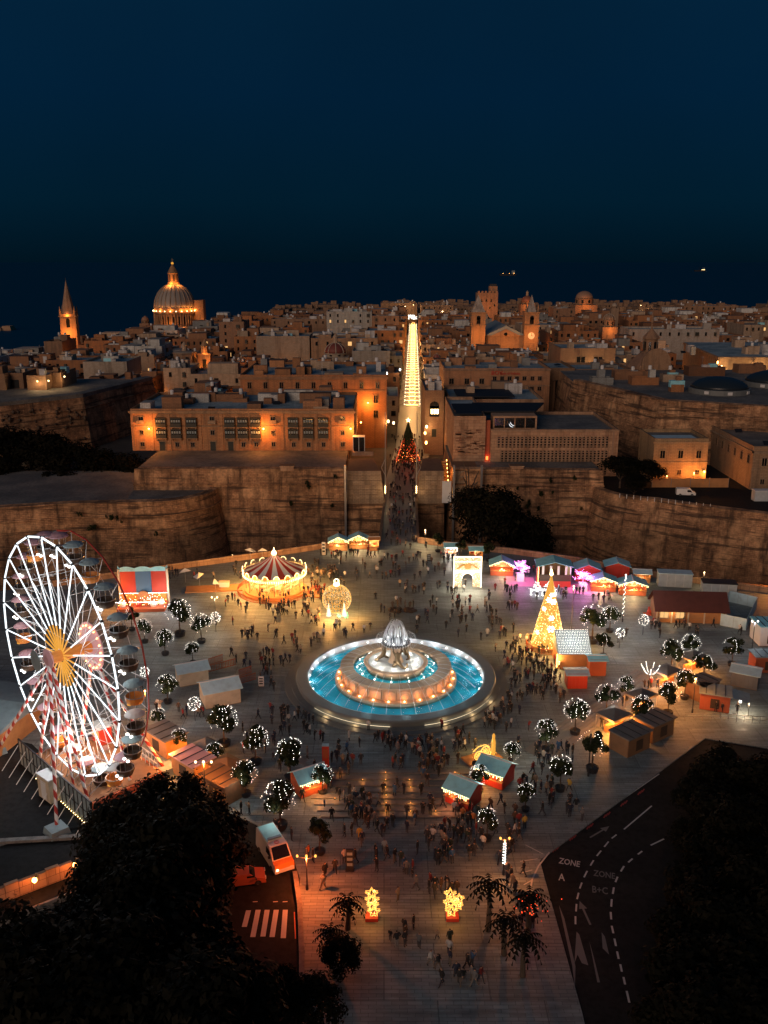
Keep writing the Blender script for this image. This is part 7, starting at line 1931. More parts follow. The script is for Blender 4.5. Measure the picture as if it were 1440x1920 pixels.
for k in range(6):
    for j in range(3): stripe(1036 + k * 32 + j * 4, 1598 - k * 21.5 - j * 2.6, 1040 + k * 32 + j * 4, 1592 - k * 21.5 - j * 2.6, .16, 'road_red')
for (x, y, rz, mt) in ((1124, 1560, -.9, 'road_faded'), (1097, 1712, .1, 'road_faded')):
    p0 = at(x, y, -.12); b = MB(); M0 = Matrix.Translation((p0.x, p0.y, -.112)) @ Matrix.Rotation(rz, 4, 'Z'); b.face([M0 @ Vector(q) for q in ((-.1, -1.6, 0), (.1, -1.6, 0), (.1, .6, 0), (-.1, .6, 0))]); b.face([M0 @ Vector(q) for q in ((-.4, .6, 0), (.4, .6, 0), (0, 1.7, 0))]); struct(b.build('road_arrow', mt))
# crossing on the left road
for (xt, yt, xb, yb) in ((466, 1707, 458, 1738), (484, 1706, 474, 1757), (501, 1706, 493, 1756), (518, 1706, 510, 1757), (535, 1706, 531, 1759)):
    a, c = at(xt, yt, -.12), at(xb, yb, -.12); mark('crossing_stripe', [(c.x - .24, c.y), (c.x + .24, c.y), (a.x + .24, a.y), (a.x - .24, a.y)], 'road_white')
for x in (474, 512, 530): stripe(x, 1691, x + 9, 1690.5, .1)
pts = px([(553, 1640), (562, 1700), (566, 1800), (566, 1990)]); parapet('kerb_wall', 'low kerb wall between the crossing road and the paved walk', pts, .45, .35, 'kerb_stone', 0, None, 2.4)
parapet('kerb_wall', 'pale kerb curving past the foot of the wheel strut', px([(-80, 1585), (60, 1577), (160, 1571)]), .35, .5, 'kerb_stone', 0, None, 2.4)
stripe(552, 1710, 554, 1760, .12, 'road_red')

# ================================================================== trees
def crown(name, rx, rz, n, size, seed, mat, flat=.0, clumps=18, hollow=.55, zc=0.0):
    r = random.Random(seed); b = MB()
    cl = []
    for k in range(clumps):
        z = r.uniform(-.8, 1); a = r.uniform(0, 2 * PI); s = math.sqrt(max(0, 1 - z * z)); q = r.uniform(hollow, .95)
        cl.append((Vector((rx * s * math.cos(a) * q, rx * s * math.sin(a) * q, rz * z * q)), r.uniform(.28, .48) * rx))
    for k in range(n):
        c, cr_ = cl[r.randrange(clumps)]
        d = Vector((r.gauss(0, 1), r.gauss(0, 1), r.gauss(0, 1))).normalized() * cr_ * r.random() ** .35
        p = c + d; p.z += zc
        nrm = (d.normalized() + Vector((r.uniform(-.6, .6), r.uniform(-.6, .6), r.uniform(-.2, .9)))).normalized()
        q = nrm.to_track_quat('Z', 'Y'); s = size * r.uniform(.6, 1.3)
        a = r.uniform(0, PI); u = q @ Vector((math.cos(a), math.sin(a), 0)) * s; w_ = q @ Vector((-math.sin(a), math.cos(a), 0)) * s * .55
        b.face([p - u, p - w_, p + u, p + w_])
    return b.mesh(name, [mat])
def trunk_mesh(name, h, r0, limbs, seed, spread):
    r = random.Random(seed); b = MB(); b.tube([(0, 0, 0), (r.uniform(-.1, .1) * spread * .3, 0, h * .5), (0, 0, h)], [r0, r0 * .8, r0 * .6], 7)
    for k in range(limbs):
        a = 2 * PI * k / limbs + r.uniform(-.4, .4); e_ = Vector((spread * math.cos(a) * r.uniform(.5, .8), spread * math.sin(a) * r.uniform(.5, .8), h + spread * r.uniform(.4, .9)))
        b.tube([(0, 0, h * .85), Vector((0, 0, h)).lerp(e_, .5) + Vector((0, 0, .15 * spread)), e_], [r0 * .5, r0 * .35, r0 * .12], 5)
    return b.mesh(name, ['bark'])
LIT_CR = [crown('crown', 1.22, 1.08, 2000, .14, 70 + k, 'leaf_tree', clumps=14, hollow=.42) for k in range(3)]
LIT_TR = trunk_mesh('trunk', 1.9, .11, 5, 4, 1.0)
POT = MB().lathe([(.5, 0), (.62, .5), (.55, .52), (.5, .4)], 10).mesh('planter', ['dark_metal'])
def string_mesh(seed, drapes=11, per=12, R_=1.42, H_=1.27, half=False, span=1.0):
    r = random.Random(seed); b = MB()
    for k in range(drapes):
        a = (2 * PI * k / drapes + r.uniform(-.15, .15)) if not half else (-PI / 2 + PI * (k / drapes - .5) * 1.1 + half)
        if r.random() < .26: continue
        lk = r.uniform(.6, 1.05)
        for j in range(per):
            
            if r.random() < .3: continue
            el = R(68) - R(122) * span * (j + r.uniform(-.3, .3)) / (per - 1) * lk; rr = R_ * (1.0 + r.uniform(-.12, .08)); a += r.uniform(-.05, .05)
            b.ball((rr * math.cos(el) * math.cos(a), rr * math.cos(el) * math.sin(a), H_ * (1.04) * math.sin(el) if el > -.1 else H_ * math.sin(-.1) - (abs(el) - .1) * 1.2), r.choice((.022, .03, .036)))
    return b.mesh('light_string', ['bulb_white'])
LIT_ST = [string_mesh(81), string_mesh(82, 9, 12), string_mesh(83, 13, 9), string_mesh(84, 8, 10, half=.7), string_mesh(85, 7, 10, half=-.7), string_mesh(86, 12, 7, span=.55)]
lit_spots = [  # x, y of the foot, scale, strings, what it stands by
    (338, 1192, 1.75, 3, 'the tallest of the lit trees near the carousel'), (378, 1205, 1.35, 0, 'beside the tallest lit tree near the carousel'), (310, 1228, 1.15, 0, 'in front of the tallest lit tree, long drapes of light'), (272, 1205, 1.1, 1, 'between the ferris wheel and the kiddie ride'), (248, 1182, 1.1, 4, 'dim lit tree under the kiddie ride'), (362, 1244, .95, 5, 'small lit tree above the cream huts'),
    (315, 1318, 1.15, 1, 'slim lit tree in front of the smaller cream hut'), (299, 1372, .9, 5, 'lit tree behind the wheel queue lamp'), (421, 1398, 1.55, 3, 'broad dark tree with one lit side below the larger cream hut'), (480, 1432, 1.4, 3, 'dark tree with one lit side by the slanting steps'), (545, 1462, 1.45, 5, 'round dark tree with a few lights beside the red pillar'), (461, 1492, 1.2, 2, 'lit tree behind the lamp post of the brown huts'), (526, 1552, 1.5, 1, 'lit tree below the amber edged stall'), (605, 1488, 1.0, 2, 'lit tree touching the amber edged stall'), (338, 1412, .9, 5, 'orange lit small tree between the brown huts'), (403, 1440, .9, 5, 'small dark tree between the brown huts'),
    (1110, 1205, 1.75, 2, 'largest lit tree, beside the tall lamp pole'), (1143, 1185, 1.25, 1, 'lit tree behind the largest lit tree'), (1131, 1232, 1.1, 4, 'dim tree with one lit side beside the fairy-light roof'), (1292, 1240, 1.2, 2, 'umbrella shaped lit tree below the timber chalet'), (1258, 1258, 1.35, 2, 'umbrella shaped lit tree beside the amber passage'), (1372, 1248, 1.25, 4, 'half lit tree below the sheet fence'), (1318, 1280, 1.3, 4, 'dark tree with few lights in the amber passage'), (1283, 1310, 1.2, 5, 'lit tree over the hut row tents'), (1172, 1312, .95, 1, 'slim lit tree on the slanting steps'), (1136, 1342, 1.25, 2, 'umbrella shaped lit tree on the slanting steps'), (1078, 1376, 1.35, 0, 'full lit tree at the foot of the slanting steps'), (1023, 1408, 1.15, 1, 'round lit tree beside the slanting steps'), (1110, 1446, 1.5, 4, 'broad tree with one lit side next to the unlit lamp post'), (1050, 1482, 1.2, 5, 'tree with scattered lights near the road'), (960, 1438, .9, 1, 'small lit tree beside the golden carriage'), (898, 1486, .95, 1, 'small lit tree between the two sloping stalls'), (985, 1520, .9, 5, 'small lit tree in the crowd below the slope stall'), (913, 1575, 1.0, 5, 'reddish tree with a crown of lights near the wound lamp post'), (1200, 1362, 1.2, 5, 'dark lit tree over the hut roofs'), (1252, 1340, 1.3, 5, 'dark lit tree behind the second hut'), (600, 1600, 1.1, None, 'unlit slim tree near the van')]
for k, (x, y, s_, st_, lb) in enumerate(lit_spots):
    p0 = at(x, y); T = thing('square_tree', lb if 'tree' in lb else 'lit tree ' + lb, 'tree', (p0.x, p0.y, 0), rng.uniform(-.4, .4), 'small trees with fairy lights')
    s_ *= .88; T.scale = (s_, s_, s_); zc = 2.9
    obj('trunk', LIT_TR, T, (0, 0, .3)); obj('planter', POT, T)
    o = obj('crown', LIT_CR[k % 3], T, (0, 0, zc), rng.uniform(0, 6)); o.scale = (rng.uniform(.88, 1.18), rng.uniform(.88, 1.18), rng.uniform(.85, 1.2))
    if st_ is not None: stuff(obj('light_string', LIT_ST[st_], T, (0, 0, zc)))
    if st_ in (0, 1, 2): lamp(T, (0, -2.0, zc), 22, (1, .92, .8), .6)
# heart-shaped and bare white light trees
for k, (x, y, s_, lb) in enumerate(((405, 1185, 1.0, 'white light heart on a pole beside the carousel crowd'), (366, 1352, 1.0, 'white light heart on a pole below the cream huts'), (1205, 1190, 1.0, 'white light bush on a thin trunk below the stalls'), (1161, 1215, .85, 'small white light bush beside the seated group'), (273, 1290, .8, 'small white light ring by the wheel'))):
    p0 = at(x, y); T = thing('light_tree', lb, 'light tree', (p0.x, p0.y, 0)); MB().rod((0, 0, 0), (0, 0, 2.0), .05).build('pole', 'dark_metal', T); r2 = random.Random(k)
    stuff(bulbs([(s_ * q[0], s_ * q[1], 2.6 + s_ * q[2]) for q in [(.85 * math.cos(a) * c_, .85 * math.sin(a) * c_, .95 * s2) for a, c_, s2 in [(r2.uniform(0, 6.3), math.sqrt(1 - z * z), z) for z in [r2.uniform(-1, 1) for j in range(80)]]]], .038).build('light_string', 'bulb_white', T)); lamp(T, (0, -1.3, 2.6), 16, WHITE, .4)
p0 = at(1217, 1282); T = thing('bare_light_tree', 'bare branching tree outlined in white lights by the hut row', 'light tree', (p0.x, p0.y, 0)); b, b2 = MB(), MB(); b.rod((0, 0, 0), (0, 0, 1.5), .08)
for k in range(7):
    a = 2 * PI * k / 7; pts = [Vector((0, 0, 1.4)), Vector((.8 * math.cos(a), .8 * math.sin(a), 1.9)), Vector((1.35 * math.cos(a), 1.35 * math.sin(a), 2.9))]; b.tube(pts, [.06, .04, .02], 4)
    for j in range(14): f_ = j / 13; b2.ball(pts[0].lerp(pts[1], f_ * 2) if f_ < .5 else pts[1].lerp(pts[2], f_ * 2 - 1), .06)
b.build('branches', 'bark', T); stuff(b2.build('light_string', 'bulb_white', T)); lamp(T, (0, -1.5, 2.4), 30, WHITE, .4)

# large dark trees
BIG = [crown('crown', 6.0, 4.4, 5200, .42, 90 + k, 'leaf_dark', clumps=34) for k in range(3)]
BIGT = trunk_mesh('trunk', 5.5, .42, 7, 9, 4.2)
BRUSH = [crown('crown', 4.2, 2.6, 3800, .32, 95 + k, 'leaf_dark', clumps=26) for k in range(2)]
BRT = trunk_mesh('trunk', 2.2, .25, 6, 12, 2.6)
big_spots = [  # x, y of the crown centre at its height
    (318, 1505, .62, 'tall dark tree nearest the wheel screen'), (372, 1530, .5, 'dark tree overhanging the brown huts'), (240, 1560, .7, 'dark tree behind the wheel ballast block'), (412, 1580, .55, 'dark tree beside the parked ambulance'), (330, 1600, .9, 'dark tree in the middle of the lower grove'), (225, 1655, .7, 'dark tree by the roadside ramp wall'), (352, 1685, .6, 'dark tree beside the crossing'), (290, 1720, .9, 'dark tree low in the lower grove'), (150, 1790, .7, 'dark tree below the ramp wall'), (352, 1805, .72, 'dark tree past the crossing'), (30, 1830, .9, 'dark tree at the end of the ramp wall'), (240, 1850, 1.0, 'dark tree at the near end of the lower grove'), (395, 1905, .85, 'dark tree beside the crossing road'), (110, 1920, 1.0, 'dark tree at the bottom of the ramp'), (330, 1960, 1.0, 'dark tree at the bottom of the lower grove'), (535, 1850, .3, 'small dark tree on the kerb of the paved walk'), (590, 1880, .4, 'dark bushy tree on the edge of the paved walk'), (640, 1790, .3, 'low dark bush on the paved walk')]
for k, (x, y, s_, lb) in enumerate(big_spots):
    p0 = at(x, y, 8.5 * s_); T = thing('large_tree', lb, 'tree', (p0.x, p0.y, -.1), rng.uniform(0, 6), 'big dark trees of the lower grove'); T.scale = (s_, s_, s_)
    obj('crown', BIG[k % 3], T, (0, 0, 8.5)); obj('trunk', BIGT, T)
for k, (x, y, s_) in enumerate(((1365, 1445, .8), (1430, 1470, .9), (1320, 1490, .7), (1375, 1540, .9), (1450, 1560, 1.0), (1330, 1600, .7), (1410, 1640, 1.0), (1320, 1680, .8), (1290, 1740, .7), (1440, 1740, 1.0), (1370, 1770, 1.0), (1290, 1820, .8), (1420, 1850, 1.0), (1330, 1890, .9), (1270, 1910, .7), (1440, 1930, 1.0), (1370, 1960, 1.0), (1300, 1560, .5))):
    p0 = at(x, y, 3.6 * s_); T = thing('shrub_tree', 'low dark spreading tree in the thicket beside the bus road', 'tree', (p0.x, p0.y, -.1), rng.uniform(0, 6), 'low dark trees of the roadside thicket'); T.scale = (s_ * 1.15, s_ * 1.15, s_)
    obj('crown', BRUSH[k % 2], T, (0, 0, 3.6)); obj('trunk', BRT, T)
# trees at the walls
for (x, y, z, s_, lb) in ((918, 968, -6, 1.35, 'big dark tree growing out of the moat beside the bridge'), (985, 1010, -10, 1.1, 'dark tree lower in the moat behind the pink tree'), (880, 940, -4, .7, 'narrower dark tree against the curtain wall in the moat')):
    p0 = atd(x, y, 206); T = thing('moat_tree', lb, 'tree', (p0.x, 206, -17), 1.0, 'dark trees in the moat'); hh = p0.z + 17; T.scale = (s_, s_, s_); obj('crown', BIG[1], T, (0, 0, hh / s_)); obj('trunk', BIGT, T).scale = (1, 1, max(.6, (hh / s_ - 3) / 5.5))
for k, (x, y, d_, s_, lb) in enumerate(((1165, 872, 226, .75, 'umbrella pine on the low bastion beside the parliament'), (1208, 882, 224, .8, 'umbrella pine on the low bastion beside the lit house'), (1190, 905, 218, .5, 'low dark shrub under the umbrella pines'))):
    p0 = atd(x, y, d_); T = thing('umbrella_pine', lb, 'tree', (p0.x, d_, 4), 2.0 * k, 'pines on the low bastion'); T.scale = (s_, s_, s_ * .62); obj('crown', BIG[k % 3], T, (0, 0, (p0.z - 4) / s_ / .62)); obj('trunk', BIGT, T).scale = (1, 1, max(.3, (p0.z - 6) / s_ / 5.5))
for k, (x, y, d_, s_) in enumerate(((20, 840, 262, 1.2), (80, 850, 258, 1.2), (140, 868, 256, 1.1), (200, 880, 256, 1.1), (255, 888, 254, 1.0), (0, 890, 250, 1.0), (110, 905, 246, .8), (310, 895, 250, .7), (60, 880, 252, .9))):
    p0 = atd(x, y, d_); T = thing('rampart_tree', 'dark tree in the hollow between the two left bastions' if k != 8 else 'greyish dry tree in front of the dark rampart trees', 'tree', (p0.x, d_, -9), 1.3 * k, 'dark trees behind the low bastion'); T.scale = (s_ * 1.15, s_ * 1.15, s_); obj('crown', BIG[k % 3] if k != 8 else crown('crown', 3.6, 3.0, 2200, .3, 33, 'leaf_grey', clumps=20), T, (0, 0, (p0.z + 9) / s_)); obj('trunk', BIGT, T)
# wild shrubs rooted in the old walls
TUFT = [crown('foliage', .9, .8, 260, .16, 110 + k, 'leaf_tree', clumps=8, hollow=.2) for k in range(2)]
TWIG = trunk_mesh('stem', .5, .05, 4, 3, .6)
wr_ = random.Random(12)
for k in range(40):
    which = wr_.choice(('curtain wall under the balcony building', 'curtain wall under the parliament', 'low bastion behind the stalls', 'low bastion behind the wheel'))
    if which.endswith('building'): x, y = wr_.uniform(430, 640), wr_.uniform(895, 1000); Y = 227.3 - (y - 885) * .012
    elif which.endswith('parliament'): x, y = wr_.uniform(905, 1095), wr_.uniform(900, 985); Y = 226.4 - (y - 885) * .012
    elif which.endswith('stalls'): x, y = wr_.uniform(1240, 1430), wr_.uniform(985, 1060); Y = (212 - (x - 1240) * .06) - (y - 960) * .012
    else: x, y = wr_.uniform(60, 300), wr_.uniform(965, 1040); Y = 210.5 - (y - 945) * .012
    p0 = atd(x, y, Y); T = thing('wall_shrub', 'wild shrub rooted in the %s' % which, 'shrub', tuple(p0), wr_.uniform(0, 6), 'wild shrubs on the old walls'); q = wr_.uniform(.6, 1.5); T.scale = (q, q * .6, q); obj('foliage', TUFT[k % 2], T, (0, 0, .3)); obj('stem', TWIG, T, (0, 0, -.4))
# palms
fr = MB()
for k in range(17):
    a = 2 * PI * k / 17 + (k % 2) * .2; up = 1.0 if k % 2 else .35
    pts = [Vector((2.1 * f_ * math.cos(a), 2.1 * f_ * math.sin(a), up * f_ * 1.6 - 2.0 * f_ * f_)) for f_ in [q / 7 for q in range(8)]]
    for q in range(7):
        for s_ in (-1, 1):
            n_ = Vector((-math.sin(a), math.cos(a), 0)) * s_ * .42 * math.sin(PI * min(1, (q + 1.2) / 7.6)); fr.face([pts[q], pts[q + 1], pts[q + 1].lerp(pts[q], .3) + n_ - Vector((0, 0, .25))])
FRM = fr.mesh('fronds', ['leaf_dark'])
for k, (x, y, h, s_, lb) in enumerate(((652, 1742, 3.0, 1.0, 'palm partly covering the stack of gold stars'), (915, 1745, 5.0, 1.2, 'tall palm beside the star cluster on the paved walk'), (990, 1760, 4.6, 1.1, 'palm by the road edge with red lights'), (945, 1790, 3.6, 1.1, 'short palm in the planting strip beside the walk'), (980, 1830, 3.8, 1.1, 'palm further down the planting strip'), (620, 1800, 3.0, .9, 'short palm on the edge of the paved walk'))):
    p0 = at(x, y); T = thing('palm_tree', lb, 'palm', (p0.x, p0.y, 0), k, 'palms along the paved walk'); b = MB(); b.tube([(0, 0, 0), (.1, 0, h * .5), (0, .05, h)], [.28, .22, .2], 8); b.build('trunk', 'bark', T); o = obj('fronds', FRM, T, (0, 0, h)); o.scale = (s_ * .85,) * 3
    if k == 2: stuff(bulbs([(rng.gauss(0, .8), rng.gauss(0, .8), h - .9 + rng.uniform(-.8, .6)) for q in range(60)], .06).build('light_string', 'bulb_red', T)); lamp(T, (0, -1, h - .6), 30, RED, .4)
# three olive trees by the parapet
for k, (x, y, lb) in enumerate(((822, 1040, 'small dark tree by the parapet near the gate bridge'), (866, 1052, 'small dark tree behind the light arch'), (918, 1058, 'small dark tree by the parapet next to the red fronted stall'))):
    p0 = at(x, y); T = thing('parapet_tree', lb, 'tree', (p0.x, p0.y + 2, 0)); obj('trunk', LIT_TR, T, (0, 0, .2)); o = obj('crown', LIT_CR[k], T, (0, 0, 2.9)); obj('planter', POT, T)

# ================================================================== vehicles
def vehicle(name, label, cat, loc, rz, L, W, H, body, van=True, lower=None, z0=0.0):
    T = thing(name, label, cat, loc, rz); w_ = W / 2; l = L / 2     # front faces +x
    prof = [(-l, .35), (-l, H * .95), (-l + .15, H), (l * .42, H), (l * .78, H * .56), (l * .97, H * .5), (l, .75), (l, .35)] if van else [(-l, .3), (-l, H * .6), (-l * .75, H * .66), (-l * .5, H), (l * .2, H), (l * .5, H * .66), (l * .95, H * .56), (l, .3)]
    b = MB(); n = len(prof)
    for s_ in (-1, 1): b.face([(x, s_ * w_ * (1 if z < H * .7 else .9), z) for x, z in (prof if s_ < 0 else prof[::-1])])
    for i in range(n): j = (i + 1) % n; (xa, za), (xb, zb) = prof[i], prof[j]; wa, wb = w_ * (1 if za < H * .7 else .9), w_ * (1 if zb < H * .7 else .9); b.face([(xa, -wa, za), (xa, wa, za), (xb, wb, zb), (xb, -wb, zb)])
    b.build('body', body, T)
    xa, za, xb, zb = (l * .45, H * .97, l * .75, H * .6) if van else (l * .22, H * .98, l * .48, H * .68)
    b = MB(); b.face([(xa + .03, -w_ * .78, za + .02), (xb + .03, -w_ * .86, zb + .02), (xb + .03, w_ * .86, zb + .02), (xa + .03, w_ * .78, za + .02)]); b.build('windscreen', 'glass_dark', T)
    for s_ in (-1, 1):
        b = MB(); y_ = s_ * w_ * .965; q_ = [(l * .1, y_, H * .58), (l * .62, y_, H * .58), (l * .4, s_ * w_ * .935, H * .86), (l * .1, s_ * w_ * .935, H * .86)]; q_ = [(a_, c_ + s_ * .03, d_) for a_, c_, d_ in q_]; b.face(q_ if s_ < 0 else q_[::-1]); b.build('side_window', 'glass_dark', T)
        b = MB(); b.box(l * .96, l * 1.01, s_ * w_ * .7 - .16, s_ * w_ * .7 + .16, .65, .85); b.build('headlight', 'white_paint', T)
        b = MB(); b.box(l * .5, l * .56, s_ * (w_ + .12) - .1, s_ * (w_ + .12) + .1, H * .58, H * .68); b.build('mirror', 'dark_metal', T)
        for x in (-l * .62, l * .62):
            wv_ = MB().lathe([(.2, -.11), (.33, -.11), (.35, 0), (.33, .11), (.2, .11)], 14, 0, Matrix.Translation((x, s_ * (w_ - .08), .34)) @ Matrix.Rotation(PI / 2, 4, 'X')).build('wheel', 'tyre', T)
            MB().lathe([(.2, -.05), (.2, .05)], 10, 0, Matrix.Translation((x, s_ * (w_ - .02), .34)) @ Matrix.Rotation(PI / 2, 4, 'X')).build('rim', 'steel', wv_)
    return T
p0 = at(514, 1616); AMB = vehicle('ambulance', 'white ambulance with orange bonnet parked at the crossing road', 'ambulance', (p0.x, p0.y + .6, -.12), R(-62), 5.6, 2.1, 2.5, 'white_paint')
b = MB(); b.raw([(2.14, -1.06, 1.44), (2.72, -1.06, 1.28), (2.82, -1.06, .8), (2.82, 1.06, .8), (2.72, 1.06, 1.28), (2.14, 1.06, 1.44)], [(0, 1, 4, 5), (1, 2, 3, 4)]); b.build('bonnet', 'orange_paint', AMB)
MB().box(-2.6, .3, -.85, .85, 2.5, 2.56).build('roof_panel', 'teal_roof', AMB); MB().box(-.1, .2, -.7, .7, 2.57, 2.72).build('light_bar', 'blue_paint', AMB)
MB().lathe([(.28, 0), (.28, .03)], 14, 0, Matrix.Translation((.72, 0, 2.5))).build('emblem', 'red_paint', AMB)
MB().sphere((2.8, -.8, .78), .12).build('lit_headlight', 'bulb_warm', AMB)
p0 = at(468, 1652); vehicle('parked_car', 'dark red car half under the trees beside the ambulance', 'car', (p0.x - .5, p0.y, -.12), R(12), 4.2, 1.75, 1.45, 'red_wood', False)
p0 = at(1285, 929, 4); vehicle('parked_van', 'white panel van parked on the low bastion by the hoarding', 'van', (p0.x, p0.y, 3.98), R(-8), 4.6, 1.85, 1.9, 'white_paint')
# ships on the sea
for k, (x, y, lb) in enumerate(((952, 517, 'small dark ship with faint lights out at sea behind the tower'), (1312, 509, 'tiny lit ship out at sea above the town end'))):
    p0 = at(x, y, -45); T = thing('ship', lb, 'ship', (p0.x, p0.y, -45), .1); MB().box(-60, 60, -9, 9, 0, 14, tx=-6).build('hull', 'dark_metal', T); MB().box(30, 52, -8, 8, 14, 38).build('bridge_house', 'panel_grey', T); MB().rod((-10, 0, 14), (-10, 0, 44), 2.2).build('mast', 'dark_metal', T)
    stuff(bulbs([(x_, -10, 18) for x_ in ((-40, 10, 46) if k == 0 else (20, 34, 46))], 1.6 if k == 0 else 3).build('deck_lights', 'bulb_amber' if k == 0 else 'bulb_warm', T))
# ================================================================== people
plain('skin_tone', (.42, .26, .18), .6, 0, .1)
t = NT('jacket'); oi = t.n('ObjectInfo'); t.out(t.mix(t.math('MULTIPLY', t.noise(t.pos(), 6, 3), .4), oi.outputs['Color'], (.01, .01, .01)), .8)
t = NT('trousers'); oi = t.n('ObjectInfo'); t.out(t.ramp(oi.outputs['Random'], [(0, (.012, .013, .018)), (.4, (.03, .035, .05)), (.7, (.05, .05, .055)), (.88, (.13, .10, .075)), (1, (.3, .3, .3))]), .8)
t = NT('hair'); oi = t.n('ObjectInfo'); t.out(t.ramp(t.math('FRACT', t.math('MULTIPLY', oi.outputs['Random'], 7.3)), [(0, (.01, .008, .006)), (.6, (.03, .018, .01)), (.85, (.10, .06, .025)), (1, (.25, .2, .15))]), .7)
plain('shoe', (.02, .02, .02), .6)
PM = ['skin_tone', 'jacket', 'trousers', 'hair', 'shoe']
def person_mesh(name, la=0.0, ra=0.0, arms='down', lean=0.0, coat=False):
    """faces -y; la/ra = stride of the left and right foot"""
    V_, E_, Rr, Mt = [], [], [], []
    def v_(p, r): V_.append(p); Rr.append(r); return len(V_) - 1
    def e_(a, b, m): E_.append((a, b)); Mt.append(m)
    pel = v_((0, 0, .95), .155); bel = v_((0, -lean * .3, 1.12), .15); ch = v_((0, -lean * .6, 1.36), .17); nk = v_((0, -lean * .8, 1.5), .062); jaw = v_((0, -lean - .012, 1.59), .082); hd = v_((0, -lean, 1.68), .088)
    e_(pel, bel, 1); e_(bel, ch, 1); e_(ch, nk, 1); e_(nk, jaw, 0); e_(jaw, hd, 0)
    for s_ in (-1, 1):
        sh = v_((s_ * .2, -lean * .6, 1.42), .075)
        if arms == 'down': el, wr_, hn = (s_ * .27, .03 - lean * .5, 1.16), (s_ * .27, -.05 - lean * .5, .95), (s_ * .265, -.08 - lean * .5, .85)
        elif arms == 'swing': el, wr_, hn = (s_ * .26, .06 * s_, 1.17), (s_ * .25, -.14 * s_ - .04, .98), (s_ * .24, -.2 * s_ - .05, .9)
        elif arms == 'photo': el, wr_, hn = (s_ * .24, -.16, 1.24), (s_ * .12, -.34, 1.46), (s_ * .06, -.38, 1.53)
        elif arms == 'pocket': el, wr_, hn = (s_ * .3, .06, 1.17), (s_ * .21, -.06, 1.0), (s_ * .16, -.1, .95)
        elif arms == 'wide': el, wr_, hn = (s_ * .44, -.02, 1.34), (s_ * .66, -.05, 1.36), (s_ * .76, -.06, 1.37)
        else: el, wr_, hn = (s_ * .26, -.02, 1.16), (s_ * .1, -.22, 1.14), (s_ * .02, -.24, 1.13)
        a, b_, c = v_(el, .055), v_(wr_, .042), v_(hn, .038)
        e_(ch, sh, 1); e_(sh, a, 1); e_(a, b_, 1); e_(b_, c, 0)
        st = la if s_ < 0 else ra
        hp = v_((s_ * .095, 0, .88), .105); kn = v_((s_ * .1, -st * .45 - .03 * abs(st), .5), .072); an = v_((s_ * .1, -st + (.06 if st < 0 else 0), .1 + (.06 if st < 0 else 0)), .05); to = v_((s_ * .115, -st - .13, .04 + (.0 if st >= 0 else .0)), .042)
        e_(pel, hp, 2 if not coat else 1); e_(hp, kn, 2 if not coat else 1); e_(kn, an, 2); e_(an, to, 4)
    return skin(name, V_, E_, Rr, PM, Mt, 1, (0, lambda c: c.z > 1.60 and (c.z > 1.70 or c.y > -lean - .045), 3))
POSES = [('standing', person_mesh('person')), ('standing', person_mesh('person', arms='pocket')), ('walking', person_mesh('person', .3, -.28, 'swing', .03)), ('walking', person_mesh('person', -.28, .3, 'swing', .03)), ('taking a photo', person_mesh('person', .05, -.05, 'photo', .02)), ('holding something', person_mesh('person', 0, .05, 'hold', .02)), ('in a long coat', person_mesh('person', .08, -.06, 'down', 0, True)), ('with arms spread', person_mesh('person', .1, -.1, 'wide'))]
JAC = [('black', (.012, .012, .014), 30), ('charcoal', (.03, .03, .034), 16), ('navy', (.015, .022, .05), 12), ('dark green', (.02, .035, .022), 5), ('brown', (.09, .05, .028), 8), ('red', (.22, .022, .02), 6), ('white', (.55, .54, .52), 7), ('beige', (.34, .26, .18), 5), ('grey', (.16, .16, .165), 7), ('blue', (.04, .12, .26), 4), ('orange', (.5, .16, .04), 2), ('yellow', (.5, .36, .06), 1)]
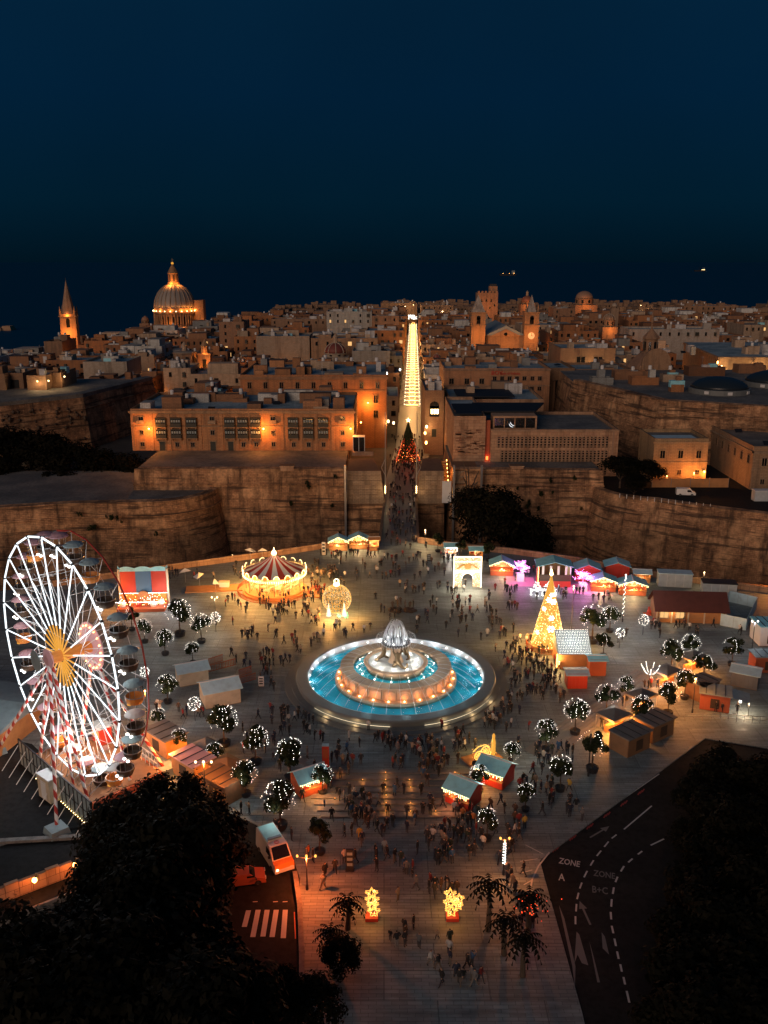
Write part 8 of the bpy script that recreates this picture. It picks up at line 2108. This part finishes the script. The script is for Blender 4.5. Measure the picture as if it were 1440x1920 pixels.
CL = [  # x, y, how many, spread, where
    (820, 1055, 12, 28, 12, 'near the gate bridge'), (745, 1040, 16, 42, 16, 'at the foot of the gate bridge'), (700, 1076, 14, 32, 14, 'before the moat stalls'), (660, 1044, 16, 34, 5, 'at the teal moat stalls'), (606, 1082, 24, 24, 16, 'in the carousel crowd'), (590, 1118, 20, 16, 12, 'by the carousel platform'), (562, 1146, 20, 22, 13, 'in front of the carousel'), (462, 1138, 16, 36, 9, 'by the carousel fence'), (440, 1083, 8, 34, 6, 'on the wooden deck'), (350, 1080, 8, 30, 6, 'on the parapet walk'), (500, 1190, 10, 50, 14, 'below the carousel'), (640, 1188, 9, 40, 12, 'below the giant bauble'), (545, 1235, 6, 22, 22, 'beside the fountain steps by the cream huts'), (494, 1252, 12, 18, 22, 'near the map sign'), (815, 1100, 14, 36, 20, 'between gate and light arch'), (852, 1140, 20, 36, 20, 'below the light arch'), (785, 1158, 8, 35, 12, 'by the dark sculpture mound'), (935, 1125, 12, 32, 20, 'between light arch and stage'), (925, 1180, 14, 36, 18, 'on the paving above the fountain'), (968, 1225, 18, 24, 24, 'between fountain and cone tree'), (1008, 1246, 20, 14, 16, 'queuing at the golden cone tree'), (985, 1290, 14, 26, 22, 'by the amber kiosk crowd'), (1034, 1278, 14, 12, 16, 'beside the fairy-light hut'), (1060, 1116, 10, 36, 4, 'before the stage'), (1150, 1126, 6, 36, 4, 'at the golden icicle stalls'), (1195, 1190, 8, 26, 14, 'among the lit trees'), (1270, 1185, 8, 50, 12, 'below the timber chalet'), (1395, 1180, 3, 20, 10, 'by the sheet fence'), (1365, 1330, 4, 25, 8, 'under the grey awning'),
    (524, 1338, 6, 16, 16, 'on the fountain terrace near the big lit tree'), (600, 1342, 4, 22, 8, 'on the fountain step'), (735, 1392, 12, 26, 16, 'just below the fountain'), (782, 1408, 12, 20, 18, 'in the group below the fountain'), (812, 1432, 16, 22, 22, 'at the top of the shallow steps'), (872, 1396, 8, 20, 14, 'beside the golden carriage'), (922, 1352, 9, 12, 16, 'by the fountain rim'), (950, 1312, 9, 14, 18, 'on the fountain terrace by the crowd'), (650, 1425, 7, 26, 12, 'by the red pillar'), (575, 1385, 5, 22, 12, 'above the red pillar'), (660, 1520, 10, 22, 14, 'on the shallow steps'), (702, 1545, 7, 18, 12, 'below the shallow steps'), (735, 1622, 8, 40, 10, 'on the walk beyond the totem'), (850, 1585, 22, 36, 22, 'on the walk below the slope stall'), (880, 1532, 9, 26, 14, 'by the sloping teal stalls'), (960, 1560, 8, 22, 22, 'near the wound lamp post'), (815, 1672, 7, 28, 10, 'by the star cluster'), (744, 1690, 1, 2, 2, 'between the two star stacks'), (775, 1760, 5, 24, 12, 'on the dark walk beyond the stars'), (862, 1810, 11, 26, 28, 'in the dark group past the palms'), (1003, 1480, 12, 22, 20, 'by the lit trees above the road'), (1040, 1410, 8, 26, 18, 'on the slanting steps'), (1075, 1530, 3, 14, 6, 'on the pavement beside the bus road'), (610, 1640, 4, 16, 16, 'by the string-bulb lamp post'), (410, 1505, 4, 18, 8, 'by the brown huts'), (285, 1325, 4, 14, 20, 'in the wheel queue'), (1165, 1352, 5, 30, 16, 'at the tents of the hut row'), (1225, 1300, 4, 20, 10, 'under the umbrella shaped lit trees'), (350, 1345, 5, 14, 10, 'between cream huts and brown huts'), (545, 1580, 3, 18, 10, 'near the unlit slim tree'), (960, 1660, 4, 12, 12, 'on the amber lit pavement'), (975, 1720, 5, 16, 26, 'in the planting strip path')]
pr = random.Random(77); folk = []
FXY = Vector((FP.x, FP.y))
for (x, y, n, sx, sy, lb) in CL:
    n = int(n * 1.4 + .5); sx *= 1.45; sy *= 1.45
    made, tries = [], 0
    while len(made) < n and tries < 400:
        tries += 1
        p0 = at(x + pr.gauss(0, .6) * sx, y + pr.gauss(0, .6) * sy).xy
        if (p0 - FXY).length < 16.9: continue
        if any((p0 - q).length < .55 for q in made): continue
        if made and pr.random() < .45:      # people stand in twos and threes
            q = pr.choice(made); a = pr.uniform(0, 6.3); c = q + Vector((math.cos(a), math.sin(a))) * pr.uniform(.55, .8)
            if all((c - w_).length > .5 for w_ in made) and (c - FXY).length > 16.9: p0 = c
        made.append(p0)
    folk += [(p, lb) for p in made]
for (x, y, q) in ((691, 1371, 7), (828, 1368, 4)):      # two posing at the fountain edge
    folk.append((at(x, y).xy, 'posing at the front of the fountain rim'))
for k in range(300):      # strollers all over the square
    x, y = pr.uniform(430, 1080), pr.uniform(1060, 1640)
    p0 = at(x, y).xy
    if (p0 - FXY).length > 17.2 and not (y > 1540 and (x < 590 or x > 960)): folk.append((p0, 'strolling across the open paving ' + ('above the fountain' if p0.y > FP.y + 14 else 'below the fountain' if p0.y < FP.y - 14 else 'beside the fountain')))
folk.sort(key=lambda q: q[0].y)
print('people', len(folk))
def jacket():
    return pr.choices(JAC, [q[2] for q in JAC])[0]
for i, (p, lb) in enumerate(folk[:300]):
    pz, me = pr.choices(POSES, (16, 12, 16, 16, 5, 8, 10, 1))[0]
    if lb.startswith('posing'): pz, me = POSES[7]
    jn, jc, _w = jacket()
    o = obj('person', me, None, (p.x, p.y, .0), pr.uniform(0, 6.28), jc)
    s_ = pr.uniform(1.0, 1.1); child = pr.random() < .06
    if child: s_ = pr.uniform(.62, .75)
    o.scale = (s_ * pr.uniform(1.0, 1.15), s_ * 1.05, s_)
    lab = '%s in %s jacket %s %s' % ('child' if child else 'person', jn, pz, lb) if pz != 'in a long coat' else '%s in long %s coat %s' % ('child' if child else 'person', jn, lb)
    tag(o, lab, 'person', 'people on the square')
# the rest of the crowd, further away, as one mass
JM = []
for k, (nm, c, _w) in enumerate((JAC[0], JAC[1], JAC[2], JAC[5], JAC[6], JAC[7], JAC[4])): plain('crowd_coat_%d' % k, c, .8); JM.append('crowd_coat_%d' % k)
plain('crowd_legs', (.02, .022, .028), .8); plain('crowd_hair', (.02, .014, .01), .7)
rest = [(Vector((p.x, p.y, 0)), 1) for p, lb in folk[300:]]
for k in range(150):
    f_ = pr.random() ** .8; y = 188 + f_ * 85; x = 3.7 + (y - 190) * .028 + pr.uniform(-3.4, 3.4); rest.append((Vector((x, y, .02)), 1))
for k in range(70): y = 262 + pr.random() * 55; rest.append((Vector((street_x(y) - 1 + pr.uniform(-6, 5), y, .02)), 1))
vs_, fs_, ms_ = [], [], []
src = [([v.co.copy() for v in me.vertices], [(tuple(f.vertices), f.material_index) for f in me.polygons]) for _n, me in POSES[:7]]
for p, _k in rest:
    vv, ff = src[pr.randrange(7)]; a = pr.uniform(0, 6.28); ca, sa = math.cos(a), math.sin(a); s_ = pr.uniform(.92, 1.05); n0 = len(vs_); cm = pr.choices(range(7), (30, 18, 14, 10, 9, 6, 8))[0]
    vs_ += [(p.x + s_ * (c.x * ca - c.y * sa), p.y + s_ * (c.x * sa + c.y * ca), p.z + s_ * c.z) for c in vv]
    for f, m in ff: fs_.append(tuple(i + n0 for i in f)); ms_.append((7, cm, 8, 9, 8)[m])
me = bpy.data.meshes.new('crowd'); me.from_pydata(vs_, [], fs_)
for q in JM + ['skin_tone', 'crowd_legs', 'crowd_hair']: me.materials.append(M_[q])
me.polygons.foreach_set('material_index', ms_); me.update()
tag(obj('crowd', me), 'dense crowd on the gate bridge, street and far side of the square', 'crowd', None, 'stuff')
# dark bronze figures on the mound
SB = bpy.data.objects['sculpture_mound']
stm = POSES[6][1].copy(); stm.materials.clear(); [stm.materials.append(M_['dark_wood']) for q in range(5)]
for x, y, z in ((-.6, 0, .7), (-.1, .2, 1.0), (.7, -.1, .6), (1.6, .2, .2), (-1.5, .1, .3)): obj('figure', stm, SB, (x, y, z), x * 2)
